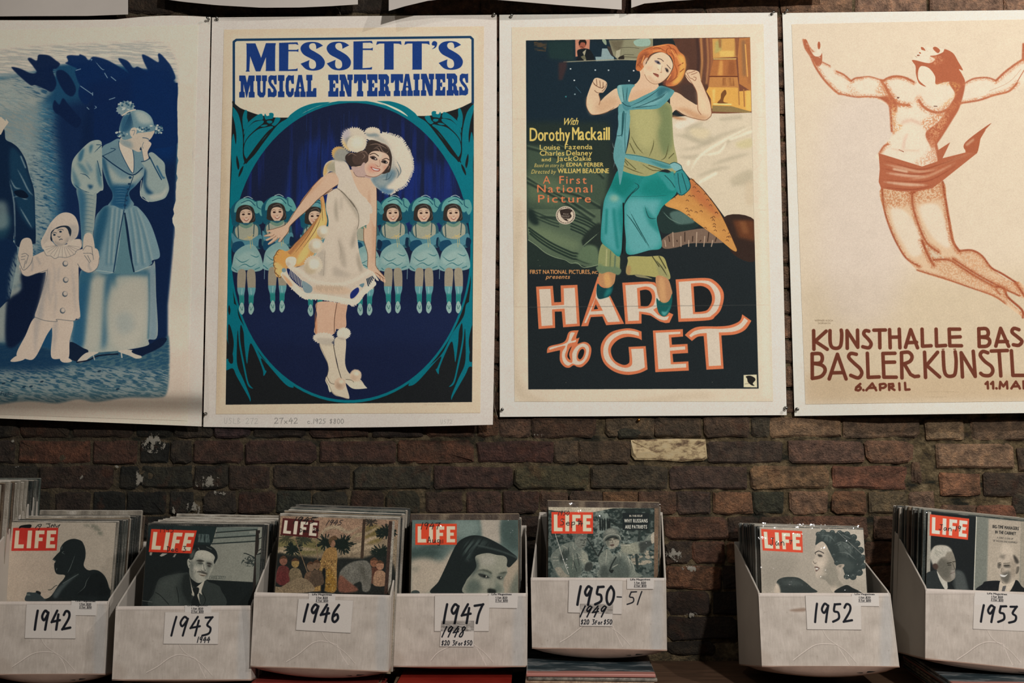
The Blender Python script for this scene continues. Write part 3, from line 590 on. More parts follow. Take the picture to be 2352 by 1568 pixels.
    c.p(B([(1380,395),(1440,395),(1440,650),(1390,640)]), '7c4f34', soft=2); c.p(B([(1440,395),(1590,385),(1600,1100),(1440,1000),(1420,640)]), 'a06a3c'); c.p(B([(1470,420),(1520,420),(1530,900),(1490,900)]), '7b5a3e', soft=4); c.p(B([(1530,400),(1590,400),(1600,1000),(1550,1000)]), '93603a', soft=3); c.l(B([(1520,480),(1550,900)]), 3, 'c08f4e')
    c.p(B([(1095,685),(1395,675),(1415,900),(1045,900)]), '9a6238'); c.p(B([(1180,690),(1220,690),(1220,890),(1150,890)]), 'b98548', soft=2); c.p(B([(1300,690),(1380,690),(1395,890),(1280,890)]), '84502f', soft=4)
    c.p(B([(1050,910),(1415,905),(1435,1050),(1030,1045)]), 'a77442'); c.l(B([(1042,903),(1418,903)]), 2.6, '5a2f1e'); c.l(B([(1100,670),(1395,668)]), 2, 'd0b26c'); c.p(B([(1220,920),(1360,920),(1380,1030),(1200,1030)]), '8a5a34', n=(5, 30, 0, .3, .7))
    c.p(B([(1030,1045),(1420,1050),(1440,1100),(1595,1090),(1600,1370),(1180,1330),(1070,1330),(1060,1200),(1000,1100)]), 'c2944a'); c.p(B([(1080,1080),(1120,1070),(1110,1250),(1090,1250)]), 'd0ac62', soft=2); c.p(B([(1530,1090),(1590,1090),(1600,1360),(1530,1350)]), 'd0a558', soft=2); c.l(B([(1500,1080),(1510,1300)]), 3, '93663a'); c.l(B([(1430,1060),(1440,1280)]), 3, '9c6f3e')
    c.f(B([(1200,1130),(1250,1080),(1270,1130),(1240,1180),(1230,1240),(1290,1260),(1150,1260),(1190,1200)]), '6a4526'); c.l(B([(1100,1270),(1330,1275)]), 3, 'd9c07c'); c.p(B([(1080,1290),(1340,1300),(1590,1370),(1590,1390),(1080,1370)]), '7d6a44')
    # white bed
    c.p(B([(540,1450),(700,1480),(960,1485),(1060,1450),(1110,1400),(1300,1395),(1605,1385),(1605,1568),(540,1568)]), 'bdb3a0')
    c.p(D([(705,40),(1130,0),(1520,10),(1530,500),(1540,1070),(1240,1040),(1100,850),(890,650),(760,500),(710,240)]), 'bfb49d')
    bl = lambda q, cc_, a=.8, sf=5: c.f(D(q), cc_, a=a, soft=sf)
    bl([(830,200),(960,120),(1080,180),(1110,260),(960,290),(850,250)], 'aca38c'); bl([(900,150),(1080,170),(1040,250),(930,230)], 'c0b496', 1)
    for q in ([(730,220),(850,230),(1040,300),(1200,240)],[(780,360),(960,340),(1180,230),(1500,120)],[(780,430),(900,440),(1100,400)],[(1100,520),(1300,450),(1500,400)],[(960,640),(1150,560),(1300,540)],[(1300,740),(1450,640),(1500,600)],[(1180,380),(1300,260),(1500,200)],[(850,150),(1000,100)],[(1200,60),(1400,40)]): c.l(D(q), 9, '9a937e', a=.55, soft=4, taper=2)
    for q in ([(900,570),(1000,420),(1250,260),(1500,130)],[(1000,420),(1180,390),(1260,280)],[(990,690),(1150,600)],[(880,480),(870,510)],[(1300,260),(1510,180)]): c.l(D(q), 7, 'd3c9b2', a=.9, soft=2, taper=2)
    bl([(1350,300),(1500,250),(1520,330),(1400,350)], 'b5ac84'); bl([(1300,650),(1500,560),(1510,700),(1340,720)], 'a89f88'); bl([(1450,700),(1520,700),(1525,900),(1450,900)], 'b9ab92')
    bl([(730,120),(820,60),(1040,40),(900,110),(800,160)], 'd0c5b4', .8, 4); bl([(700,20),(860,60),(760,60)], 'a0714c', .9, 3)
    # green throw, left
    th = c.p(Cc([(130,520),(600,560),(1300,900),(1260,1260),(1100,1568),(130,1568)]), '3a4a3c', soft=6)
    c.p(E([(120,0),(1060,0),(1060,250),(820,400),(830,460),(880,520),(1020,600),(1030,720),(900,750),(820,720),(680,690),(600,640),(480,620),(350,560),(240,470),(130,390)]), '4a5a48')
    c.p(E([(130,200),(400,260),(800,420),(780,560),(300,440),(130,300)]), '5f6f55', soft=12); c.p(Cc([(130,900),(560,1000),(900,1300),(500,1400),(130,1300)]), '56664c', soft=14, a=.8)
    for i, q in enumerate(([(130,1000),(360,1140),(700,1300),(1100,1550)],[(130,1060),(400,1200),(720,1380),(1050,1600)],[(560,1180),(860,1250),(1180,1420)],[(130,560),(400,640),(700,760)],[(560,540),(900,700),(1230,1000)],[(330,1560),(560,1568)])):
        c.l(Cc(q), 5, '1c2824', a=.85, soft=1.5); c.l(Cc([(x, y - 34) for x, y in q]), 2, '65765c', a=.5, soft=1)
    for dx, dy in ((0,0),(8,38),(16,76)):
        c.l(E([(140+dx,240+dy),(280,340+dy),(420,430+dy),(560,500+dy),(700,560+dy),(760,570+dy),(900,620+dy),(1010,620+dy*.8)]), 4.2, '1e2c26', a=.9); c.l(E([(180,20+dy),(420,120+dy),(520,150+dy)]), 3.5, '22302a', a=.7)
        c.l(E([(600,20+dy),(860,120+dy),(1000,200+dy)]), 4, '1b2824', a=.8); c.l(E([(680,180+dy),(820,240+dy),(900,290+dy)]), 4, '1b2824', a=.8)
    c.f(E([(820,400),(900,280),(1060,180),(1060,460),(860,470)]), '202a26', soft=3); c.l(E([(830,480),(900,420),(1040,300)]), 2, '6f8068', taper=2)
    c.f(E([(860,470),(980,470),(1030,540),(1030,720),(800,660),(760,600)]), '54674f', soft=3)
    c.l(E([(130,395),(240,470),(350,560),(480,620),(600,650),(680,695),(760,690),(850,750),(1030,715)]), 1.4, '7c8d70')
    c.f(E([(130,0),(200,20),(270,180),(200,200),(130,120)]), '1c2926', soft=4)
    for q in ([(1360,480),(1380,560),(1470,660)],[(1350,620),(1400,700),(1370,860)],[(1380,520),(1450,530),(1490,490)]): c.l(Cc(q), 1.4, '68787a', taper=2)
    # bed side, cushions
    c.f(D([(1230,1040),(1540,1070),(1550,1470),(1300,1380)]), '2e211c'); c.p(D([(1320,1070),(1535,1070),(1545,1280),(1380,1240)]), '57331f', soft=5); c.p(D([(1380,1080),(1450,1080),(1480,1200),(1420,1200)]), '6e452a', soft=4)
    c.f(D([(600,930),(660,920),(860,1010),(980,1110),(900,1160),(700,1200),(600,1180),(560,1050)]), '1e2e2c'); c.f(D([(690,1000),(800,980),(940,1080),(820,1110),(740,1090)]), '47605a', soft=2); c.l(D([(620,980),(700,1060),(820,1110)]), 2, '5a7268', taper=2)
    c.f(D([(700,1200),(760,1190),(1040,1150),(1150,1210),(1240,1290),(900,1300),(760,1340),(630,1350),(610,1270)]), '6d5a4c')
    for i in range(14): c.l(D([(640+i*40,1270-(i%3)*40),(650+i*38,1330-(i%2)*50)]), 2.2, ('a08c78','33261f')[i % 2], taper=2)
    mk = c.f(D([(640,915),(760,820),(900,660),(960,700),(1100,860),(1220,1040),(1300,1220),(1360,1360),(1320,1370),(1160,1240),(980,1110),(800,980)]), 'b17f45')
    c.f(D([(880,640),(960,700),(1060,820),(1200,1040),(1060,960),(900,800)]), 'a35f3a', a=.8, soft=8, clip=mk); c.f(D([(660,910),(800,900),(1100,1100),(1200,1230),(980,1100),(800,970)]), 'c08e4e', a=.8, soft=6, clip=mk)
    rr = np.random.RandomState(3)
    for i in range(60):
        x, y = rr.uniform(680, 1320), rr.uniform(680, 1340); c.l(D([(x, y), (x+14, y-8), (x+26, y+6)]), 1.4, '573522', clip=mk, a=.9)
    c.l(D([(900,650),(1000,740),(1100,860),(1220,1040),(1360,1350)]), 1.6, '3a241a')
    # trousers
    yel, tl1, tl2 = '8e8c5c', '1e7a78', '5a9a9b'
    c.f(E([(1040,560),(1090,440),(1180,500),(1300,600),(1310,700),(1290,840),(1160,800),(1060,830),(1030,780)]), '7d855a'); c.l(E([(1190,540),(1180,800)]), 2, '4d5b44', soft=1); c.l(E([(1250,600),(1240,800)]), 3, '4c6050', soft=1); c.l(E([(1140,520),(1130,780)]), 2.5, 'a3a377', soft=1); c.f(E([(1040,700),(1150,760),(1280,740),(1290,840),(1060,830)]), '4f6d56', a=.6, soft=3)
    c.f(F([(1265,0),(1250,150),(1400,160),(1600,190),(1770,210),(1740,60),(1680,-60),(1500,-60),(1280,-60)]), '97935c'); c.f(F([(1250,60),(1300,60),(1290,155),(1250,150)]), '97764e', a=.7, soft=2); c.f(F([(1600,0),(1700,60),(1770,200),(1660,190)]), '8b8a5e', soft=2)
    for q in ([(1600,-20),(1680,80),(1740,180)],[(1640,-60),(1720,80)],[(1560,-60),(1640,60)]): c.l(F(q), 2.4, '3f3f28', taper=2)
    c.f(F([(1350,155),(1450,165),(1560,210),(1480,200),(1380,185)]), '7a7758')
    mkL = c.f(D([(170,570),(260,570),(430,620),(380,720),(260,860),(225,950),(225,1100),(195,1420),(90,1360),(10,1290),(0,1200),(20,960),(40,850),(100,720)]), '1b7673')
    c.f(D([(30,860),(120,790),(215,840),(220,900),(160,1000),(200,1250),(190,1400),(20,1280)]), '4d9496', a=.85, soft=9, clip=mkL); c.f(D([(100,700),(200,620),(330,680),(240,820),(160,800)]), '0e6a64', a=.9, soft=8, clip=mkL)
    c.l(D([(130,960),(140,1100),(170,1350)]), 5, '0f6a66', soft=4, clip=mkL); c.l(D([(60,960),(50,1200)]), 4, '0f6a66', soft=3, clip=mkL); c.e(1411, 455, 10, 8, '8aa590', soft=5, a=.7, clip=mkL)
    mkR = c.f(D([(430,640),(480,590),(640,590),(730,640),(760,780),(700,860),(620,930),(580,1000),(560,1080),(610,1330),(480,1370),(270,1410),(250,1250),(230,1000),(250,890),(380,720)]), '1f7d79')
    c.f(D([(240,920),(330,840),(480,860),(600,860),(560,1000),(560,1100),(600,1320),(280,1400)]), '5d9a9c', a=.85, soft=10, clip=mkR); c.f(D([(440,700),(600,650),(750,760),(640,840),(420,800)]), '10716b', a=.9, soft=8, clip=mkR)
    c.f(D([(430,930),(500,1000),(560,1080),(600,1200),(480,1100)]), '1d726f', a=.8, soft=5, clip=mkR)
    for q in ([(290,980),(380,1150),(500,1360)],[(250,1000),(330,1100),(480,1340)],[(440,920),(480,1040),(560,1050)],[(380,720),(250,870),(225,1000)],[(330,690),(380,740),(250,850)]): c.l(D(q), 2, '123c3c', taper=2, a=.9)
    c.l(D([(225,900),(228,1100),(215,1400)]), 3.5, '101618'); c.l(D([(300,830),(500,830),(650,820)]), 1, '14504e', a=.7)
    # feet
    c.f(F([(930,130),(1100,130),(1115,200),(1090,280),(1020,320),(940,290),(915,240)]), 'a87c55'); c.f(F([(980,160),(1040,150),(1060,300),(1000,310)]), 'c2985f', a=.8, soft=3)
    c.f(F([(1605,180),(1740,205),(1790,330),(1795,400),(1740,490),(1660,480),(1620,380)]), 'a87c58'); c.f(F([(1640,210),(1700,210),(1720,480),(1660,470)]), 'bb9164', a=.8, soft=3)
    # body and arms
    sk = 'c3a98b'
    c.f(A([(1870,700),(1950,760),(2100,1000),(2100,1300),(1700,1300),(1640,1200),(1800,1040),(1880,980),(1920,880)]), sk)
    c.f(H([(520,650),(420,930),(300,1050),(220,1320),(300,1380),(760,1130),(800,980),(700,860)]), 'c3a689'); c.f(H([(230,1200),(500,1100),(700,1120),(300,1350),(210,1340)]), 'bb9776', a=.6, soft=6)
    c.f(A([(1600,1060),(1660,1120),(1640,1280),(1560,1340),(1400,1400),(1300,1415),(1240,1380),(1200,1290),(1205,1190),(1240,1080),(1290,960),(1320,925),(1370,925),(1450,960),(1478,1000),(1465,1060),(1420,1120),(1370,1130),(1380,1200),(1390,1230),(1460,1160)]), sk)
    c.f(A([(1205,1200),(1280,1220),(1300,1400),(1240,1380)]), 'd0b795', a=.6, soft=5); c.f(A([(1380,1230),(1560,1180),(1640,1250),(1500,1350),(1400,1390),(1330,1330)]), 'b08a68', a=.5, soft=8)
    for q in ([(1300,1000),(1340,1030),(1335,940)],[(1345,1035),(1385,1050),(1380,960)],[(1390,1055),(1420,1050),(1425,980)],[(1410,1100),(1450,1060),(1470,1000)],[(1310,1090),(1350,1120),(1420,1120)],[(1285,970),(1330,1025),(1410,1060),(1440,1030)]): c.l(A(q), 1.2, '5c3c2c')
    c.l(A([(1205,1180),(1200,1290),(1240,1380),(1300,1415),(1450,1390),(1570,1320)]), 1.1, '7a5138'); c.l(A([(1365,1140),(1385,1220),(1370,1280)]), 1.3, '7a5138')
    c.f(B([(560,1110),(640,1130),(720,1190),(800,1240),(880,1280),(880,1200),(870,1100),(830,1020),(760,960),(720,890),(725,850),(760,815),(850,820),(905,850),(930,960),(990,1100),(1050,1250),(1075,1400),(1040,1450),(960,1480),(860,1470),(700,1410),(600,1350),(540,1390),(520,1300),(520,1180)]), sk)
    c.f(B([(590,1330),(700,1380),(860,1470),(960,1480),(1040,1450),(900,1400),(740,1330)]), 'a87a56', a=.6, soft=5); c.f(B([(880,1100),(960,1150),(1040,1380),(920,1340)]), 'd0b694', a=.6, soft=6)
    c.l(B([(830,1030),(875,1120),(885,1280),(890,1350),(930,1410)]), 1.3, '7a4e36'); c.l(B([(930,960),(990,1100),(1050,1250),(1070,1400),(1030,1460),(950,1485),(700,1420),(600,1350)]), 1.2, '6b422c')
    for q in ([(740,850),(780,920),(810,930)],[(760,860),(850,830)],[(800,880),(880,850)],[(810,930),(850,960),(865,920),(830,910)],[(720,880),(770,940),(830,1020)]): c.l(B(q), 1.2, '7c4f3c')
    # tunic
    mk = c.f(D([(270,0),(290,-120),(560,-150),(700,-80),(715,100),(730,300),(765,480),(740,600),(640,560),(440,630),(180,560),(190,500),(250,400),(290,200)]), '8f8e62')
    c.f(D([(560,-100),(700,-60),(715,300),(640,420),(600,350),(570,200),(600,60)]), '67744f', a=.9, soft=7, clip=mk); c.f(D([(320,-60),(520,-60),(540,200),(480,350),(350,250)]), 'a3a06e', a=.7, soft=9, clip=mk)
    for q in ([(300,220),(360,330),(430,410)],[(290,300),(340,400)],[(530,260),(520,340),(480,440)],[(680,300),(650,430),(600,470)],[(730,400),(680,450)],[(190,500),(300,560),(440,610)],[(230,450),(350,560)],[(400,500),(520,570),(640,560)],[(480,520),(600,560)],[(210,440),(270,520)]): c.l(D(q), 2, '4b4a2c', taper=2, a=.9, clip=mk)
    c.f(D([(240,405),(400,425),(560,470),(690,510),(730,540),(640,555),(520,520),(380,480),(260,450)]), '5b8f90'); c.l(D([(250,410),(400,430),(560,470),(690,510)]), 1.2, '234a4c'); c.f(D([(480,470),(600,500),(700,535),(620,545)]), '2f6f72', a=.8, soft=3)
    c.f(D([(560,590),(660,600),(730,590),(740,760),(680,760),(640,700)]), '2e8280', soft=2)
    c.f(D([(695,505),(740,490),(800,520),(815,560),(760,580),(715,550)]), '6f9ea0'); c.f(D([(760,580),(815,560),(870,640),(895,720),(890,760),(820,820),(770,800),(740,700),(735,620)]), '2b7a7c')
    for q in ([(770,600),(780,700),(800,800)],[(810,600),(840,700),(860,770)],[(760,580),(815,560)],[(695,505),(740,490),(800,520),(815,560),(870,640),(895,740),(820,815),(770,800)],[(640,620),(700,680),(740,740)]): c.l(D(q), 1.5, '12393c')
    # scarf
    mk = c.f(H([(-10,1020),(150,990),(330,1000),(260,1100),(210,1340),(500,1220),(740,1100),(830,1020),(960,1040),(1110,1110),(1110,1160),(1040,1260),(900,1400),(760,1480),(400,1490),(230,1500),(120,1450),(40,1300),(-10,1150)]), '4f8589')
    c.f(H([(780,1130),(880,1040),(1050,1100),(900,1200),(800,1260)]), '27555f', a=.8, soft=4, clip=mk); c.f(H([(-10,1030),(60,1010),(120,1350),(40,1300)]), '7ea9a6', a=.8, soft=3, clip=mk); c.f(H([(300,1420),(600,1350),(860,1230),(960,1120),(980,1180),(700,1400)]), '74a3a6', a=.7, soft=4, clip=mk)
    for q in ([(90,1030),(100,1200),(130,1400)],[(180,1040),(170,1200),(150,1380)],[(230,1480),(500,1400),(800,1260),(1000,1130)],[(220,1430),(450,1330),(700,1180),(850,1050)],[(640,1360),(860,1250),(940,1180)],[(250,1460),(500,1440),(820,1400)]): c.l(H(q), 1.6, '1d4449', taper=2)
    mk = c.f(A([(1630,1300),(1740,1270),(1780,1340),(1770,1500),(1740,1800),(1700,2100),(1650,2350),(1620,2150),(1560,1950),(1630,1560)]), '568a8d')
    c.f(D([(180,0),(285,0),(285,150),(260,330),(240,410),(215,320),(210,270),(160,230),(175,120)]), '5c8f93'); c.f(D([(215,0),(240,0),(220,200),(205,220)]), '2b5b60')
    c.l(D([(250,0),(240,200),(245,400)]), 1.4, '2a565a'); c.l(D([(165,225),(215,200),(220,0)]), 1.4, '16393e'); c.f(A([(1690,1240),(1760,1240),(1790,1320),(1740,1360),(1690,1320)]), '447a80'); c.l(A([(1680,1250),(1730,1290),(1790,1300)]), 1.5, '14363c')
    # head
    c.f(H([(350,640),(390,420),(480,310),(640,240),(850,200),(1000,180),(1130,210),(1220,330),(1320,420),(1350,560),(1340,700),(1290,860),(1180,990),(1060,1030),(950,1000),(1000,850),(1100,640),(1050,440),(880,350),(700,370),(600,480),(510,640),(440,720),(370,710)]), 'b0673c')
    c.f(H([(1180,400),(1310,430),(1350,600),(1330,720),(1250,920),(1140,990),(1080,960),(1200,800),(1230,600)]), 'c89a4f', a=.9, soft=4)
    c.f(H([(430,420),(560,330),(600,400),(540,500),(430,640),(400,560)]), '7c452f', a=.8, soft=5); c.f(H([(880,920),(1000,860),(1080,700),(1080,900),(950,1010)]), '824632', a=.9, soft=5)
    for q in ([(480,330),(700,250),(920,300)],[(620,300),(800,260),(960,340)],[(900,200),(1040,240),(1080,420)],[(960,260),(1130,300),(1190,500)],[(1000,340),(1100,420),(1130,640)],[(1000,260),(960,330),(1010,420)],[(400,500),(520,420),(640,380)],[(380,600),(440,540)],[(1120,560),(1180,760),(1120,900)],[(1000,960),(1100,900),(1200,820)],[(360,660),(400,600),(470,680)],[(1200,620),(1300,560)],[(1240,740),(1310,680)]): c.l(H(q), 2.4, '7f4226', taper=2, a=.8)
    for q in ([(700,330),(860,300)],[(520,420),(470,560)],[(1060,300),(1150,440)],[(1150,380),(1230,560)],[(1220,500),(1290,640)],[(980,900),(1050,800)],[(660,260),(850,215),(1000,200)]): c.l(H(q), 2.4, 'cf8a50', taper=2, a=.9)
    c.f(H([(560,540),(600,470),(560,460),(500,540),(500,610),(530,640)]), 'bd9c80')
    mk = c.f(H([(600,470),(720,380),(880,350),(1010,420),(1080,540),(1090,640),(1040,760),(960,870),(860,950),(760,980),(660,960),(570,880),(525,760),(510,650),(570,560)]), 'cab194')
    c.f(H([(570,800),(660,940),(760,975),(900,920),(980,830),(900,900),(760,930),(650,850)]), 'b18f72', a=.7, soft=4, clip=mk); c.f(H([(800,560),(880,620),(860,700),(800,690)]), 'd5c0a4', soft=4, clip=mk); c.f(H([(580,620),(700,640),(660,720),(560,700)]), 'c99c80', a=.6, soft=5, clip=mk)
    c.l(H([(790,475),(850,485),(905,530)]), 1.5, '43302a'); c.l(H([(975,600),(1020,650),(1045,680)]), 1.4, '43302a')
    c.f(H([(725,515),(800,520),(850,580),(820,590),(760,560)]), '55505a', soft=.7); c.e(1420+800/8.7125, 80+553/8.7125, 2.4, 2.4, '22242c'); c.f(H([(935,660),(980,670),(1010,720),(990,755),(955,720)]), '4b4340', soft=.6); c.e(1420+975/8.7125, 80+712/8.7125, 2.0, 2.6, '22201f')
    c.f(H([(640,400),(720,370),(650,430),(590,520),(580,500)]), '4a2c22', soft=1)
    c.l(H([(880,620),(860,700),(870,750),(840,745)]), 1, 'a37b60'); c.l(H([(790,685),(810,700)]), 1.2, '8d6049'); c.l(H([(845,748),(865,752)]), 1.2, '8d6049')
    c.f(H([(695,765),(750,770),(810,800),(800,850),(760,830),(720,800)]), '8d5545'); c.l(H([(700,768),(750,790),(805,805)]), 1, '3f201a')
    c.l(H([(530,790),(570,880),(660,960),(760,982),(860,950),(960,870),(1050,760)]), 1, '7b573f')
    # lettering
    y1, y2, o1 = 'cbb061', '15191a', 'c9714a'
    c.t('With', 1291, 287, 17, y1, w=35, shear=.35, off=.02, rot=-1, gap=.04)
    c.t('D', 1217, 323.5, 32, y1, w=17, off=.025); c.t('orothy', 1236, 323, 31, y1, w=73, off=.03, gap=.08); c.t('M', 1314.5, 321, 31, y1, w=15.5, off=.025); c.t('ackaill', 1331, 321, 31, y1, w=69, off=.035, gap=.1)
    c.t('Louise', 1240, 343.5, 12, y1, w=46, off=.01); c.t('Fazenda', 1297.5, 342.5, 12, y1, w=63, off=.01)
    c.t('Charles', 1240, 357, 12, y1, w=56, off=.01); c.t('Delaney', 1301, 356.5, 12, y1, w=59, off=.01)
    c.t('and', 1244, 370, 8.5, y1, w=21, off=.01); c.t('Jack', 1278, 369.5, 11.5, y1, w=37, off=.01); c.t('Oakie', 1316.5, 369, 11.5, y1, w=41, off=.01)
    c.t('Based on story by', 1227, 383.5, 9, y1, w=68, shear=.25); c.t('EDNA FERBER', 1301, 382, 9.3, y1, w=85, off=.03)
    c.t('Directed by', 1220, 398.5, 10, y1, w=56, shear=.25); c.t('WILLIAM BEAUDINE', 1281, 397.3, 11.3, y1, w=117.5, off=.03)
    c.t('A', 1247, 421.5, 19, o1, w=17); c.t('First', 1285, 421.5, 18.5, o1, w=62, off=.012, gap=.2)
    c.t('National', 1234, 441.5, 18.5, o1, w=126, off=.012, gap=.2); c.t('Picture', 1236, 464.5, 18.5, o1, w=121, off=.012, gap=.2)
    c.e(1299, 494, 22.3, 20.8, 'bdb09d'); c.e(1299, 494, 20, 18.6, '2a2420'); c.e(1299, 494, 18.5, 17.2, 'bdb09d')
    for i in range(22):
        a = i / 22 * 6.283; c.e(1299 + 19.2 * math.cos(a), 494 + 17.9 * math.sin(a), 1.6, 1.1, '8d8272')
    c.f([(1286, 483), (1295, 480), (1306, 479), (1314, 484), (1310, 489), (1313, 496), (1308, 502), (1302, 503), (1306, 508), (1299, 506), (1291, 500), (1288, 494)], '2f2723')
    for i, s_ in enumerate(('First', 'National', 'Pictures')): c.t(s_, 1290 + (i == 0) * 4, 492.5 + i * 4.6, 3.2, 'cfc4b2', w=12 + (i > 0) * 6)
    c.t('FIRST NATIONAL PICTURES,', 1217.5, 628.5, 9.8, 'c98a55', w=139, off=.02); c.t('INC.', 1359.5, 628.5, 7, 'c98a55', w=14, shear=.2, off=.01)
    c.t('presents', 1254, 639.5, 9.5, 'c98a55', w=54, shear=.3, off=.015)
    o, wt = 'bf6d49', 'c1b6a5'
    def ol(fn, q, wd=1, cl=True):   # white letter with an orange rim
        c.p(fn(q), o)
    # HARD
    c.p(F([(163,302),(365,292),(382,490),(465,486),(458,288),(660,280),(690,775),(488,790),(472,600),(388,602),(393,797),(193,810)]), o)
    c.p(F([(200,333),(335,328),(350,530),(500,520),(495,322),(628,315),(655,745),(520,755),(505,565),(355,575),(362,765),(230,775)]), wt)
    c.p(F([(905,178),(925,205),(1000,330),(1060,425),(1222,748),(1005,765),(960,660),(822,667),(788,775),(705,778)]), o)
    c.p(F([(890,290),(920,440),(1040,425),(1170,722),(1025,728),(975,632),(810,638),(765,738),(742,738),(880,420)]), wt)
    c.p(F([(878,430),(965,590),(820,600)]), o); c.p(F([(880,515),(908,570),(856,575)]), '181c1e')
    c.p(F([(1198,255),(1500,240),(1590,250),(1620,300),(1640,560),(1812,635),(1765,735),(1720,740),(1650,720),(1540,650),(1430,630),(1430,745),(1235,752)]), o)
    c.f(F([(1235,285),(1235,285),(1500,268),(1570,280),(1630,340),(1650,420),(1630,530),(1570,578),(1570,578),(1630,640),(1700,665),(1760,655),(1760,655),(1740,700),(1740,700),(1690,705),(1620,680),(1530,620),(1400,600),(1400,600),(1400,708),(1400,708),(1268,715),(1268,715)]), wt)
    c.f(F([(1375,320),(1375,320),(1490,300),(1570,340),(1595,420),(1575,520),(1500,560),(1390,565),(1390,565)]), o); c.f(F([(1410,350),(1410,350),(1480,338),(1530,360),(1555,420),(1540,490),(1500,535),(1420,535),(1420,535)]), '181c1e')
    c.f(G([(203,318),(203,318),(470,305),(560,335),(625,410),(637,490),(610,590),(560,650),(500,685),(228,700),(228,700)]), o)
    c.f(G([(230,340),(230,340),(460,328),(540,355),(595,420),(608,500),(580,590),(530,640),(480,660),(250,670),(250,670)]), wt)
    c.f(G([(340,355),(340,355),(440,350),(510,375),(550,440),(555,510),(530,570),(480,620),(360,630),(360,630)]), o); c.f(G([(365,382),(365,382),(440,378),(500,410),(528,470),(525,530),(490,590),(440,607),(378,612),(378,612)]), '181c1e')
    # to
    c.f(F([(293,1100),(293,1100),(320,1020),(500,965),(560,845),(675,825),(675,825),(645,920),(685,912),(685,912),(660,990),(660,990),(740,965),(800,990),(828,1060),(800,1180),(720,1262),(660,1265),(615,1245),(560,1275),(500,1260),(450,1190),(450,1080),(440,1068)]), o)
    c.f(F([(325,1060),(325,1060),(340,1030),(530,975),(575,860),(630,855),(630,855),(585,950),(640,940),(640,940),(635,965),(550,990),(530,1060),(510,1130),(535,1190),(580,1215),(600,1200),(600,1100),(650,1020),(720,985),(780,1005),(800,1060),(780,1150),(720,1225),(650,1240),(600,1225),(550,1250),(500,1220),(475,1150),(480,1080),(510,1010)]), wt)
    c.f(F([(540,1070),(570,1010),(630,990),(590,1070),(590,1150),(600,1190),(560,1190),(530,1150)]), o); c.f(F([(560,1060),(590,1020),(560,1110),(575,1180),(540,1140)]), '181c1e')
    c.f(F([(650,1150),(660,1080),(700,1030),(745,1030),(765,1080),(740,1160),(700,1195),(660,1190)]), o); c.f(F([(665,1140),(690,1070),(725,1050),(742,1080),(725,1140),(690,1175)]), '181c1e')
    # GET
    c.f(F([(1433,945),(1433,945),(1380,920),(1260,905),(1150,940),(1075,1020),(1065,1100),(1110,1190),(1210,1240),(1270,1225),(1285,1180),(1273,1025),(1273,1025),(1480,1015),(1480,1015),(1502,1295),(1502,1295),(1400,1340),(1250,1360),(1100,1320),(980,1220),(938,1080),(960,960),(1060,850),(1220,805),(1330,808),(1430,840),(1430,840)]), o)
    c.f(F([(1400,895),(1400,895),(1300,870),(1190,875),(1080,940),(1030,1040),(1050,1150),(1130,1240),(1230,1275),(1300,1255),(1318,1200),(1305,1050),(1305,1050),(1452,1045),(1452,1045),(1470,1270),(1470,1270),(1380,1310),(1240,1322),(1100,1280),(1000,1190),(970,1080),(1000,960),(1090,870),(1220,830),(1320,832),(1395,850),(1395,850)]), wt)
    c.p(G([(0,778),(268,765),(270,832),(165,840),(170,905),(310,898),(315,980),(175,988),(182,1062),(318,1055),(322,1138),(22,1152)]), o)
    c.p(G([(22,798),(245,788),(245,808),(140,815),(150,930),(288,920),(290,948),(152,960),(160,1082),(298,1075),(298,1110),(48,1125)]), wt)
    c.p(G([(-2,778),(20,778),(45,1152),(20,1152)]), o)
    c.f(G([(285,818),(285,818),(340,770),(420,742),(600,740),(700,728),(780,690),(802,632),(802,632),(885,690),(885,690),(830,770),(740,812),(615,822),(615,822),(635,1122),(635,1122),(480,1130),(480,1130),(455,828),(455,828),(400,835),(350,872),(350,872)]), o)
    c.f(G([(325,822),(325,822),(380,780),(480,762),(620,762),(720,748),(790,710),(820,662),(820,662),(855,690),(855,690),(800,755),(720,788),(592,795),(592,795),(612,1092),(612,1092),(502,1098),(502,1098),(482,800),(482,800),(420,805),(370,820),(340,840),(340,840)]), wt)
    c.f(F([(905,265),(940,300),(1000,320),(1070,300),(1090,270),(1085,340),(1050,410),(1000,435),(920,450),(892,400),(890,320)]), '123b40'); c.f(F([(1010,340),(1070,320),(1050,390),(980,430)]), '1f7472', a=.8, soft=3)
    c.f(F([(1610,440),(1650,480),(1720,495),(1770,460),(1795,390),(1798,470),(1780,560),(1740,640),(1690,660),(1640,620),(1615,540)]), '13514f'); c.f(F([(1670,600),(1730,600),(1780,520),(1730,630),(1690,645)]), '58a09c', a=.8, soft=2)
    c.f(F([(930,140),(1100,135),(1112,200),(1085,280),(1020,318),(945,290),(918,235)]), 'a87c55'); c.f(F([(980,160),(1040,150),(1060,290),(1000,300)]), 'c2985f', a=.8, soft=3)
    c.f(F([(1608,200),(1735,205),(1785,330),(1790,395),(1740,485),(1665,475),(1620,380)]), 'a87c58'); c.f(F([(1640,220),(1700,220),(1720,470),(1660,460)]), 'bb9164', a=.8, soft=3)
    c.f(F([(895,60),(1165,80),(1158,160),(1040,125),(940,145)]), '607458', a=.9)
    c.p([(1708, 860.5), (1738, 859.5), (1739, 889), (1708, 888.5)], 'c9bfa0'); c.f([(1713, 864), (1722, 862), (1732, 866), (1735, 872), (1729, 880), (1733, 885), (1726, 884), (1718, 877), (1716, 869)], '1e1d1a'); c.l([(1711, 881), (1721, 880)], 1, '6b6554')
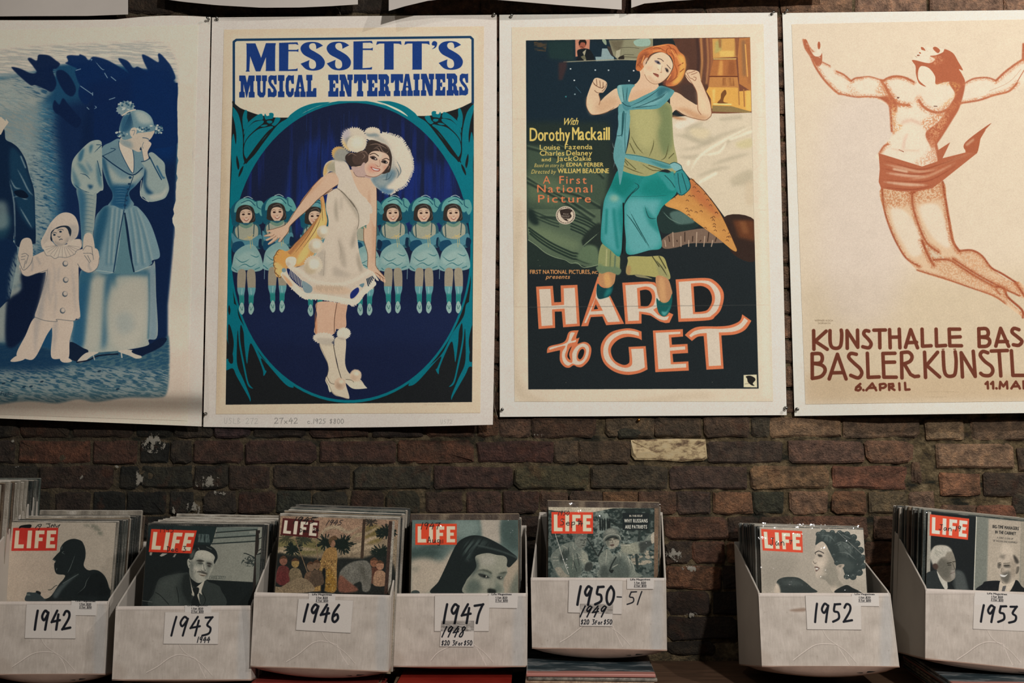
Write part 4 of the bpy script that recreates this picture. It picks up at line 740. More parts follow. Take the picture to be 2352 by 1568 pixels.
    for x, y in ((1240, 610), (1236, 597), (1636, 877), (1300, 878)): c.e(x, y, .9, .9, '7c7c70', a=.6)
    c.p([(1214, 704), (1741, 699), (1741, 701), (1214, 706)], '4a4a46', a=.35)
    c.clip = None
    c.hand('53 XVU $684', 1680, 938, 10, .7, 'b9b4ab')

def art_figure(c):
    A, B, Cc, D, E = Z(1790, 20, 4.185), Z(1950, 60, 4.356), Z(1930, 300, 3.4076), Z(1810, 700, 4.339), Z(1830, 80, 7.841)
    c.p([(1818.2, 55.8), (2352, 44.6), (2500, 42), (2500, 920), (2352, 921), (1850, 928), (1834, 500)], 'decfb7')
    c.clip = c.p([(1818.2, 55.8), (2352, 44.6), (2500, 42), (2500, 920), (2352, 921), (1850, 928), (1834, 500)], 'decfb7')
    c.p([(1840, 640), (2500, 620), (2500, 915), (1855, 925)], 'cfbfa2', soft=40, a=.8); c.p([(1850, 860), (2500, 860), (2500, 915), (1850, 922)], 'c6ae8c', soft=12, a=.6)
    c.f([(1900, 250), (2080, 240), (2060, 700), (1900, 700)], 'd6cac2', a=.5, soft=40)
    s_, d_, hi = 'ae6446', '9a4c33', 'e3d6c0'
    def body(q, fn, clip=None):
        return c.f(fn(q), hi)
    # pale body shapes
    arm1 = E([(120,80),(170,80),(220,180),(300,290),(375,265),(380,130),(425,130),(430,250),(460,350),(455,480),(600,570),(800,690),(980,810),(1100,770),(1300,750),(1550,800),(1700,760),(1900,750),(2117,850),(2117,1300),(1700,1300),(1500,1170),(1200,1130),(900,1090),(750,1070),(600,950),(430,720),(330,560),(240,370),(150,230)])
    mA = c.f(arm1, hi)
    tors = B([(300,560),(500,500),(660,570),(700,380),(630,345),(700,250),(740,210),(870,215),(970,230),(1080,330),(1140,440),(1110,430),(1165,560),(1330,515),(1470,540),(1640,400),(1751,330),(1751,560),(1600,660),(1400,710),(1130,780),(1040,930),(860,1190),(860,1400),(300,1340),(330,1220),(440,1050),(400,800),(300,740)])
    mT = c.f(tors, hi)
    spk = dict(n=(2.2, 2.2, 30, .38, .62))
    # arm shading
    for q, wd in (([(120,90),(160,240),(250,380),(330,560),(430,720),(530,850),(660,980),(760,1060)], 7), ([(170,100),(230,220),(300,300)], 3), ([(760,1060),(900,1085)], 5), ([(900,1090),(1100,1120),(1250,1110),(1500,1130),(1650,1200)], 5),
                  ([(460,490),(600,560)], 4), ([(720,660),(850,720),(980,830)], 6), ([(980,830),(1060,780),(1160,770)], 6), ([(1160,765),(1300,752),(1450,790),(1560,830)], 4), ([(1560,830),(1640,780),(1780,755),(1900,760),(2000,800),(2110,850)], 6), ([(1520,820),(1600,950),(1680,1080),(1800,1220)], 9), ([(1800,1230),(1900,1260),(2040,1270)], 5)):
        c.l(E(q), wd * .66, s_, a=1, soft=.3, n=(1.6, 1.6, 10, -.1, .45))
        c.l(E(q), wd * 2.2, 'c58058', a=.7, clip=mA, soft=1.8, n=(2.2, 1.2, 35, .38, .62))
    c.f(E([(130,100),(180,100),(240,260),(320,380),(420,380),(455,330),(455,480),(420,560),(360,560),(260,380),(170,240)]), s_, a=.95, n=(3, 10, -60, .05, .45)); c.e(1830+400/7.841, 80+190/7.841, 3.3, 9, s_); c.f(E([(1480,1130),(1650,1100),(1800,1220),(1790,1400),(1700,1330),(1600,1210)]), s_, soft=1.5)
    c.f(E([(900,900),(1060,960),(1140,1080),(980,1060)]), 'cf9f7c', a=.6, soft=3, **spk); c.f(E([(1420,1000),(1560,880),(1640,1060),(1560,1120)]), 'cc9268', a=.8, soft=4, **spk)
    # head
    c.f(B([(630,345),(660,340),(800,370),(860,330),(810,300),(870,290),(940,260),(960,230),(1040,270),(1090,350),(1140,440),(1100,430),(1130,480),(1160,560),(1110,620),(1060,560),(960,560),(870,580),(860,500),(800,420),(720,400),(690,460),(700,540),(770,605),(700,570),(670,480),(665,400)]), s_)
    c.f(B([(720,210),(745,215),(765,245),(740,240),(725,235)]), s_); c.f(B([(840,215),(870,207),(910,240),(890,270),(850,240)]), s_); c.e(1950+710/4.356, 60+268/4.356, 2.6, 1.6, s_, ang=30); c.e(1950+693/4.356, 60+292/4.356, 3.4, 1.8, '9c6a55')
    c.f(B([(800,320),(900,300),(940,340),(880,390),(820,370)]), 'd59c74', a=.6, soft=3, **spk); c.l(B([(660,300),(680,310)]), 1, 'a87e66'); c.l(B([(760,210),(790,260)]), .8, 'b99a80', a=.5); c.l(B([(900,215),(970,225)]), .8, 'b99a80', a=.5)
    # chest, right arm
    c.f(B([(1000,560),(1130,560),(1160,600),(1110,800),(1040,930),(860,1200),(800,1170),(770,1060),(900,950),(1000,800),(1060,680)]), s_, soft=.8)
    c.f(B([(860,580),(1000,560),(1110,590),(1060,700),(980,790),(880,830),(1040,700),(1060,620),(980,590)]), 'd39a60', a=.8, soft=4, **spk)
    for q, wd in (([(1160,570),(1250,525),(1380,515),(1470,545)], 6), ([(1470,545),(1560,460),(1680,370),(1751,330)], 8), ([(1110,770),(1300,740),(1450,690),(1600,650),(1680,570)], 7), ([(1740,330),(1745,180)], 9), ([(340,545),(420,505),(500,500),(580,520),(650,560)], 6),
                  ([(360,590),(410,700),(450,760),(500,780),(600,790)], 8), ([(700,740),(740,800),(820,850),(920,860),(1040,800)], 10), ([(410,800),(420,900),(425,1000),(430,1050)], 9), ([(310,1260),(350,1200),(390,1180)], 7), ([(860,1160),(880,1240),(900,1330)], 12)):
        c.l(B(q), wd * .6, s_, a=1, soft=.3, n=(1.6, 1.6, 10, -.1, .45)); c.l(B(q), wd * 2, 'c58058', a=.7, clip=mT, soft=2, n=(2.2, 1.2, 35, .38, .62))
    c.l(B([(1680,560),(1751,440)]), 2, s_, a=.8); c.l(B([(1400,650),(1600,560),(1720,430)]), 1.2, 'b98468', a=.5)
    c.f(B([(440,780),(480,830),(470,950),(540,1000),(440,1060),(415,900)]), 'd3a070', a=.9, soft=3, **spk)
    c.f(B([(720,960),(860,880),(950,880),(1000,900),(880,1120),(780,1050)]), 'cc9068', a=.9, soft=4, **spk); c.f(B([(760,1080),(860,1180),(870,1360),(740,1400),(640,1380),(800,1240)]), 'd09a78', a=.7, soft=5, **spk)
    c.l(B([(540,960),(620,940),(700,970)]), 8, 'd3b09a', a=.6, soft=3); c.l(B([(580,1080),(555,1140),(545,1220)]), 5, 'd8b6a2', a=.7, soft=3); c.l(B([(500,1235),(545,1255)]), 2, '8a4a38'); c.l(B([(430,1225),(520,1240),(700,1245)]), 4, 'dcbfa6', a=.6, soft=2)
    c.f(B([(478,710),(505,710),(490,725)]), '6f4a40'); c.l(B([(850,800),(880,801)]), 2, '6f4a40'); c.l(B([(640,760),(700,690),(720,700)]), 4, 'dcc0a6', a=.6, soft=2)
    # legs
    thigh = Cc([(320,450),(560,470),(800,400),(830,560),(870,740),(900,880),(940,930),(1060,940),(1130,1000),(1200,1090),(1340,1180),(1400,1180),(1438,1220),(1438,1310),(1330,1260),(1300,1270),(1340,1350),(1420,1420),(1432,1460),(1400,1440),(1280,1350),(1200,1300),(1000,1220),(800,1160),(640,1110),(590,1080),(530,1010),(470,930),(400,790),(345,640)])
    mL = c.f(thigh, 'd9bd9c')
    c.f(Cc([(400,600),(520,640),(620,800),(640,950),(560,980),(480,860),(420,740)]), 'e0d1ba', soft=4, clip=mL); c.f(Cc([(620,600),(760,580),(830,740),(860,900),(800,900),(700,800)]), 'e0d1ba', soft=4, clip=mL)
    c.f(Cc([(320,450),(800,400),(820,520),(640,560),(350,600)]), 'bf8058', a=.8, soft=6, clip=mL, **spk)
    c.p(Cc([(660,880),(720,1010),(830,1010),(760,950),(700,900)]), 'd3c3a8'); c.f(Cc([(1050,1120),(1120,1150),(1220,1210),(1200,1215),(1100,1170)]), 'd3c3a8')
    c.f(Cc([(740,1030),(850,1030),(1000,1110),(1060,1150),(1000,1200),(800,1140)]), 'c99b74', a=.8, soft=4, clip=mL, **spk); c.f(Cc([(930,960),(1060,960),(1160,1080),(1140,1130),(1000,1060)]), 'cf9f78', a=.8, soft=4, clip=mL, **spk)
    c.f(Cc([(1150,1130),(1400,1200),(1430,1260),(1250,1220)]), 'c48e68', a=.7, soft=4, clip=mL, **spk); c.f(Cc([(1000,1150),(1250,1230),(1300,1330),(1050,1220)]), 'c9936c', a=.7, soft=4, clip=mL, **spk)
    for q, wd in (([(325,450),(345,620),(400,790),(470,930),(530,1010),(620,1060)], 6), ([(800,400),(820,520),(850,700),(880,860),(930,940)], 9), ([(560,480),(570,600),(620,760),(680,880),(770,950)], 7), ([(640,860),(680,960),(730,1050)], 9), ([(600,1090),(800,1150),(1000,1220),(1200,1290),(1290,1350)], 4.5),
                  ([(930,940),(1030,935),(1110,980),(1180,1070),(1270,1120),(1380,1190)], 7), ([(730,1010),(850,1010),(950,1070),(1060,1140),(1190,1210)], 7), ([(880,1000),(1000,1080),(1100,1140),(1250,1220),(1400,1290)], 6), ([(1210,1220),(1280,1230),(1310,1300),(1420,1400),(1428,1460)], 8), ([(1370,1185),(1400,1230),(1438,1290)], 8), ([(1220,1240),(1250,1280)], 4), ([(550,490),(580,480)], 10)):
        c.l(Cc(q), wd * .6, '97492e', a=1, soft=.3, n=(1.6, 1.6, 10, -.1, .45)); c.l(Cc(q), wd * 2, 'b8754f', a=.75, clip=mL, soft=2, n=(2.2, 1.2, 35, .34, .62))
    # sash
    sash = Cc([(300,175),(330,190),(450,230),(640,280),(760,240),(760,155),(860,90),(800,215),(980,170),(975,95),(1080,30),(1140,-10),(1080,90),(1080,150),(1070,175),(980,230),(800,390),(720,450),(600,475),(480,475),(320,450),(300,400),(310,290)])
    c.p(sash, 'ae6648'); c.f(B([(1420,970),(1330,1080),(1290,1240),(1240,1290),(1170,1250),(1165,1160)]), 'a86042')
    mS = c.p(Cc([(300,175),(640,280),(760,240),(980,170),(1070,175),(800,390),(600,475),(320,450)]), 'ae6648')
    for q, wd, cc_ in (([(340,260),(480,290),(620,320),(760,300)], 6, 'd2a98a'), ([(360,330),(520,350),(680,360)], 7, 'd6b296'), ([(340,400),(520,420),(680,425)], 7, 'dcc0a4'), ([(540,380),(700,350),(900,250)], 6, 'cc9c7c'), ([(420,300),(520,320)], 6, 'dcc3a6'), ([(700,300),(900,220),(1040,170)], 3, 'c08a68'), ([(990,110),(1040,70)], 5, 'd0a585')):
        c.l(Cc(q), wd, cc_, a=.75, soft=1.5, taper=2)
    for q in ([(310,220),(600,300),(760,270),(980,190)], [(310,290),(560,340),(740,320)], [(320,380),(560,400),(720,380),(940,250)], [(320,440),(560,460),(720,430)]): c.l(Cc(q), 2.4, '8f462f', a=.8, soft=.6, taper=2)
    # lettering, brush strokes
    k = '6a3626'
    def w_(q, wd=8.2): c.l(D(q), wd, k, smooth=len(q) > 4, a=.97)
    for q in ([(255,255),(258,440)], [(380,260),(270,360),(390,440)], [(418,255),(420,370),(440,420),(490,430),(525,400),(535,300),(530,250)], [(590,430),(588,255),(588,255),(695,420),(695,420),(692,250)], [(805,260),(770,255),(755,290),(800,340),(828,385),(805,425),(745,415)],
              [(855,250),(970,248)], [(912,250),(915,425)], [(1012,245),(1018,425)], [(1108,240),(1115,425)], [(1018,320),(1112,318)], [(1170,420),(1222,245),(1222,245),(1290,425)], [(1185,375),(1280,370)], [(1335,240),(1340,410),(1340,410),(1425,405)], [(1475,240),(1480,408),(1480,408),(1570,402)],
              [(1710,240),(1605,240),(1605,240),(1612,405),(1612,405),(1728,405)], [(1612,320),(1715,316)], [(1900,235),(1905,412)], [(1900,238),(1970,235),(1995,270),(1980,310),(1905,318)], [(1905,318),(1990,330),(2010,370),(1980,408),(1905,412)], [(2070,408),(2118,232),(2118,232),(2198,410)], [(2085,365),(2185,362)], [(2300,245),(2250,232),(2232,270),(2290,320),(2330,360),(2300,400),(2245,395)]):
        w_(q)
    for q in ([(240,485),(242,730)], [(240,485),(320,485),(342,530),(320,575),(245,580)], [(245,580),(340,600),(370,650),(330,710),(242,730)], [(410,735),(492,490),(492,490),(578,735)], [(435,675),(555,672)], [(680,490),(625,482),(605,520),(660,580),(715,630),(735,680),(700,725),(625,700)], [(790,480),(798,720),(798,720),(908,715)],
              [(1065,480),(945,482),(945,482),(955,718),(955,718),(1078,718)], [(950,570),(1062,568)], [(1130,478),(1135,725)], [(1130,475),(1200,470),(1235,510),(1215,560),(1140,590)], [(1160,590),(1220,690),(1260,712),(1300,708)], [(1360,470),(1370,720)], [(1490,470),(1380,600),(1510,715)], [(1545,465),(1555,640),(1580,700),(1630,708),(1665,680),(1675,560),(1665,465)],
              [(1738,715),(1725,475),(1725,475),(1865,710),(1865,710),(1845,460)], [(1990,475),(1940,462),(1915,500),(1960,560),(2025,610),(2040,660),(2010,700),(1950,700),(1920,680)], [(2025,458),(2185,452)], [(2102,460),(2120,705)], [(2225,455),(2240,700),(2240,700),(2400,700)]):
        w_(q)
    for x in (1545, 1660): c.l(D([(x - 10, 440), (x + 10, 438)]), 2, k)
    for q in ([(720,785),(680,820),(675,845)], [(675,840),(700,850),(725,830),(710,812),(680,822)], [(750,845),(752,848)], [(780,848),(840,780),(840,780),(878,848)], [(810,825),(870,823)], [(915,790),(918,845)], [(915,790),(960,785),(975,805),(950,825),(918,822)], [(1005,788),(1008,845)], [(1005,788),(1045,785),(1050,808),(1010,820)], [(1020,820),(1060,845)], [(1108,780),(1112,845)], [(1165,775),(1170,843),(1170,843),(1210,840)],
              [(1968,785),(1988,765),(1988,765),(1992,830)], [(2022,785),(2042,765),(2042,765),(2045,830)], [(2075,828),(2078,830)], [(2108,830),(2115,765),(2115,765),(2145,810),(2145,810),(2180,762),(2180,762),(2185,830)], [(2225,830),(2270,762),(2270,762),(2310,830)], [(2245,810),(2300,808)], [(2345,760),(2348,830)]):
        w_(q, 5.6)
    c.t('WERNER KOCH', 1871, 737.5, 4.2, '7d6b55', w=42); c.t('DORNACH', 1879, 743.5, 4, '7d6b55', w=28); c.t('GRAPH. ANSTALT W. WASSERMANN BASEL', 2128, 900, 2, 'a8977b', w=75)
    c.l(D([(1410,915),(1580,915)]), .6, 'a8977b', a=.8)

def art_blue(c):
    A, B, Cc, D, E, F = Z(0, 0, 4.704), Z(0, 220, 4.6125), Z(140, 210, 4.9), Z(0, 470, 4.127), Z(140, 440, 3.825), Z(0, 780, 4.8)
    c.p([(-90, 72), (0, 69), (455, 57.4), (447, 330), (430, 884), (431, 975), (-90, 975)], 'c0b3a4')
    c.p([(-90, 800), (440, 800), (435, 960), (-90, 960)], 'b3a596', soft=25, a=.8)
    nv, nv2, md, lt = '0d1c38', '06214a', '1c4660', '7f8c8a'
    # hatched sky
    c.f([(-90, 150), (-60, 125), (20, 112), (100, 105), (200, 100), (300, 96), (370, 98), (400, 130), (408, 190), (405, 300), (-90, 300)], '8f9590', a=.8, n=(26, 2.2, 4, .3, .62), soft=5)
    c.f([(-90, 200), (50, 170), (150, 150), (260, 150), (330, 160), (385, 165), (402, 200), (400, 420), (-90, 420)], '2c5a70', a=.8, soft=9)
    blob = c.f([(-90, 240), (0, 185), (80, 165), (130, 150), (200, 145), (260, 150), (330, 160), (385, 165), (406, 200), (402, 500), (383, 700), (383, 780), (380, 800), (383, 860), (375, 905), (300, 908), (220, 915), (140, 910), (60, 915), (-90, 915)], '17405e', soft=4, smooth=False)
    c.clip = blob
    c.f([(-90, 200), (60, 190), (100, 260), (70, 420), (90, 620), (60, 760), (-90, 760)], '97988c', soft=20, a=.8, n=(60, 40, 30, .2, .5)); c.f([(-90, 170), (60, 220), (140, 300), (130, 480), (100, 560), (-90, 520)], '6d8286', a=.9, soft=18, n=(14, 2.2, 25, .28, .6))
    c.f([(0, 330), (90, 330), (120, 430), (110, 540), (60, 600), (0, 500)], '7e8e8e', a=.8, soft=16, n=(9, 2.4, 12, .3, .55)); c.f([(90, 240), (150, 300), (150, 520), (110, 480)], '2f5f78', a=.8, soft=14, n=(9, 2, 12, .35, .6))
    c.f([(130, 260), (230, 220), (400, 150), (410, 500), (400, 800), (200, 820), (150, 700), (140, 420)], '0e2345', soft=16)
    c.f([(200, 250), (400, 180), (403, 500), (390, 800), (250, 800), (210, 600)], '0a1d3c', soft=10)
    c.f([(300, 140), (400, 150), (405, 360), (330, 330)], '062652', soft=20)
    c.f([(-60, 180), (60, 150), (130, 165), (100, 190), (20, 240), (-40, 240)], '8a9692', a=.75, soft=7, n=(20, 2.4, 8, .25, .6)); c.f([(-60, 190), (40, 150), (120, 200), (60, 250), (-60, 260)], '8f9690', a=.7, soft=8, n=(16, 2.2, 20, .3, .6))
    c.clip = None
    # leafy silhouette at the top
    for q in ([(300,640),(330,625),(395,655),(410,600),(440,588),(530,600),(600,650),(648,690),(610,740),(570,760),(610,900),(560,990),(480,960),(380,920),(330,920),(230,840),(130,740),(140,722),(230,745),(330,790),(395,780),(360,720)],
              [(720,610),(760,595),(850,600),(860,585),(920,610),(960,650),(1010,612),(1160,650),(1340,755),(1400,800),(1290,660),(1290,628),(1380,660),(1440,735),(1490,720),(1600,780),(1550,660),(1535,590),(1600,610),(1710,670),(1705,590),(1730,580),(1790,640),(1850,720),(1895,835),(1870,880),(1915,960),(1905,1200),(1890,1568),(1100,1568),(1020,1250),(1000,1030),(870,930),(810,780),(830,740),(740,700),(705,680),(735,660)],
              [(610,770),(680,760),(760,830),(820,960),(780,1040),(700,1000),(620,860)], [(860,930),(920,930),(1000,1020),(980,1080),(920,1130),(850,1040)], [(570,1150),(590,1080),(640,1130),(680,1060),(740,1130),(800,1200),(880,1300),(830,1380),(740,1330),(660,1260),(590,1210)]):
        c.f(A(q), '0a1c3c' if q[0][0] < 700 else '08224a', a=.97, soft=.8)
    c.p([(260, 175), (400, 185), (401, 330), (250, 330)], '07224b', soft=10, a=.9); c.p([(200, 190), (300, 180), (300, 330), (215, 330)], '0a1f44', soft=12, a=.8)
    for q in ([(1030,665),(1100,745),(1130,750)],[(1130,790),(1160,840)],[(1200,830),(1250,870)],[(1020,1140),(1040,1160),(1015,1175)],[(940,1160),(960,1180)],[(1180,1075),(1240,1055)],[(820,760),(870,745)],[(930,640),(990,640),(980,660)],[(1000,1000),(1000,1030)],[(870,930),(1000,1020)]): c.l(A(q), 2, '7a93a0', taper=2, a=.8)
    # ragged right edge
    rr = np.random.RandomState(8); edge = []
    for i in range(60):
        y = 195 + i * 10.2; x = 407.5 - max(0, y - 380) * .043 + rr.uniform(-2, 2)
        if 470 < y < 520: x -= 5
        edge.append((x, y))
    c.p([(446, 190)] + edge + [(429, 800)], 'bdb0a0')
    c.p([(396, 190), (408, 190), (404, 380)], '06214a')
    # ground
    gr = c.f([(-90, 800), (60, 790), (150, 810), (250, 800), (330, 810), (370, 795), (386, 770), (388, 830), (383, 900), (360, 912), (290, 912), (220, 922), (180, 915), (130, 925), (60, 920), (-90, 925)], '3c5963', soft=3)
    c.f([(-90, 800), (386, 780), (388, 880), (-90, 880)], '1a3f58', a=.8, soft=12, n=(9, 2, -12, .32, .6), clip=gr); c.f([(-90, 850), (386, 850), (388, 925), (-90, 925)], '7c8684', a=.8, soft=8, n=(12, 2.2, 14, .35, .62), clip=gr); c.f([(-90, 790), (140, 800), (120, 850), (-90, 840)], '0f2c48', a=.8, soft=10, clip=gr)
    for x, y in ((228, 852), (28, 874), (55, 888), (71, 887), (96, 876), (270, 893), (8, 880)): c.e(x, y, 4.5, 2, '182f40', ang=-15)
    c.t('Figlio', 1, 907, 9, '1b2e3d', w=27, shear=.2)
    # big man, left
    m = c.f(B([(-60,330),(40,350),(60,460),(130,500),(200,560),(270,680),(310,830),(360,1000),(372,1250),(378,1530),(350,1568),(160,1568),(160,1100),(130,1600),(0,1700),(-200,1700)]), '0c2039')
    c.f(B([(110,560),(230,640),(300,830),(360,1080),(370,1400),(240,1300),(160,1100),(110,900)]), '14344c', soft=5, clip=m); c.f(D([(-60,360),(160,400),(100,860),(60,920),(-60,960)]), '0d2340'); c.f(D([(-60,80),(100,120),(60,300),(-60,300)]), '1b3d50', soft=8, a=.9)
    for q in ([(180,770),(240,880),(300,1000),(355,1060)],[(110,880),(160,970),(220,980)],[(130,1080),(200,1060),(260,1090),(295,1095)],[(100,900),(150,1150),(160,1568)],[(220,640),(270,760)],[(210,1180),(280,1300),(340,1400)]): c.l(B(q), 3, '7f9398', taper=2, a=.8, soft=.6)
    c.f(B([(-60,1150),(60,1130),(90,1330),(60,1400),(-60,1400)]), '6d8080', soft=8, a=.8); c.f(B([(150,1010),(240,1000),(300,1060),(260,1085),(180,1060)]), '081628')
    c.p(B([(-20,225),(15,225),(60,270),(62,240),(92,280),(40,350),(10,410),(-40,420)]), 'b5aa98')
    c.f(D([(100,620),(160,450),(240,420),(300,500),(200,680),(120,800),(80,910),(90,700)]), '7e8f8e', a=.8, soft=5, n=(12, 3, 60, .2, .6)); c.f(D([(210,640),(440,630),(330,1070),(200,1300),(60,1330),(60,950),(100,880),(200,800)]), '0b1830', soft=4)
    # woman, right: skirt
    m = c.f(E([(170,700),(330,690),(460,700),(640,700),(790,650),(825,620),(835,900),(848,1260),(770,1300),(760,1350),(560,1390),(330,1410),(230,1405),(190,1370),(115,1330),(80,1320),(100,1120),(160,1100)]), '8f958c')
    c.f(E([(170,700),(270,720),(240,1100),(190,1370),(90,1320),(110,1130)]), '24506a', soft=6, clip=m); c.f(E([(390,760),(450,760),(400,1000),(400,1300),(360,1380),(360,1100)]), '2d566c', soft=8, clip=m); c.f(E([(200,720),(800,680),(800,740),(500,740),(480,850),(400,740),(200,800)]), '2a556a', soft=7, a=.9, clip=m)
    c.f(E([(770,700),(825,640),(845,1250),(770,1290)]), '6c8088', soft=5, clip=m); c.l(E([(772,720),(775,1000),(765,1290)]), 3, '335a6b', soft=2, clip=m)
    c.f(E([(450,900),(700,760),(760,1000),(700,1340),(460,1360)]), 'a29f92', a=.8, soft=12, clip=m); c.f(E([(480,1100),(600,1060),(640,1200),(520,1250)]), '7f8b8a', a=.5, soft=10, clip=m); c.f(E([(260,800),(360,760),(340,1300),(220,1380)]), '9c9c90', a=.8, soft=9, clip=m)
    c.f(E([(80,1320),(190,1370),(240,1405),(150,1490),(60,1440)]), '0e1c30')
    for q, s2 in (([(140,1495),(220,1415),(330,1410),(260,1450),(200,1495)], 0), ([(500,1400),(620,1390),(710,1450),(660,1465),(600,1440)], 0)): c.f(E(q), 'a9a294')
    c.l(E([(140,1498),(240,1480),(330,1440),(500,1425)]), 3, '0b1526'); c.l(E([(285,1440),(295,1475)]), 2.4, '8f9490'); c.l(E([(530,1420),(535,1455)]), 3, '9c9c92'); c.f(E([(620,1400),(760,1350),(860,1290),(930,1290),(880,1360),(740,1430),(700,1440)]), '0a1830')
    # coat skirts
    c.p(E([(555,170),(640,720),(455,720),(500,500)]), '4d6f78')
    m = c.f(E([(420,115),(630,120),(700,160),(780,270),(840,430),(868,570),(800,605),(790,640),(650,705),(620,540),(560,200),(500,560),(460,712),(300,690),(280,500),(300,250),(340,170)]), '67828a')
    c.f(E([(340,170),(420,120),(400,300),(300,640),(280,400)]), '1f4a62', soft=7, clip=m); c.f(E([(555,200),(610,560),(640,700),(480,700),(520,450)]), '57767c', soft=3, clip=m)
    for x0, x1 in ((440,400),(480,440),(520,480),(600,660),(640,720),(660,790)): c.l(E([(x0,150),((x0+x1)/2,350),(x1,640)]), 5, '3b6070', a=.6, soft=2.5, clip=m); c.l(E([(x0+14,150),((x0+x1)/2+18,350),(x1+18,620)]), 4, '95a09a', a=.5, soft=2, clip=m)
    c.l(E([(556,150),(510,400),(460,712)]), 2.4, '13304a'); c.l(E([(560,190),(600,500),(640,700)]), 3.4, '0d2238'); c.l(E([(310,690),(460,710)]), 1.4, '90a09c'); c.l(E([(650,705),(790,650)]), 1.4, '90a09c')
    # bodice
    m = c.f(Cc([(640,530),(560,570),(470,620),(455,720),(470,880),(520,1030),(575,1130),(575,1210),(530,1280),(600,1285),(715,1330),(820,1275),(780,1200),(770,1130),(840,1060),(920,960),(1000,800),(960,700),(910,650),(800,650),(700,560)]), '5f7b84')
    c.f(Cc([(560,1060),(830,1040),(770,1130),(780,1240),(715,1320),(560,1280),(580,1180)]), '1c4866', soft=5, clip=m); c.f(Cc([(490,800),(600,900),(700,980),(900,900),(900,960),(760,1040),(560,1000)]), '8f9890', soft=6, a=.9, clip=m); c.f(Cc([(460,760),(500,780),(560,1000),(600,1120),(560,1100),(500,950)]), '1f4a63', soft=4, clip=m)
    c.f(Cc([(650,570),(700,600),(790,650),(800,655),(825,760),(820,900),(800,920),(720,790),(660,650)]), 'b9ad9d'); c.l(Cc([(650,560),(660,650),(740,820),(810,920),(822,780),(808,660)]), 1.6, '1a3a54')
    c.p(Cc([(640,600),(560,640),(610,655),(468,725),(790,925),(700,760)]), '5b7680', a=.9); c.l(Cc([(468,725),(620,840),(800,940),(915,860)]), 2.6, '0f2a44'); c.l(Cc([(560,640),(610,655),(468,725)]), 1.6, '17344c')
    c.e(140+778/4.9, 210+968/4.9, 3.5, 3, '1a3c56'); c.l(Cc([(815,950),(770,1080),(725,1200),(718,1320)]), 1.6, '0f2a44')
    for y in (1040,1100,1170,1225,1280): c.e(140+(768-(y-1040)*.2)/4.9, 210+y/4.9, 3.5, 2.2, '14304a')
    for y in (1030,1060,1090,1120,1150,1190,1220,1250): c.l(Cc([(600,y+5),(680,y),(740,y+8)]), 1, '5d8190', a=.7, taper=2)
    # sleeves
    m = c.f(Cc([(400,545),(450,560),(460,620),(465,900),(478,1090),(440,1120),(400,1150),(340,1160),(260,1145),(180,1100),(120,1020),(115,900),(135,770),(220,660),(320,570)]), '899690')
    for q, cc_, sf in (([(200,700),(260,640),(240,760),(200,790)], '2d5a72', 3), ([(320,620),(360,600),(330,700)], '2f5b70', 3), ([(180,800),(250,830),(320,940),(240,900)], '4a6e7a', 4), ([(300,1050),(360,1060),(330,1100)], '123c5c', 3), ([(150,1030),(200,1060),(180,1100)], '2b5a70', 3), ([(400,800),(440,900),(460,1080),(410,1000)], '3c6474', 4), ([(120,850),(150,900),(220,1060),(150,1040)], '4a6d7a', 4), ([(280,780),(350,880),(330,900)], '46697a', 4)): c.f(Cc(q), cc_, soft=sf, a=.9, clip=m)
    for q in ([(370,690),(440,620),(460,600)],[(400,600),(445,600)],[(410,780),(450,950)],[(210,920),(280,940),(330,990)],[(140,1040),(240,1110),(330,1140)]): c.l(Cc(q), 1.6, '143650', taper=2)
    m = c.f(Cc([(180,1090),(340,1160),(400,1150),(375,1500),(362,1600),(355,1790),(250,1790),(220,1500),(200,1260)]), '7e8c88'); c.f(Cc([(180,1100),(280,1180),(270,1500),(262,1790),(240,1780)]), '2f5a72', soft=7, clip=m)
    for y in range(1170, 1780, 45): c.l(Cc([(220+(y-1170)*.05,y),(300,y-10),(380-(y-1170)*.03,y+6)]), 1.3, '2f5468', a=.6, taper=2)
    m = c.f(Cc([(985,700),(1030,685),(1100,740),(1165,810),(1175,920),(1215,1070),(1200,1150),(1150,1210),(1000,1242),(930,1190),(892,1170),(900,1100),(920,1000),(940,860),(905,790),(1000,760)]), '7f8f8c')
    c.f(Cc([(920,860),(960,900),(960,1060),(1040,1150),(960,1140),(920,1000)]), '163d5a', soft=4, clip=m); c.l(Cc([(1000,740),(1060,860),(1130,990)]), 2.6, '163a55', clip=m); c.l(Cc([(1080,840),(1140,960),(1160,970)]), 4, '2b5570', clip=m, soft=1); c.f(Cc([(1000,1170),(1130,1140),(1200,1060),(1160,1180),(1030,1220)]), '9ba097', soft=4, clip=m)
    c.l(Cc([(905,1000),(895,1170),(985,1240)]), 1.6, '9ca59c')
    # face, hair, hand
    m = c.f(Cc([(700,490),(830,430),(1040,430),(1030,500),(990,550),(950,560),(910,600),(905,660),(870,680),(800,650),(700,610),(660,560)]), 'ab a191'.replace(' ', ''))
    c.f(Cc([(660,540),(780,560),(800,640),(700,610)]), '6f8387', soft=5, a=.8, clip=m)
    m = c.f(Cc([(830,205),(930,220),(1010,280),(1045,370),(1040,440),(940,460),(860,470),(800,520),(700,540),(655,450),(665,370),(700,280),(760,230)]), '5e7b84')
    c.f(Cc([(830,215),(950,240),(1030,350),(900,360),(850,290)]), '95a09a', a=.9, soft=5, clip=m); c.f(Cc([(690,300),(780,250),(790,400),(700,470),(670,420)]), '1d4864', a=.8, soft=4, clip=m)
    for k2 in range(7): c.l(Cc([(780,240),(740+k2*10,340),(690+k2*22,470)]), 1.2, '14345084'[:6], taper=2, a=.7)
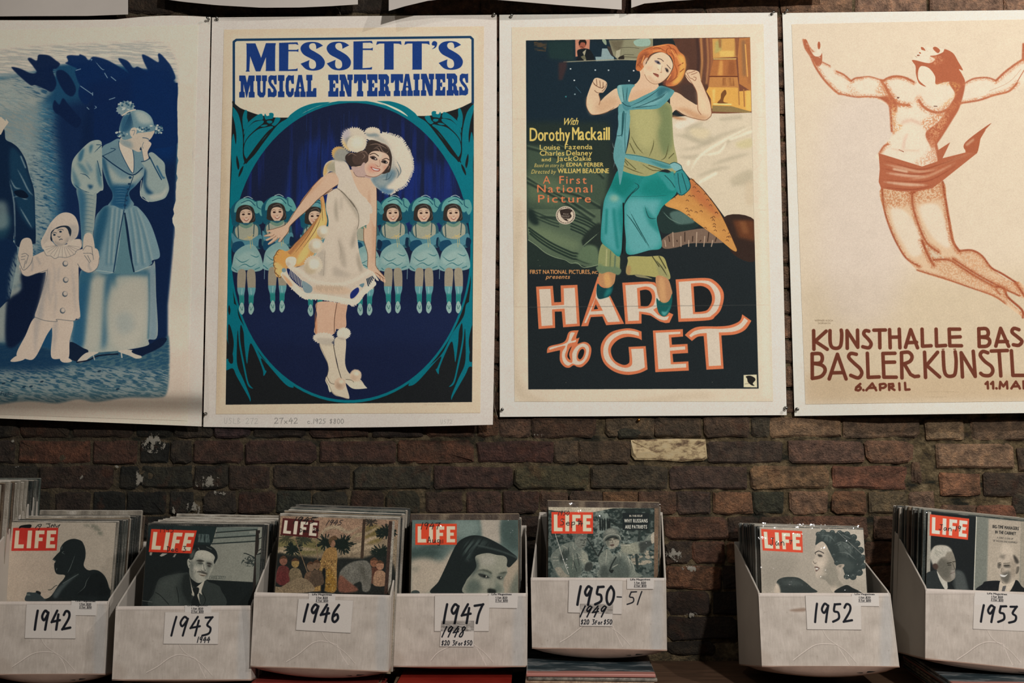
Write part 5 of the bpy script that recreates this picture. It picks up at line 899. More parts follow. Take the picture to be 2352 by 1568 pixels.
    c.fur(288, 248, 21, 16, '74878a', seed=7, n=30, ang=-20); rr = np.random.RandomState(5)
    def curls(cx, cy, rx, ry, n):
        for i in range(n):
            a, r = rr.rand() * 6.28, math.sqrt(rr.rand()); x, y = cx + rx * r * math.cos(a), cy + ry * r * math.sin(a)
            c.e(x, y, 2.6, 2.2, ('a9afa6', '23465c', '5d7a84')[i % 3], a=.9)
    curls(288, 246, 18, 14, 40); curls(345, 296, 30, 7, 46); curls(363, 297, 10, 12, 26); curls(278, 308, 14, 6, 22)
    c.l(Cc([(690,270),(760,225),(835,205)]), 3, 'b7ad9d')
    c.f(Cc([(775,450),(800,410),(845,410),(850,460),(820,520),(785,500)]), 'afa494'); c.l(Cc([(795,440),(830,440),(815,490)]), 1.1, '4c606a')
    c.l(Cc([(920,520),(960,525),(990,540)]), 1.6, '23405a'); c.f(Cc([(885,650),(910,610),(905,660)]), '1c2c40')
    c.f(Cc([(915,570),(960,550),(1005,570),(1015,600),(975,680),(985,750),(930,775),(905,640),(905,600)]), 'b1a595'); c.l(Cc([(905,640),(930,775)]), 1.2, '3a5263'); c.l(Cc([(930,570),(915,610),(925,640)]), 1.1, '4f626b'); c.l(Cc([(905,790),(950,780),(1000,750)]), 2, '16334c')
    # child
    wh, ln = 'b3a596', '565a5e'
    c.f(D([(335,1065),(520,1090),(440,1240),(330,1450),(240,1460),(155,1420),(240,1240)]), wh); c.f(D([(510,1090),(690,1095),(660,1290),(650,1450),(570,1460),(485,1440),(495,1240)]), wh)
    c.f(D([(330,1070),(380,1080),(350,1300),(340,1400),(320,1300)]), '96908a', a=.7, soft=4); c.f(D([(515,1110),(545,1110),(530,1300),(500,1400),(500,1200)]), '96908a', a=.7, soft=4)
    c.f(D([(160,1430),(240,1440),(220,1470),(140,1488),(98,1478)]), wh); c.f(D([(570,1460),(640,1450),(682,1480),(640,1495),(590,1490)]), wh)
    c.f(D([(450,480),(720,450),(745,640),(748,900),(760,1065),(720,1080),(690,1100),(540,1105),(430,1095),(333,1065),(360,950),(430,700)]), wh)
    c.f(D([(440,620),(470,700),(420,900),(400,1080),(340,1060),(380,900)]), '8f8c88', a=.8, soft=6)
    for q in ([(500,540),(520,700),(460,1000)],[(520,780),(530,900),(510,1080)],[(680,560),(700,800),(720,1050)],[(560,600),(550,720)],[(450,700),(470,900)]): c.l(D(q), 4, '96918b', a=.7, soft=2.5, taper=2)
    c.l(D([(333,1065),(430,1098),(540,1105),(540,1085),(700,1100),(760,1065)]), 1.2, ln); c.l(D([(450,560),(440,700),(360,950)]), 1, ln, a=.7); c.l(D([(745,600),(748,900)]), 1, ln, a=.7)
    c.f(D([(190,560),(330,480),(450,445),(445,620),(340,650),(260,680),(200,640)]), wh); c.l(D([(190,600),(210,655),(260,678),(350,650),(445,620)]), 1.2, ln); c.l(D([(300,520),(310,580),(300,620)]), 4, '8b8986', a=.7, soft=2); c.l(D([(350,500),(380,560)]), 4, '8b8986', a=.6, soft=2)
    c.f(D([(725,440),(900,410),(940,480),(930,580),(850,645),(780,620),(735,560)]), wh); c.l(D([(735,560),(780,620),(850,643),(920,600),(942,500)]), 1.2, ln); c.l(D([(860,500),(840,570),(860,620)]), 4, '8b8986', a=.7, soft=2)
    c.f(D([(205,335),(295,330),(310,500),(270,580),(220,620),(190,560),(170,500)]), 'b0a495'); c.l(D([(170,490),(190,560),(225,620),(290,560),(310,500)]), 1.2, ln)
    for q in ([(205,470),(240,460),(265,480)],[(200,495),(240,485)],[(200,520),(235,515)],[(240,530),(225,600)],[(270,480),(245,560)]): c.l(D(q), 1.1, ln)
    c.f(D([(800,285),(870,280),(900,420),(895,520),(870,550),(850,555),(800,480),(785,430)]), 'b0a495')
    for q in ([(785,430),(820,390),(870,400)],[(790,460),(860,460),(880,480)],[(800,480),(850,550)],[(830,480),(860,540)],[(870,400),(885,520)]): c.l(D(q), 1.1, ln)
    # ruff, hat, face
    c.f(D([(387,350),(420,280),(480,170),(560,90),(640,73),(710,110),(745,200),(735,290),(690,340),(640,370),(560,300),(430,400),(405,420)]), 'b3a799'); c.f(D([(640,200),(735,200),(730,290),(680,340),(650,300)]), '9b958c', a=.8, soft=4); c.f(D([(400,380),(470,220),(500,200),(440,350)]), '9e978d', a=.7, soft=4)
    c.f(D([(410,380),(480,340),(540,390),(640,370),(700,330),(765,330),(775,390),(720,460),(620,500),(530,510),(440,480),(415,430)]), 'b7aa9b')
    for i in range(13):
        a = math.pi * (.02 + i / 12.5); x, y = 590 + 60 * math.cos(a), 385 + 10 * math.sin(a); c.l(D([(x, y), (590 + 165 * math.cos(a), 395 + 105 * math.sin(a))]), 1.3, '7c7872', a=.7)
    c.l(D([(415,430),(440,480),(480,485),(520,510),(560,495),(620,500),(660,490),(710,465),(720,440),(775,400),(765,335)]), 1.2, ln, a=.8)
    c.f(D([(478,300),(490,250),(560,205),(640,200),(675,240),(665,300),(640,260),(520,230),(495,340),(478,330)]), '1a2634')
    m = c.f(D([(490,270),(560,220),(620,215),(650,260),(650,340),(600,385),(560,393),(510,360)]), 'ada091'); c.f(D([(500,340),(560,390),(640,360),(650,300),(600,370)]), '7f7d79', a=.8, soft=4, clip=m)
    c.e(515/4.127, 470+285/4.127, 3, 2.2, '1f2c3a'); c.e(573/4.127, 470+255/4.127, 3, 2.2, '1f2c3a'); c.l(D([(497,270),(520,262),(535,268)]), 1.2, '2a3440'); c.l(D([(550,240),(580,232),(600,240)]), 1.2, '2a3440'); c.l(D([(548,300),(560,308),(570,300)]), 1.6, '39404a'); c.l(D([(562,332),(578,325),(590,328)]), 1.8, '39404a')
    for x, y in ((618,558),(622,712),(615,845),(593,1003)): c.e(x/4.127, 470+y/4.127, 6.3, 6.7, '3f4a54'); c.e(x/4.127+1, 470+y/4.127-1.2, 5, 5.2, 'b0a598', soft=1)

ART = [('blue_print', art_blue), ('show_print', art_show), ('film_print', art_film), ('figure_print', art_figure)]
# ---------------------------------------------------------------- magazine covers (black and white press photographs)
def grain(c, a=.16):
    h, w_ = c.a.shape[:2]; X, Y = np.meshgrid(np.arange(w_) / c.k, np.arange(h) / c.k)
    n = (fbm(X / 1.6, Y / 1.6, 5, 2) - .5)[:, :, None] + .35 * (fbm(X / 22, Y / 22, 9, 3) - .5)[:, :, None]
    c.a = np.clip(c.a * (1 + a * n), 0, 1)

def cov42(c):
    K = Z(0, 1180, 7.467)
    c.a[:] = hx('8f877a'); c.f(K([(100,1475),(200,400),(900,700),(800,1475)]), '968a7c', soft=14)
    c.f(K([(1420,190),(1640,190),(1760,330),(1700,370),(1600,260)]), '5b5d52', soft=3, a=.7, n=(4, 4, 0, .2, .6))
    c.f(K([(1020,640),(980,680),(900,770),(905,790),(945,815),(925,850),(925,930),(950,1010),(1000,1035),(1080,1040),(1110,1060),(1080,1120),(1000,1210),(880,1390),(790,1450),(730,1450),(700,1500),(1880,1500),(1860,1250),(1800,1080),(1700,980),(1600,955),(1530,965),(1470,940),(1430,870),(1460,740),(1460,620),(1430,520),(1380,455),(1250,425),(1120,470),(1040,560)]), '181e1f')
    c.f(K([(1300,1380),(1420,1280),(1480,1150),(1560,1040),(1700,1010),(1800,1150),(1840,1400)]), '131819', soft=4); c.f(K([(900,1390),(1000,1250),(1200,1100),(1340,1030),(1200,1150),(1060,1300),(960,1440)]), '40494a', soft=3, a=.8)
    for q in ([(1310,1370),(1440,1260),(1480,1150),(1540,1060)],[(1050,600),(1060,560)],[(1100,640),(1060,660),(1110,690)],[(905,780),(950,800)],[(1290,680),(1200,920),(1150,1010)],[(970,930),(960,960)],[(1070,1190),(1340,1030)]): c.l(K(q), 1.3, '59625f', taper=2, a=.8)
    c.l(K([(820,1300),(870,1295),(930,1240),(970,1222)]), 1.4, '2a2e2c')
    c.f(K([(450,1380),(470,1340),(560,1345),(610,1340),(620,1315),(690,1340),(690,1390),(740,1440),(760,1490),(440,1490)]), '2b3436'); c.f(K([(610,1340),(630,1315),(690,1340),(680,1380)]), '15191a')
    for i in range(5): c.l(K([(455+i*12,1370),(462+i*12,1395)]), 1, '59635f')
    grain(c); logo(c, *K([(222,237),(995,235),(965,627),(190,632)]), red='9a2a22', white='b1a48e')
    c.f(K([(320,250),(350,200),(520,180),(520,235),(450,240),(360,235)]), '121314'); c.l(K([(600,240),(650,180)]), 1.6, '161616'); c.l(K([(650,215),(670,180),(705,180),(690,210),(655,215)]), 1.3, '161616'); c.l(K([(705,180),(650,280)]), 1.3, '161616')
    c.l(K([(785,170),(860,165)]), 1.4, '161616'); c.l(K([(830,170),(850,220),(800,230)]), 1.4, '161616'); c.l(K([(880,190),(870,230),(900,180),(920,225),(935,170),(960,225),(1025,180),(990,235)]), 1.3, '161616', smooth=False)

def cov43(c):
    K = Z(300, 1190, 7.35)
    c.a[:] = hx('151a1a'); c.f(K([(290,120),(1450,130),(1400,430),(1100,450),(300,300)]), '1b2525', soft=6)
    c.p(K([(1120,260),(1330,270),(1330,410),(1120,400)]), '43504e', n=(2.5, 14, 0, .3, .7)); c.p(K([(1450,150),(2250,130),(2220,560),(2100,620),(2060,1075),(1290,1035),(1240,900),(1330,480),(1380,400)]), '6f7168')
    c.p(K([(1450,150),(2150,150),(2130,200),(1450,230)]), '535c57'); c.p(K([(1430,255),(2120,210),(2115,285),(1430,320)]), '5b635d'); c.p(K([(1395,345),(2110,300),(2105,380),(1390,420)]), '666b63')
    for q in ([(1440,240),(2130,190)],[(1380,335),(2130,290)],[(1370,430),(2110,385)]): c.l(K(q), 2.6, '1d2524')
    for i in range(5): c.l(K([(2010+i*22,225),(2010+i*22,255)]), 1.2, '8b8c81')
    c.p(K([(2110,200),(2180,200),(2150,560),(2120,620),(2100,1500),(2040,1500),(2090,600)]), '221f1c'); c.p(K([(2160,260),(2250,200),(2240,430),(2170,540)]), '71746a'); c.p(K([(2110,620),(2200,600),(2190,1100),(2110,1200)]), '4b4f49')
    for q in ([(1910,590),(1960,600),(2080,660),(2100,700)],[(2000,700),(2060,720)],[(2160,540),(2230,490)],[(2150,350),(2220,320)]): c.l(K(q), 2, '1a1f1e')
    c.f(K([(1890,700),(1990,640),(2080,650),(2090,800),(1880,790)]), '252c2a', n=(3, 3, 0, .45, .55), a=.9)
    c.p(K([(1330,965),(1600,970),(1590,1030),(1320,1020)]), '3f4642', a=.6); c.p(K([(1340,975),(1590,980),(1580,1022),(1330,1012)]), '74766c', a=.8); c.t('V02 227', 300+1350/7.35, 1190+1015/7.35, 5, '2b302d', w=30)
    # suit
    c.f(K([(360,1500),(400,1250),(460,1050),(560,980),(720,945),(880,920),(980,930),(1040,1130),(1150,1150),(1250,1040),(1330,1080),(1450,1120),(1520,1200),(1540,1500)]), '2a302e'); c.f(K([(400,1280),(500,1060),(700,960),(860,940),(760,1150),(820,1500),(400,1500)]), '353b38', soft=6); c.f(K([(900,960),(1000,960),(1040,1200),(1000,1450),(860,1200)]), '1c2120', soft=3)
    for q in ([(770,1160),(800,1300),(810,1420)],[(420,1250),(500,1300),(640,1450)],[(1210,1250),(1260,1380),(1200,1500)]): c.l(K(q), 1.4, '151918')
    c.f(K([(990,980),(1030,1160),(1060,1180),(1120,1150),(1230,1060),(1230,1100),(1190,1220),(1200,1290),(1150,1260),(1160,1400),(1170,1440),(1120,1400),(1050,1300),(1020,1260),(1040,1300)]), '9b978a')
    c.f(K([(1040,1190),(1100,1160),(1150,1180),(1140,1260),(1120,1300),(1160,1420),(1170,1500),(1040,1500),(1020,1400),(1070,1290)]), '171b1b')
    # head
    c.f(K([(950,740),(960,690),(1000,680),(1030,720),(1020,820),(980,840),(960,800)]), '84857a'); c.l(K([(980,720),(1005,760),(985,800)]), 1.2, '2c322f')
    m = c.f(K([(1020,660),(1060,560),(1120,500),(1250,520),(1380,600),(1430,680),(1400,800),(1360,900),(1310,1000),(1240,1060),(1140,1090),(1060,1050),(1000,980),(985,850)]), '8b8b80')
    c.f(K([(1000,700),(1060,760),(1060,1000),(1150,1090),(1040,1060),(990,900)]), '4c514c', soft=5, a=.8, clip=m); c.f(K([(1120,540),(1280,560),(1370,640),(1320,690),(1130,650)]), '9a998d', soft=5, clip=m); c.f(K([(1290,750),(1330,850),(1320,960),(1250,1040),(1270,880)]), '585d57', soft=4, a=.8, clip=m); c.e(300+1110/7.35, 1190+850/7.35, 7, 6, '9d9b8f', soft=4, clip=m)
    c.f(K([(990,680),(1030,560),(1100,480),(1200,450),(1300,450),(1400,500),(1450,570),(1465,660),(1440,720),(1410,770),(1400,720),(1420,660),(1380,600),(1270,545),(1150,540),(1090,580),(1050,680),(1000,700)]), '191e1e'); c.l(K([(1140,500),(1160,540)]), 2, '61665f', a=.8); c.l(K([(1280,480),(1360,520)]), 2, '4a504b', a=.8); c.f(K([(1000,600),(1080,520),(1060,640),(1010,680)]), '3f4642', soft=3)
    c.f(K([(1080,700),(1250,700),(1260,800),(1100,800)]), '666a62', soft=5, a=.8, clip=m); c.f(K([(1270,730),(1400,760),(1370,830),(1280,820)]), '5a5e57', soft=4, a=.8, clip=m); c.f(K([(1220,700),(1250,700),(1240,860),(1200,880)]), 'a09f92', soft=3, a=.8, clip=m); c.f(K([(1100,715),(1170,697),(1245,722),(1180,736)]), '2c2c28', soft=1.2); c.f(K([(1280,745),(1340,750),(1370,780),(1300,770)]), '22211f', soft=.6); c.f(K([(1120,750),(1170,740),(1230,765),(1170,775)]), '3a3d39', soft=.6); c.f(K([(1300,785),(1350,795),(1330,825),(1290,800)]), '302f2c', soft=.6)
    c.l(K([(1230,780),(1235,850),(1260,880),(1210,890),(1190,870)]), 1.4, '3f423e', a=.9); c.f(K([(1105,905),(1160,890),(1240,905),(1300,935),(1250,938),(1180,915)]), '35342f', soft=1.2); c.f(K([(1150,935),(1280,950),(1235,975),(1190,968)]), '44392f', soft=1); c.l(K([(1165,940),(1265,955)]), 1.6, 'aaa698'); c.e(300+1200/7.35, 1190+1030/7.35, 7, 3.5, '8a8a7e', soft=3, clip=m); c.l(K([(1095,880),(1080,930)]), 1.2, '4b4f4a', a=.8)
    grain(c, .2); logo(c, *K([(345,180),(1115,205),(1020,592),(303,566)]), red='a8301f', white='b0a68f')
    c.p(K([(320,572),(365,574),(350,625),(318,622)]), '77756b'); c.p(K([(530,590),(620,592),(560,630),(515,645),(485,630)]), '85827a'); c.p(K([(740,600),(770,600),(740,655),(705,652)]), '6f6e68')
    c.hand('1943', 367, 1209, 13, 1.1, '14181a', w=.55); c.hand('Dec 3', 383, 1254, 12, 1.4, '14181a', w=.62)
    c.l(K([(200,700),(150,1380),(360,1410)]), .9, '6c6f68', smooth=False, a=.8)

def cov46(c):
    # a generic wooded hillside with a few figures: colours as in the photograph, no particular painting
    K = Z(610, 1165, 7.35); c.a[:] = hx('7d705c')
    c.f(K([(150,120),(2150,150),(2150,500),(150,480)]), '8d7460', soft=8); c.f(K([(1700,300),(1950,330),(1950,560),(1700,600)]), '6b5f3c', soft=4); c.f(K([(150,560),(900,560),(900,780),(150,800)]), '65603f', soft=6)
    for i, q in enumerate(([(900,560),(1000,380),(1200,330),(1400,420),(1640,300)],[(1380,640),(1500,480),(1700,440),(1950,300)],[(1400,700),(1600,620),(1800,520),(1960,500)],[(1340,780),(1600,700),(1900,640)],[(160,690),(500,690),(900,720)],[(160,740),(520,760)])): c.l(K(q), 9, ('9b8c74','8d7f66','a39279')[i % 3], soft=2, taper=2)
    c.f(K([(150,820),(420,800),(900,860),(1300,850),(1640,850),(2060,780),(2060,1500),(60,1500)]), '1f2220', soft=3)
    def leaf(cx, cy, r, n, sd, col='17201c'):
        rr = np.random.RandomState(sd)
        for i in range(n):
            a = rr.rand() * 6.28; q = r * (.3 + .7 * rr.rand()); x, y = cx + q * math.cos(a), cy + q * .8 * math.sin(a); c.l(K([(x, y), (x + 70 * math.cos(a), y + 50 * math.sin(a))]), 4.2, col, taper=1)
        c.e(610 + cx / 7.35, 1165 + cy / 7.35, r / 11, r / 13, col, soft=1)
    leaf(1010, 590, 120, 60, 1); leaf(1290, 620, 170, 90, 2); leaf(470, 700, 110, 50, 3); leaf(2040, 420, 120, 70, 4); leaf(1960, 760, 130, 60, 5); leaf(350, 520, 70, 30, 6, '3c3d2c'); leaf(1780, 240, 50, 20, 7, '33302a'); leaf(640, 540, 90, 40, 8, '33372b')
    c.p(K([(1640,200),(1690,200),(1650,860),(1600,860)]), '3a2f26'); c.l(K([(500,540),(740,1190)]), 1.8, '7e684f'); c.l(K([(850,560),(880,880)]), 1.8, '72604a')
    # slope of ochre brush, generic bystanders
    c.f(K([(980,760),(1040,690),(1120,670),(1190,700),(1210,860),(1200,1000),(1180,1410),(1000,1410),(760,1410),(740,1280),(880,1100),(930,900)]), '8a6c42'); c.f(K([(1020,1080),(1120,1060),(1190,1380),(1000,1400)]), '85652f', soft=2)
    rr = np.random.RandomState(2)
    for i in range(150):
        t = rr.rand(); x, y = 760 + rr.rand() * 430, 900 + rr.rand() * 500
        if abs(x - 1060) < 90 + (y - 800) * .45: c.e(610 + x / 7.35, 1165 + y / 7.35, 1.3, 1.6, ('5e4a2c','a58c56')[i % 2])
    c.f(K([(950,1080),(1010,1050),(990,1410),(930,1410)]), '15191a', soft=1); c.e(610+1130/7.35, 1165+610/7.35, 6.5, 9, '84644e'); c.f(K([(1060,560),(1100,500),(1180,480),(1210,540),(1130,560),(1090,640)]), '55422f')
    for (x, y, cc_, b) in ((300,900,'7c5545','5a2f2c'),(500,940,'8a7348','6c604a'),(760,1000,'6d5744','5b4838'),(860,970,'6d5744','4d4034'),(1830,930,'76503c','4b3026'),(1930,980,'8a6650','8b6f58')):
        c.e(610+x/7.35, 1165+y/7.35, 9, 10.5, cc_); c.f(K([(x-90,y+120),(x,y+80),(x+90,y+130),(x+110,y+330),(x-110,y+330)]), b); c.f(K([(x-70,y-30),(x,y-90),(x+70,y-30),(x,y-40)]), '4a3527')
    c.f(K([(150,1200),(200,1100),(330,1090),(400,1180),(380,1290),(240,1310)]), '5a2b2a', soft=1)
    c.f(K([(90,1400),(130,1330),(260,1340),(420,1240),(600,1190),(740,1250),(790,1420),(90,1450)]), '7c6d56'); c.f(K([(1250,1100),(1400,950),(1560,900),(1700,900),(1780,1000),(1790,1200),(1750,1400),(1640,1410),(1600,1250),(1420,1330),(1280,1300)]), '63625a', soft=1)
    c.f(K([(1250,1150),(1400,1250),(1560,1400),(1240,1420)]), '6f4a3c', soft=2); c.f(K([(1560,1000),(1640,960),(1700,1100),(1700,1300)]), '55544c', soft=4)
    c.p(K([(2080,230),(2140,235),(2060,1460),(2000,1460)]), '3a2d27'); c.p(K([(2140,230),(2180,230),(2110,1460),(2060,1460)]), '8e8a7f')
    c.a *= .88; grain(c, .55); logo(c, *K([(290,178),(905,225),(875,520),(253,465)]), red='401c1b', white='b2a999')
    c.hand('1945', 672, 1187, 15, 1.8, '141414', w=.8, shear=.4); c.l(K([(690,200),(880,170)]), 1.6, '141414'); c.hand('Dec 24', 688, 1213, 9, 1.4, '141414', w=.7); c.hand('1945', 748, 1194, 12, 1.4, '17171a', w=.7, shear=.5)

def cov47(c):
    K = Z(920, 1165, 7.35); c.a[:] = hx('4b5a56')
    c.p(K([(1340,180),(1690,180),(1690,620),(1380,520)]), '8b857a', soft=4); c.f(K([(150,650),(700,650),(650,860),(200,930)]), '2c3a37', soft=7, a=.9, n=(40, 20, 0, .1, .6)); c.f(K([(900,220),(1300,240),(1250,480),(900,500)]), '62706b', soft=10)
    c.f(K([(140,950),(300,860),(480,860),(700,900),(900,700),(900,1000),(500,1450),(140,1450)]), '91887a', soft=8); c.f(K([(180,1030),(320,1010),(250,1090)]), '6a6b61', soft=6, a=.7)
    c.f(K([(1700,250),(2000,220),(2020,700),(1750,640)]), '33413e', soft=8, a=.9); c.f(K([(1790,1000),(1960,870),(2040,900),(2040,1450),(1720,1450),(1740,1150)]), '857b6c', soft=5); c.f(K([(1830,1430),(1960,1100),(2030,1080),(2030,1440)]), '4c544c', soft=7, a=.8)
    m = c.f(K([(520,1450),(640,1250),(760,1000),(860,780),(960,600),(1080,510),(1230,470),(1400,490),(1560,560),(1720,650),(1860,750),(1970,850),(1900,950),(1830,1010),(1780,960),(1760,840),(1700,1200),(1200,1450)]), '141b1b')
    c.f(K([(1080,640),(1240,560),(1360,560),(1500,620),(1300,640),(1180,760),(1150,900),(1080,800)]), '465450', soft=8, a=.8, clip=m, n=(4, 40, 35, .2, .7)); c.l(K([(1300,640),(1560,700),(1780,770),(1970,850)]), 3, '3f4a47', soft=2, a=.8)
    m = c.f(K([(1260,840),(1340,790),(1480,770),(1620,800),(1750,820),(1800,880),(1790,1000),(1800,1100),(1740,1200),(1730,1300),(1700,1450),(1080,1450),(1100,1250),(1200,1120),(1280,1000)]), '77786c')
    c.f(K([(1320,850),(1480,800),(1600,850),(1560,960),(1400,980)]), '85847a', soft=8, clip=m); c.f(K([(1100,1450),(1130,1250),(1240,1200),(1380,1300),(1300,1450)]), '4b544d', soft=8, clip=m); c.f(K([(1260,840),(1320,950),(1290,1080),(1180,1180),(1230,1000)]), '39433f', soft=6, clip=m)
    c.f(K([(1300,1070),(1380,1045),(1470,1060),(1540,1100),(1530,1130),(1480,1100),(1390,1070)]), '30362f', soft=2); c.f(K([(1655,1125),(1710,1095),(1790,1085),(1785,1110),(1700,1125)]), '30362f', soft=2); c.f(K([(1290,1090),(1420,1080),(1530,1130),(1530,1200),(1400,1200),(1320,1160)]), '4f5850', soft=4, a=.7, clip=m); c.f(K([(1630,1150),(1790,1110),(1780,1180),(1680,1230)]), '444c45', soft=4, a=.7, clip=m)
    c.f(K([(1310,1120),(1380,1120),(1460,1150),(1500,1190),(1420,1190),(1350,1165)]), '272b29', soft=.8); c.e(920+1440/7.35, 1165+1165/7.35, 2, 2, 'a09d90'); c.e(920+1418/7.35, 1165+1160/7.35, 3, 3, '161a19'); c.f(K([(1620,1180),(1680,1160),(1720,1190),(1680,1215)]), '272b29', soft=.8); c.e(920+1695/7.35, 1165+1185/7.35, 1.3, 1.6, '97958a')
    c.f(K([(1600,1200),(1650,1300),(1700,1330),(1690,1430),(1560,1440),(1500,1400),(1600,1340)]), '4a534b', soft=5, a=.8, clip=m); c.f(K([(1480,1370),(1600,1390),(1600,1450),(1480,1450)]), '181c1a', soft=2, clip=m); c.e(920+1430/7.35, 1165+1280/7.35, 10, 8, '7f8074', soft=5, clip=m)
    c.e(954, 1361, 10, 6, '2f3735')
    grain(c, .2); logo(c, *K([(250,275),(948,275),(948,628),(248,632)]), red='ae3a22', white='b3a893')
    c.hand('1947', 966, 1200, 15, 1.6, '141414', w=.7, shear=.1); c.hand('Aug', 982, 1232, 14, 1.4, '141414', w=.6); c.l(K([(680,550),(680,610)]), 1.4, '141414'); c.l(K([(712,545),(712,605)]), 1.4, '141414')

def cov50(c):
    K = Z(1230, 1135, 7.35); c.a[:] = hx('454e4a')
    c.f(K([(180,240),(2010,230),(2010,1400),(180,1400)]), '1f2a28', n=(7, 5, 0, .42, .6)); c.f(K([(1000,500),(1500,560),(1700,1000),(1500,1100),(1000,900)]), '646d67', n=(5, 4, 10, .4, .65)); c.f(K([(1200,230),(2000,230),(2000,640),(1400,560)]), '18211f', n=(9, 7, 0, .3, .5), a=.9)
    c.f(K([(980,300),(1200,300),(1250,560),(1000,660)]), '6d766f', n=(6, 6, 0, .35, .6), a=.9); c.f(K([(1640,980),(1960,960),(1960,1150),(1660,1180)]), '807a6c', n=(8, 6, 0, .42, .55)); c.f(K([(730,1200),(1060,1150),(1090,1400),(730,1400)]), '68706a', n=(5, 4, 0, .3, .6))
    c.p(K([(190,200),(2010,190),(2010,230),(1300,235),(980,300),(600,310),(200,260)]), '97907f')
    for x in (1090, 1130, 1165, 1215, 1245): c.f(K([(x-12,430),(x+6,410),(x+20,500),(x+14,600),(x-10,590)]), '171d1c')
    for q in ([(1760,600),(1740,800)],[(1700,1000),(1720,1240)]): c.l(K(q), 6, '232b29', taper=0)
    # left soldier
    m = c.f(K([(260,1040),(330,950),(440,860),(520,820),(640,800),(740,870),(800,930),(880,1010),(900,1120),(960,1150),(960,1250),(900,1300),(810,1270),(790,1200),(740,1380),(420,1400),(330,1290),(280,1180)]), '5a615a')
    c.f(K([(400,1060),(480,960),(560,940),(560,1100),(440,1150)]), '2f3734', soft=4, clip=m); c.f(K([(540,1100),(660,1060),(780,1200),(720,1380),(560,1380)]), '475049', soft=4, clip=m); c.f(K([(780,940),(880,1020),(900,1120),(820,1180),(780,1100)]), '777a6e', soft=3, clip=m); c.f(K([(860,1160),(950,1150),(960,1250),(900,1300),(830,1270)]), '2e3330', soft=1)
    c.f(K([(330,1250),(420,1230),(500,1330),(580,1380),(480,1400),(400,1380)]), '777468'); c.f(K([(660,800),(680,700),(700,640),(780,625),(850,660),(870,740),(860,820),(830,880),(760,920),(700,880)]), '5d615a'); c.f(K([(670,740),(690,650),(780,620),(860,670),(850,720),(760,700)]), '4a514c', soft=1)
    c.l(K([(760,770),(800,770)]), 1.6, '1f2422'); c.l(K([(830,765),(855,765)]), 1.4, '1f2422'); c.l(K([(815,770),(825,820),(800,825)]), 1.1, '30352f'); c.l(K([(780,860),(830,862)]), 1.5, '232622')
    for q in ([(440,860),(520,900),(540,940)],[(640,800),(640,900),(700,950)],[(650,1080),(760,1060),(700,980)],[(300,1060),(380,1060)],[(300,1120),(390,1110)],[(620,960),(640,1100),(620,1300)],[(760,1100),(840,1110)]): c.l(K(q), 1.4, '9a9789', taper=2, a=.7)
    for q in ([(560,900),(560,1000)],[(480,930),(420,1100)],[(700,1000),(740,1200)],[(640,1120),(700,1300)]): c.l(K(q), 1.8, '262c2a', taper=2, a=.8)
    # right soldier
    m = c.f(K([(1060,1100),(1120,980),(1220,920),(1260,950),(1330,1030),(1440,940),(1440,830),(1560,840),(1700,800),(1800,790),(1860,760),(1900,700),(1970,660),(2000,700),(1950,760),(1990,820),(1960,860),(1880,900),(1840,980),(1740,1000),(1640,1010),(1560,1030),(1660,1180),(1690,1300),(1780,1390),(1080,1400),(1090,1240)]), '626860')
    c.f(K([(1740,850),(1800,800),(1960,780),(1980,860),(1880,920),(1780,1000)]), '2f3431', soft=1.5, clip=m); c.f(K([(1950,690),(2010,640),(2010,800),(1960,820)]), '8f897b'); c.f(K([(1440,850),(1700,820),(1740,980),(1560,1010),(1460,960)]), '737568', soft=4, clip=m); c.f(K([(1250,1150),(1400,1050),(1500,1100),(1600,1390),(1260,1390)]), '434b46', soft=5, clip=m); c.f(K([(1100,1230),(1200,1200),(1240,1390),(1100,1390)]), '3b423e', soft=4, clip=m)
    for q in ([(1200,920),(1200,1000),(1180,1200)],[(1340,1010),(1420,980),(1440,1080)],[(1500,1000),(1620,1140),(1680,1290)],[(1440,860),(1600,860)],[(1300,1230),(1390,1180)],[(1560,1040),(1600,1200)]): c.l(K(q), 1.6, '98978a', taper=2, a=.7)
    c.l(K([(1360,1060),(1290,1180),(1250,1290)]), 3, '1f2523'); c.l(K([(1150,860),(1060,1040)]), 3, '191e1d'); c.l(K([(870,740),(940,850),(1040,1030)]), 2.4, '1f2523'); c.f(K([(1250,1290),(1320,1270),(1290,1330)]), '161a19')
    m = c.f(K([(1190,760),(1300,700),(1400,720),(1410,830),(1360,890),(1280,920),(1220,880),(1190,820)]), '7d7a6d'); c.f(K([(1190,760),(1240,720),(1240,880),(1200,840)]), '4b4f48', soft=3, clip=m)
    c.f(K([(1145,760),(1150,660),(1200,590),(1290,565),(1370,590),(1420,650),(1440,720),(1440,780),(1400,770),(1380,700),(1290,700),(1200,750),(1180,840),(1150,820)]), '505650'); c.f(K([(1170,650),(1240,590),(1320,590),(1380,650),(1280,660)]), '6f7269', soft=3); c.l(K([(1150,760),(1200,700),(1300,670),(1400,690),(1440,760)]), 1.6, '84857a')
    c.f(K([(1180,790),(1200,740),(1290,700),(1380,710),(1400,760),(1300,735)]), '202523', soft=.8); c.l(K([(1235,770),(1280,768)]), 1.8, '23221f'); c.l(K([(1320,755),(1370,750)]), 1.8, '23221f'); c.l(K([(1295,770),(1305,810),(1285,815)]), 1.1, '4a463e'); c.f(K([(1260,850),(1320,840),(1330,860),(1280,875)]), '443833')
    for q in ([(320,620),(470,1100),(560,1340)],): c.l(K(q), 1, 'b9b6aa')
    for x, y in ((467,1098),(528,1090),(522,1188),(545,1232)): c.e(1230+x/7.35, 1135+y/7.35, 1.3, 1.2, 'd8d8d2')
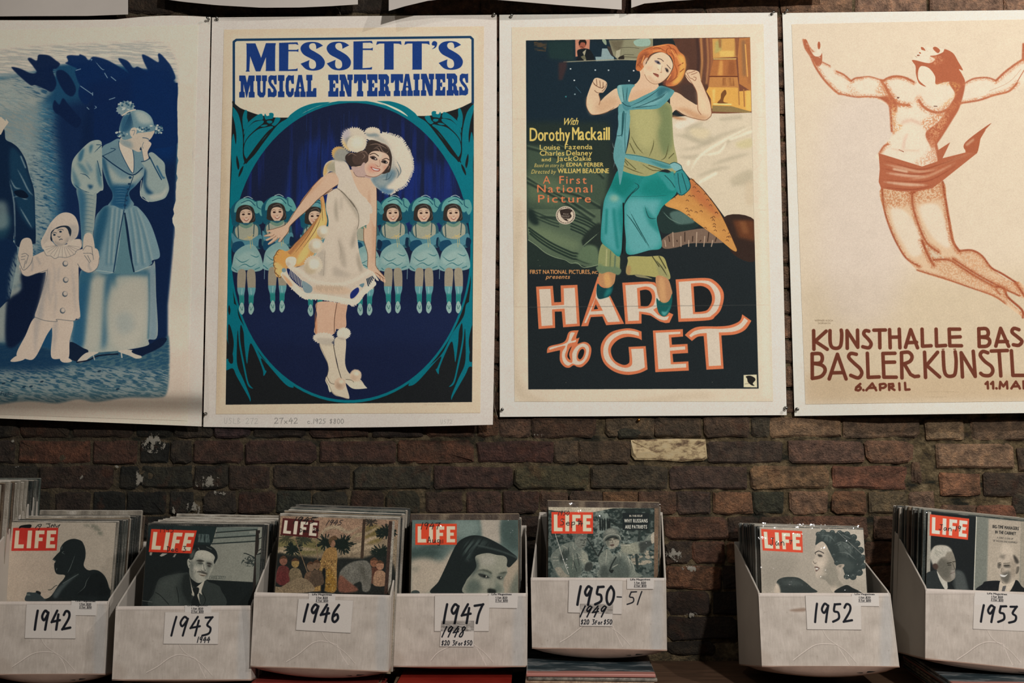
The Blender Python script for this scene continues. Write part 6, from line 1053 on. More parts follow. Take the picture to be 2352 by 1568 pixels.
    c.p(K([(2010,230),(2080,230),(2070,1400),(2000,1400)]), '5a4a3b')
    grain(c, .4); c.p(K([(1470,312),(1918,316),(1905,600),(1470,598)]), '131a1b')
    c.t('IN THIS ISSUE', 1446, 1186.5, 4.6, 'a8a294', w=29.5, off=.02); c.t('WHY RUSSIANS', 1434, 1199.5, 8.6, 'c2bca9', w=53.5, off=.04, gap=.16); c.t('ARE PATRIOTS', 1436, 1213.5, 8.6, 'c2bca9', w=50, off=.04, gap=.16)
    logo(c, *K([(270,295),(972,302),(972,664),(272,662)]), red='b03824', white='b8ad97')
    c.hand('1950', 1281, 1173, 10, 1.3, '17181a', w=.6, shear=.25); c.hand('Sept', 1287, 1191, 15, 1.5, '17181a', w=.68); c.hand('4', 1330, 1196, 12, 1.5, '17181a', w=.7)

def cov52(c):
    K = Z(1670, 1190, 5.88); c.a[:] = hx('8a8479')
    c.f(K([(430,500),(900,500),(900,760),(500,1000),(430,900)]), '7b766c', soft=14, a=.8); c.f(K([(1500,120),(1860,160),(1870,700),(1760,800)]), '9a9488', soft=10)
    m = c.f(K([(1200,370),(1200,330),(1300,320),(1380,400),(1480,560),(1560,640),(1540,700),(1500,800),(1600,930),(1620,1000),(1440,1000),(1380,900),(1320,830),(1240,815),(1200,780),(1195,730),(1180,700),(1185,660),(1180,640),(1150,600),(1165,560),(1190,520),(1190,460),(1185,420)]), '9c9386')
    c.f(K([(1330,420),(1460,560),(1520,760),(1600,960),(1500,940),(1400,860),(1340,780),(1300,700),(1370,560)]), '6f6c62', soft=7, a=.85, clip=m); c.f(K([(1240,815),(1320,760),(1400,820),(1440,930),(1380,900)]), '66645b', soft=5, a=.8, clip=m); c.e(1670+1270/5.88, 1190+610/5.88, 8, 7, 'a89e90', soft=4, clip=m)
    c.f(K([(1195,360),(1200,300),(1215,220),(1260,175),(1340,180),(1420,190),(1500,200),(1560,180),(1620,210),(1700,230),(1740,290),(1740,350),(1800,420),(1820,500),(1850,560),(1840,640),(1800,730),(1740,780),(1650,810),(1590,750),(1560,670),(1480,640),(1430,540),(1380,440),(1340,360),(1290,310),(1240,330)]), '262f2e')
    for x, y, r in ((1235,215,38),(1300,185,38),(1420,190,36),(1520,200,42),(1620,215,44),(1710,255,46),(1755,340,46),(1800,430,50),(1830,530,46),(1838,640,46),(1785,730,50),(1700,790,46),(1615,785,40),(1480,600,34),(1440,500,30)): c.e(1670 + x / 5.88, 1190 + y / 5.88, r / 5.88, r / 6.4, '2a3332'); c.l(K([(x - r * .5, y), (x, y - r * .6), (x + r * .5, y - r * .1)]), 1.8, '59625e', taper=2, a=.7)
    c.f(K([(1260,190),(1400,210),(1480,260),(1400,330),(1300,290)]), '3d4745', soft=4, n=(3, 9, 30, .2, .6)); c.f(K([(1480,340),(1640,330),(1740,420),(1700,520),(1560,480)]), '4b5350', soft=6, a=.8, n=(4, 9, -30, .25, .6)); c.f(K([(1500,560),(1600,540),(1720,640),(1620,720)]), '363f3d', soft=5, a=.8)
    for q in ([(1440,360),(1560,320),(1700,400)],[(1500,460),(1620,470),(1740,560)],[(1260,230),(1380,240),(1460,320)],[(1560,220),(1660,270)],[(1500,360),(1540,340)]): c.l(K(q), 2, '626a66', taper=2, a=.6)
    c.f(K([(1480,640),(1520,620),(1580,620),(1570,660),(1500,690),(1475,670)]), '8f867a'); c.f(K([(1500,640),(1550,630),(1530,660)]), '5e5b52', soft=1)
    c.l(K([(1190,465),(1240,440),(1305,470)]), 2, '2f2d2a'); c.f(K([(1225,485),(1270,490),(1290,515),(1250,520),(1230,505)]), '34332f', soft=.5); c.l(K([(1188,470),(1200,485)]), 1.4, '34332f'); c.l(K([(1165,580),(1185,610),(1205,600)]), 1.3, '4f4a43')
    c.f(K([(1180,658),(1212,652),(1252,672),(1236,690),(1212,712),(1192,708),(1204,686)]), '4a3a35', soft=.4); c.f(K([(1196,667),(1236,676),(1212,694)]), 'c4bbab')
    c.f(K([(670,860),(720,810),(820,790),(960,800),(1060,860),(1140,930),(1200,1000),(720,1000),(690,930)]), '262d2c'); c.f(K([(730,860),(900,830),(1020,880),(900,900)]), '3b4341', soft=5, a=.8); c.f(K([(660,880),(700,900),(720,1000),(640,1000)]), 'a09688', soft=2)
    c.f(K([(1450,1000),(1600,900),(1700,940),(1800,990),(1790,1010)]), '171c1c')
    grain(c, .16); logo(c, *K([(462,143),(1015,172),(1025,462),(483,432)]), red='bb3d27', white='beb39d')
    c.hand('Jan', 1769, 1235, 17, 1.5, '17181a', w=.55); c.hand('7', 1814, 1240, 9, 1.4, '17181a'); c.l(K([(1480,170),(1830,490)]), .9, '9c9b93', a=.7)

def cov53(c):
    K = Z(2050, 1140, 6.27); c.a[:] = hx('15191a')
    c.p(K([(480,200),(560,210),(545,1100),(460,1140)]), '7d7b72'); c.p(K([(1215,285),(2200,400),(2200,1500),(1170,1400)]), '62665f'); c.p(K([(1385,320),(1860,350),(1830,1300),(1362,1300)]), '8f877a', soft=2); c.p(K([(1860,350),(2300,390),(2300,1500),(1840,1300)]), '7e796d'); c.l(K([(1212,290),(1175,1380)]), 1.8, 'b8b4a4')
    c.f(K([(1580,700),(1700,700),(1740,830),(1560,830)]), 'a1988a', soft=6)
    c.f(K([(470,1130),(610,1060),(640,1070),(760,1330),(860,1250),(900,1070),(1010,1080),(1060,1180),(1090,1300),(1110,1400),(480,1400)]), '222727'); c.f(K([(900,1080),(1010,1090),(1060,1200),(1080,1360),(920,1360)]), '3d4241', soft=4)
    c.f(K([(640,1070),(700,1150),(800,1230),(790,1330),(760,1340),(680,1200)]), '9c9a90'); c.p(K([(790,1230),(850,1240),(900,1340),(800,1330)]), '15191a')
    m = c.f(K([(560,800),(600,720),(680,700),(780,710),(860,780),(905,900),(915,1000),(905,1060),(905,1160),(860,1210),(800,1230),(720,1180),(640,1060),(590,950),(545,880)]), '6e6a60')
    c.f(K([(640,900),(760,900),(860,1000),(820,1180),(720,1170),(640,1050)]), '4c4b44', soft=6, a=.85, clip=m); c.f(K([(545,880),(550,790),(620,715),(700,700),(800,715),(860,780),(790,800),(760,860),(700,880),(640,960),(590,990)]), '97948a', soft=2); c.f(K([(600,760),(700,740),(740,800),(640,860)]), '7a7a71', soft=4, a=.8, n=(2, 8, -50, .3, .7)); c.f(K([(575,990),(620,960),(660,1000),(640,1050),(600,1040)]), '3b2f2a', soft=1)
    c.l(K([(790,960),(850,950)]), 2.2, '28261f'); c.l(K([(870,940),(905,935)]), 1.8, '28261f'); c.l(K([(800,985),(845,985)]), 1.6, '1e1d1a'); c.l(K([(870,960),(895,1040),(860,1050)]), 1.4, '38352e'); c.l(K([(840,1110),(895,1085)]), 1.8, '3c2f2a'); c.f(K([(860,1040),(900,1060),(900,1150),(860,1200),(840,1120)]), '85807a', soft=3, a=.6, clip=m)
    c.f(K([(1240,1360),(1300,1260),(1350,1220),(1560,1215),(1640,1300),(1780,1200),(1860,1290),(1950,1400)]), '15181a'); c.f(K([(1555,1215),(1620,1260),(1760,1190),(1740,1280),(1660,1390),(1540,1370),(1530,1340)]), 'a39a8c'); c.p(K([(1590,1290),(1640,1280),(1610,1385),(1570,1375)]), '4a4a4a')
    m = c.f(K([(1510,960),(1520,900),(1580,845),(1660,825),(1740,840),(1800,900),(1830,1000),(1790,1090),(1760,1200),(1680,1250),(1620,1255),(1560,1190),(1520,1100)]), '988f82')
    c.f(K([(1580,1100),(1700,1080),(1690,1200),(1640,1250),(1560,1180)]), '474640', soft=4, a=.85, clip=m); c.f(K([(1510,960),(1560,960),(1560,1020),(1520,1030)]), '3f3d38', soft=2, a=.8, clip=m); c.f(K([(1600,980),(1690,980),(1700,1020),(1620,1020)]), '3f3d38', soft=2, a=.8, clip=m); c.f(K([(1740,840),(1790,880),(1820,950),(1770,960)]), '33312d', soft=1.5); c.f(K([(1785,1020),(1825,1010),(1810,1090),(1775,1110)]), '4a4740', soft=.8)
    c.f(K([(1590,1000),(1620,1090),(1560,1090)]), '7d756a', soft=2, a=.7, clip=m); c.f(K([(1700,900),(1780,960),(1790,1090),(1740,1180),(1700,1080)]), '7a7165', soft=5, a=.7, clip=m); c.l(K([(1575,1030),(1568,1085),(1605,1092)]), 1.2, '5c574d'); c.l(K([(1540,985),(1560,980)]), 1.6, '2b2925'); c.l(K([(1610,995),(1680,990)]), 2, '2b2925'); c.l(K([(1530,955),(1560,950)]), 1.4, '4a463d'); c.l(K([(1600,960),(1690,955)]), 1.4, '4a463d'); c.f(K([(1550,1120),(1620,1130),(1660,1115),(1620,1155),(1570,1150)]), 'c2bbae'); c.f(K([(1540,860),(1620,835),(1600,900)]), '5c5850', soft=3, a=.7)
    grain(c, .2); logo(c, *K([(542,255),(1108,318),(1090,622),(535,560)]), red='c0402a', white='c0b7a6')
    for s_, x, y, h_, w_ in (('BIG-TIME MANAGERS', 2280, 1212, 7.6, 60), ('IN THE CABINET', 2286, 1224.5, 7.2, 47), ('A JOINT CLOSE-UP', 2290, 1236, 4.2, 37), ('OF WILSON AND HUMPHREY', 2281, 1243, 4.2, 56)): c.t(s_, x, y, h_, '1b1c1c', w=w_, rot=5, off=.03 if h_ > 6 else 0, gap=.16)
    c.hand('Jan', 2158, 1204, 13, 1.5, '17181a', w=.65, rot=4); c.hand('19', 2196, 1207, 12, 1.5, '17181a', w=.6, rot=4)
# ---------------------------------------------------------------- materials
def nodes(name):
    m = bpy.data.materials.new(name); m.use_nodes = True; nt = m.node_tree
    return m, nt, nt.nodes['Principled BSDF'], nt.nodes, nt.links
def mth(N, L, op, a, b):
    x = N.new('ShaderNodeMath'); x.operation = op
    for i, v in enumerate((a, b)):
        if isinstance(v, (int, float)): x.inputs[i].default_value = v
        else: L.new(v, x.inputs[i])
    return x.outputs[0]
def ramp(N, L, f, stops):
    r = N.new('ShaderNodeValToRGB'); L.new(f, r.inputs[0]); e = r.color_ramp.elements
    for i, (p_, c_) in enumerate(stops):
        q = e[i] if i < 2 else e.new(p_)
        q.position = p_; q.color = c_ if len(c_) == 4 else tuple(c_) + (1,)
    return r.outputs[0]
def noise(N, L, scale, detail=4, rough=.6, vec=None, stretch=None):
    n = N.new('ShaderNodeTexNoise'); n.inputs['Scale'].default_value = scale; n.inputs['Detail'].default_value = detail; n.inputs['Roughness'].default_value = rough
    if vec is None: vec = N.new('ShaderNodeTexCoord').outputs['Object']
    if stretch:
        mp = N.new('ShaderNodeMapping'); mp.inputs['Scale'].default_value = stretch; L.new(vec, mp.inputs[0]); vec = mp.outputs[0]
    L.new(vec, n.inputs['Vector']); return n.outputs['Fac']
def mixc(N, L, f, a, b, mode='MIX'):
    x = N.new('ShaderNodeMix'); x.data_type = 'RGBA'; x.blend_type = mode
    for s, v in ((x.inputs[0], f), (x.inputs[6], a), (x.inputs[7], b)):
        if isinstance(v, (int, float)): s.default_value = v
        elif isinstance(v, tuple): s.default_value = v
        else: L.new(v, s)
    return x.outputs[2]
def bump(N, L, bs, h, strength=.4, dist=.002):
    b = N.new('ShaderNodeBump'); b.inputs['Strength'].default_value = strength; b.inputs['Distance'].default_value = dist
    L.new(h, b.inputs['Height']); L.new(b.outputs[0], bs.inputs['Normal']); return b
def simple(name, col, rough=.7, var=.15, scale=30, bmp=.15, bscale=120, coat=0, metal=0, stretch=None, k=1.0):
    m, nt, bs, N, L = nodes(name)
    n = noise(N, L, scale, 4, stretch=stretch)
    c = hl(col, k)
    lo = tuple(v * (1 - var) for v in c[:3]) + (1,); hi = tuple(min(v * (1 + var), 1) for v in c[:3]) + (1,)
    L.new(ramp(N, L, n, [(.3, lo), (.7, hi)]), bs.inputs['Base Color'])
    bs.inputs['Roughness'].default_value = rough; bs.inputs['Coat Weight'].default_value = coat; bs.inputs['Metallic'].default_value = metal
    bs.inputs['Coat Roughness'].default_value = .15
    if bmp: bump(N, L, bs, noise(N, L, bscale, 3, stretch=stretch), bmp, .001)
    return m
def printed(name, im, rough=.75, weave=700, bmp=.12, coat=0.0):
    m, nt, bs, N, L = nodes(name)
    t = N.new('ShaderNodeTexImage'); t.image = im; t.interpolation = 'Cubic'; t.extension = 'EXTEND'
    n = noise(N, L, weave, 2)
    c = mixc(N, L, .10, t.outputs[0], ramp(N, L, n, [(.3, (.35, .35, .35, 1)), (.7, (.65, .65, .65, 1))]), 'OVERLAY')
    L.new(c, bs.inputs['Base Color']); bs.inputs['Roughness'].default_value = rough; bs.inputs['Specular IOR Level'].default_value = .12
    bs.inputs['Coat Weight'].default_value = coat; bs.inputs['Coat Roughness'].default_value = .12
    bump(N, L, bs, noise(N, L, 9, 3), bmp, .004)
    return m

M = {}
M['paper_back'] = simple('paper_back', 'b9b3a8', .85)
M['steel'] = simple('steel', '9a9a96', .25, metal=1, bmp=0)
M['brass'] = simple('brass', 'b07a3c', .3, metal=1, bmp=0)
M['cardboard'] = simple('cardboard_white', 'c2bbb1', .8, .05, 12, .2, 160)
M['cardboard_brown'] = simple('cardboard_brown', 'a3897a', .85, .12, 18, .3, 120)
M['hole_shade'] = simple('hole_shade', '14110f', .95, bmp=0)
M['wood'] = simple('dark_wood', '5c4636', .5, .35, 9, .25, 60, stretch=(1, 9, 9))
M['wood_orange'] = simple('orange_wood', '8a5a3a', .5, .3, 9, .2, 60, stretch=(1, 9, 9))
M['floor'] = simple('floor_boards', '3a2a20', .5, .2, 6, .2, 40)
M['iron'] = simple('iron', '202020', .4, metal=1, bmp=0)
M['string'] = simple('string', 'a59c8c', .9, bmp=0)

def brick_mat(name, mortar=False):
    m, nt, bs, N, L = nodes(name)
    geo = N.new('ShaderNodeNewGeometry').outputs['Position']
    oi = N.new('ShaderNodeObjectInfo')
    n1 = noise(N, L, 38, 5, .65, geo); n2 = noise(N, L, 150, 4, .7, geo); n3 = noise(N, L, 11, 3, .6, geo, (1, 1, 2.2))
    if mortar:
        base = ramp(N, L, n1, [(.3, hl('40362a')), (.5, hl('82704f')), (.7, hl('b8a27c'))])
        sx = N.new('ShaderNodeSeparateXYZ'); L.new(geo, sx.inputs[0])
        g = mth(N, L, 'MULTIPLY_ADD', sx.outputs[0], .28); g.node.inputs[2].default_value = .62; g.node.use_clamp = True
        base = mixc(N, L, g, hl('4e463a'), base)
        base = mixc(N, L, ramp(N, L, n3, [(.52, (0, 0, 0, 1)), (.66, (1, 1, 1, 1))]), base, hl('2b2d22'))
        L.new(base, bs.inputs['Base Color']); bs.inputs['Roughness'].default_value = .95
        bump(N, L, bs, n2, 1.0, .02)
        return m
    tint = ramp(N, L, n1, [(.3, (.34, .34, .36, 1)), (.5, (.85, .85, .85, 1)), (.72, (1.6, 1.45, 1.3, 1))])
    base = mixc(N, L, 1.0, mixc(N, L, 1.0, oi.outputs['Color'], (.92, .93, .80, 1), 'MULTIPLY'), tint, 'MULTIPLY')
    rust = ramp(N, L, noise(N, L, 23, 4, .6, geo), [(.56, (0, 0, 0, 1)), (.7, (1, 1, 1, 1))]); base = mixc(N, L, mth(N, L, 'MULTIPLY', rust, .35), base, hl('6e3f28'))
    smear = ramp(N, L, n3, [(.5, (0, 0, 0, 1)), (.68, (1, 1, 1, 1))])
    base = mixc(N, L, mth(N, L, 'MULTIPLY', smear, .45), base, hl('4a4335'))
    spark = ramp(N, L, n2, [(.69, (0, 0, 0, 1)), (.76, (1, 1, 1, 1))])
    base = mixc(N, L, mth(N, L, 'MULTIPLY', spark, .35), base, hl('8a7a62'))
    ob = N.new('ShaderNodeTexCoord').outputs['Object']; n5 = noise(N, L, 620, 2, .6, geo)
    base = mixc(N, L, .5, base, ramp(N, L, n5, [(.35, (.25, .25, .25, 1)), (.65, (.75, .75, .75, 1))]), 'OVERLAY')
    L.new(base, bs.inputs['Base Color']); bs.inputs['Roughness'].default_value = .88
    hgt = mth(N, L, 'ADD', mth(N, L, 'MULTIPLY', n2, .9), n1)
    bump(N, L, bs, hgt, 1.0, .022)
    return m
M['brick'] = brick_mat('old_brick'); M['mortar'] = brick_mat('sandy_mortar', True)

def paint_mat():
    m, nt, bs, N, L = nodes('flaking_white_paint')
    geo = N.new('ShaderNodeNewGeometry').outputs['Position']
    n = noise(N, L, 45, 5, .7, geo, (.6, 1, 1)); base = ramp(N, L, n, [(.3, hl('4a3527')), (.42, hl('8a7458')), (.52, hl('c9b48a')), (.75, hl('cdbf9e'))])
    L.new(base, bs.inputs['Base Color']); bs.inputs['Roughness'].default_value = .8; bump(N, L, bs, n, .6, .004); return m
M['painted_brick'] = paint_mat()

def sleeve_mat():
    m, nt, bs, N, L = nodes('clear_plastic')
    nt.nodes.remove(bs); out = N['Material Output']
    tr = N.new('ShaderNodeBsdfTransparent'); gl = N.new('ShaderNodeBsdfGlossy'); gl.inputs['Roughness'].default_value = .09
    fr = N.new('ShaderNodeFresnel'); fr.inputs[0].default_value = 1.45
    b = N.new('ShaderNodeBump'); b.inputs['Strength'].default_value = .8; b.inputs['Distance'].default_value = .004
    n = noise(N, L, 26, 3, .6); vo = N.new('ShaderNodeTexVoronoi'); vo.feature = 'DISTANCE_TO_EDGE'; vo.inputs['Scale'].default_value = 13
    L.new(N.new('ShaderNodeTexCoord').outputs['Object'], vo.inputs['Vector'])
    hgt = mth(N, L, 'ADD', n, mth(N, L, 'MULTIPLY', mth(N, L, 'MINIMUM', vo.outputs['Distance'], .12), 3.0)); L.new(hgt, b.inputs['Height'])
    L.new(b.outputs[0], gl.inputs['Normal']); L.new(b.outputs[0], fr.inputs['Normal'])
    mx = N.new('ShaderNodeMixShader'); L.new(mth(N, L, 'MINIMUM', mth(N, L, 'MULTIPLY', fr.outputs[0], .9), .10), mx.inputs[0]); L.new(tr.outputs[0], mx.inputs[1]); L.new(gl.outputs[0], mx.inputs[2]); L.new(mx.outputs[0], out.inputs[0])
    return m
M['sleeve'] = sleeve_mat()

def mag_mat(name, side, top):
    """bagged magazine seen on edge: fine page lines through the thickness, plastic sheen"""
    m, nt, bs, N, L = nodes(name)
    tc = N.new('ShaderNodeTexCoord').outputs['Object']; oi = N.new('ShaderNodeObjectInfo')
    n = noise(N, L, 1, 2, .5, tc, (30, 900, 12)); n2 = noise(N, L, 260, 3, .7, tc)
    a = ramp(N, L, n, [(.3, hl(side, .5)), (.5, hl(side)), (.68, hl(top, .8))])
    g = N.new('ShaderNodeNewGeometry').outputs['True Normal']; sx = N.new('ShaderNodeSeparateXYZ'); L.new(g, sx.inputs[0])
    up = mth(N, L, 'GREATER_THAN', sx.outputs[2], .6)  # upward faces coloured lighter; shade of the side faces is put into their colour
    b = ramp(N, L, n, [(.3, hl(top, .55)), (.45, hl(top)), (.7, hl(top))])
    c = mixc(N, L, up, a, b)
    L.new(c, bs.inputs['Base Color']); bs.inputs['Roughness'].default_value = .5; bs.inputs['Coat Weight'].default_value = .9; bs.inputs['Coat Roughness'].default_value = .18
    bump(N, L, bs, mth(N, L, 'ADD', n2, mth(N, L, 'MULTIPLY', n, .7)), .7, .003)
    return m
MAGS = [mag_mat('mag_dark', '232a28', '6f6b62'), mag_mat('mag_white', '8d877a', 'cfc8bc'), mag_mat('mag_grey', '454a45', 'a8a296'), mag_mat('mag_brown', '4a3a2c', '9c8a70'), mag_mat('mag_green', '2f3c38', '8f8f84'), mag_mat('mag_pale', '9a9284', 'd8d1c4')]

# ---------------------------------------------------------------- objects
def tag(o, label=None, cat=None, group=None, kind=None):
    for k_, v in (('label', label), ('category', cat), ('group', group), ('kind', kind)):
        if v: o[k_] = v
    return o
def link(name, verts, faces, mats, parent=None, smooth=False, uv=None, fm=None):
    me = bpy.data.meshes.new(name); me.from_pydata([tuple(v) for v in verts], [], faces)
    for m in (mats if isinstance(mats, (list, tuple)) else [mats]): me.materials.append(m)
    if fm is not None: me.polygons.foreach_set('material_index', fm)
    if uv is not None:
        l = me.uv_layers.new(name='print')
        idx = np.empty(len(me.loops), np.int32); me.loops.foreach_get('vertex_index', idx)
        l.data.foreach_set('uv', np.asarray(uv, np.float32)[idx].ravel())
    if smooth: me.polygons.foreach_set('use_smooth', [True] * len(me.polygons))
    me.update()
    o = bpy.data.objects.new(name, me); C.objects.link(o)
    if parent: o.parent = parent
    return o
def empty(name, loc=(0, 0, 0)):
    o = bpy.data.objects.new(name, None); C.objects.link(o); o.location = loc; o.empty_display_size = .05; return o
def rebase(root, parts):
    """keep world-space meshes while parented to an empty at the thing's base"""
    mi = Matrix.Translation(root.location).inverted()
    for p_ in parts: p_.data.transform(mi); p_.parent = root
def boxv(x0, x1, y0, y1, z0, z1):
    v = [(x, y, z) for z in (z0, z1) for y in (y0, y1) for x in (x0, x1)]
    f = [(0, 2, 3, 1), (4, 5, 7, 6), (0, 1, 5, 4), (1, 3, 7, 5), (3, 2, 6, 7), (2, 0, 4, 6)]
    return v, f
def bevel(o, w_, seg=2):
    md = o.modifiers.new('bevel', 'BEVEL'); md.width = w_; md.segments = seg; md.limit_method = 'ANGLE'; return o
def solid(o, t, off=-1):
    cnt = {}
    for pl in o.data.polygons:
        for ek in pl.edge_keys: cnt[ek] = cnt.get(ek, 0) + 1
    for e_ in o.data.edges:
        if cnt.get(tuple(sorted(e_.vertices)), 0) == 1: e_.use_edge_sharp = True
    md = o.modifiers.new('thickness', 'SOLIDIFY'); md.thickness = t; md.offset = off; return o

# ---------------------------------------------------------------- brick wall
XL, XR = -2.1, 2.1; ZB, ZT = EYE.z - .72, EYE.z + 1.25
nx, nz = 700, 330
gx, gz = np.meshgrid(np.linspace(XL, XR, nx), np.linspace(ZB, ZT, nz))
gy = WALL + .0035 + .016 * (fbm(gx * 45, gz * 45, 3, 4) - .5) + .010 * (fbm(gx * 9, gz * 9, 8, 2) - .5)
V = np.stack([gx, gy, gz], -1).reshape(-1, 3)
i = np.arange(nz - 1)[:, None] * nx + np.arange(nx - 1)[None, :]
F = np.stack([i, i + 1, i + nx + 1, i + nx], -1).reshape(-1, 4)
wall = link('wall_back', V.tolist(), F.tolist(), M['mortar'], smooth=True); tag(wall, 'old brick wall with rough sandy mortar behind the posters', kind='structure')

rb = random.Random(11)
def desat(c, f=.8):
    g = sum(c[:3]) / 3; return tuple(g + (v - g) * f for v in c[:3]) + (1.0,)
def brick_geo(x0, x1, z0, z1, proud=0.0, rough=1.0):
    """closed front shell of one worn brick: 12-point outline, worn arris, uneven face"""
    R = rb.uniform; ch = .006
    def j(a): return R(-a, a) * rough
    w_ = x1 - x0; c1, c2, c3, c4 = [ch * (R(.3, 1.2) if R(0, 1) < .75 else R(1.2, 2.4)) for _ in range(4)]; x0 -= .0025; x1 += .0025; z0 -= .002; z1 += .002
    o = [(x0 + c1, z0), (x0 + w_ * .36, z0), (x0 + w_ * .68, z0), (x1 - c2, z0), (x1, z0 + c2), (x1, z1 - c3), (x1 - c3, z1), (x0 + w_ * .64, z1), (x0 + w_ * .33, z1), (x0 + c4, z1), (x0, z1 - c4), (x0, z0 + c1)]
    o = [(x + j(.0028), z + j(.0026)) for x, z in o]
    cx, cz = (x0 + x1) / 2, (z0 + z1) / 2; yf = WALL - .006 - proud
    vs = [(x, WALL + .02, z) for x, z in o] + [(x, yf + .004 + R(0, .003), z) for x, z in o]
    def ins(x, z, d): return (x + (d if x < cx else -d) * min(1, abs(x - cx) / (w_ * .3)), z + (d if z < cz else -d))
    vs += [(*ins(x, z, .0055), 0) for x, z in o]
    vs = vs[:24] + [(a, yf + R(-.0035, .0035), b) for a, b, _ in vs[24:]]
    vs += [(x0 + w_ * .3, yf + R(-.003, .002), cz + j(.006)), (x0 + w_ * .7, yf + R(-.003, .002), cz + j(.006))]
    fs = []
    for k_ in range(12):
        n_ = (k_ + 1) % 12; fs += [(k_, n_, 12 + n_, 12 + k_), (12 + k_, 12 + n_, 24 + n_, 24 + k_)]
    L_, R_ = 36, 37
    fs += [(24, 25, L_), (25, 26, R_, L_), (26, 27, R_), (27, 28, R_), (28, 29, R_), (29, 30, R_), (30, 31, R_), (31, 32, L_, R_), (32, 33, L_), (33, 34, L_), (34, 35, L_), (35, 24, L_)]
    return vs, fs
BR = ['3b2a24', '44302a', '33262a', '4a352c', '3a2f28', '523a2e', '2e2622']          # left and middle, darker
BL_ = ['6e4e40', '785440', '64483e', '5c4a3c', '7a5846', '6a5042', '554436']         # right, lighter
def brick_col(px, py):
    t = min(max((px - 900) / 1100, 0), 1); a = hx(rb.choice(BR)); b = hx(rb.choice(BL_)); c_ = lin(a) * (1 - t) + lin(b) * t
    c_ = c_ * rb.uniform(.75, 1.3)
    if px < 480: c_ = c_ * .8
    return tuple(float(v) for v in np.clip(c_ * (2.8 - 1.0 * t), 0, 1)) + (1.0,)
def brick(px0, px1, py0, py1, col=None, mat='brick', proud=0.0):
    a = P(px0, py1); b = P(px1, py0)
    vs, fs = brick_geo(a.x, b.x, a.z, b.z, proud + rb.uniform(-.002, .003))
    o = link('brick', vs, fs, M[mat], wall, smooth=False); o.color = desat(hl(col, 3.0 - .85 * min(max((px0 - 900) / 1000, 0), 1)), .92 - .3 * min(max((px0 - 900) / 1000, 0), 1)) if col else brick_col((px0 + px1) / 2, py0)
    return o
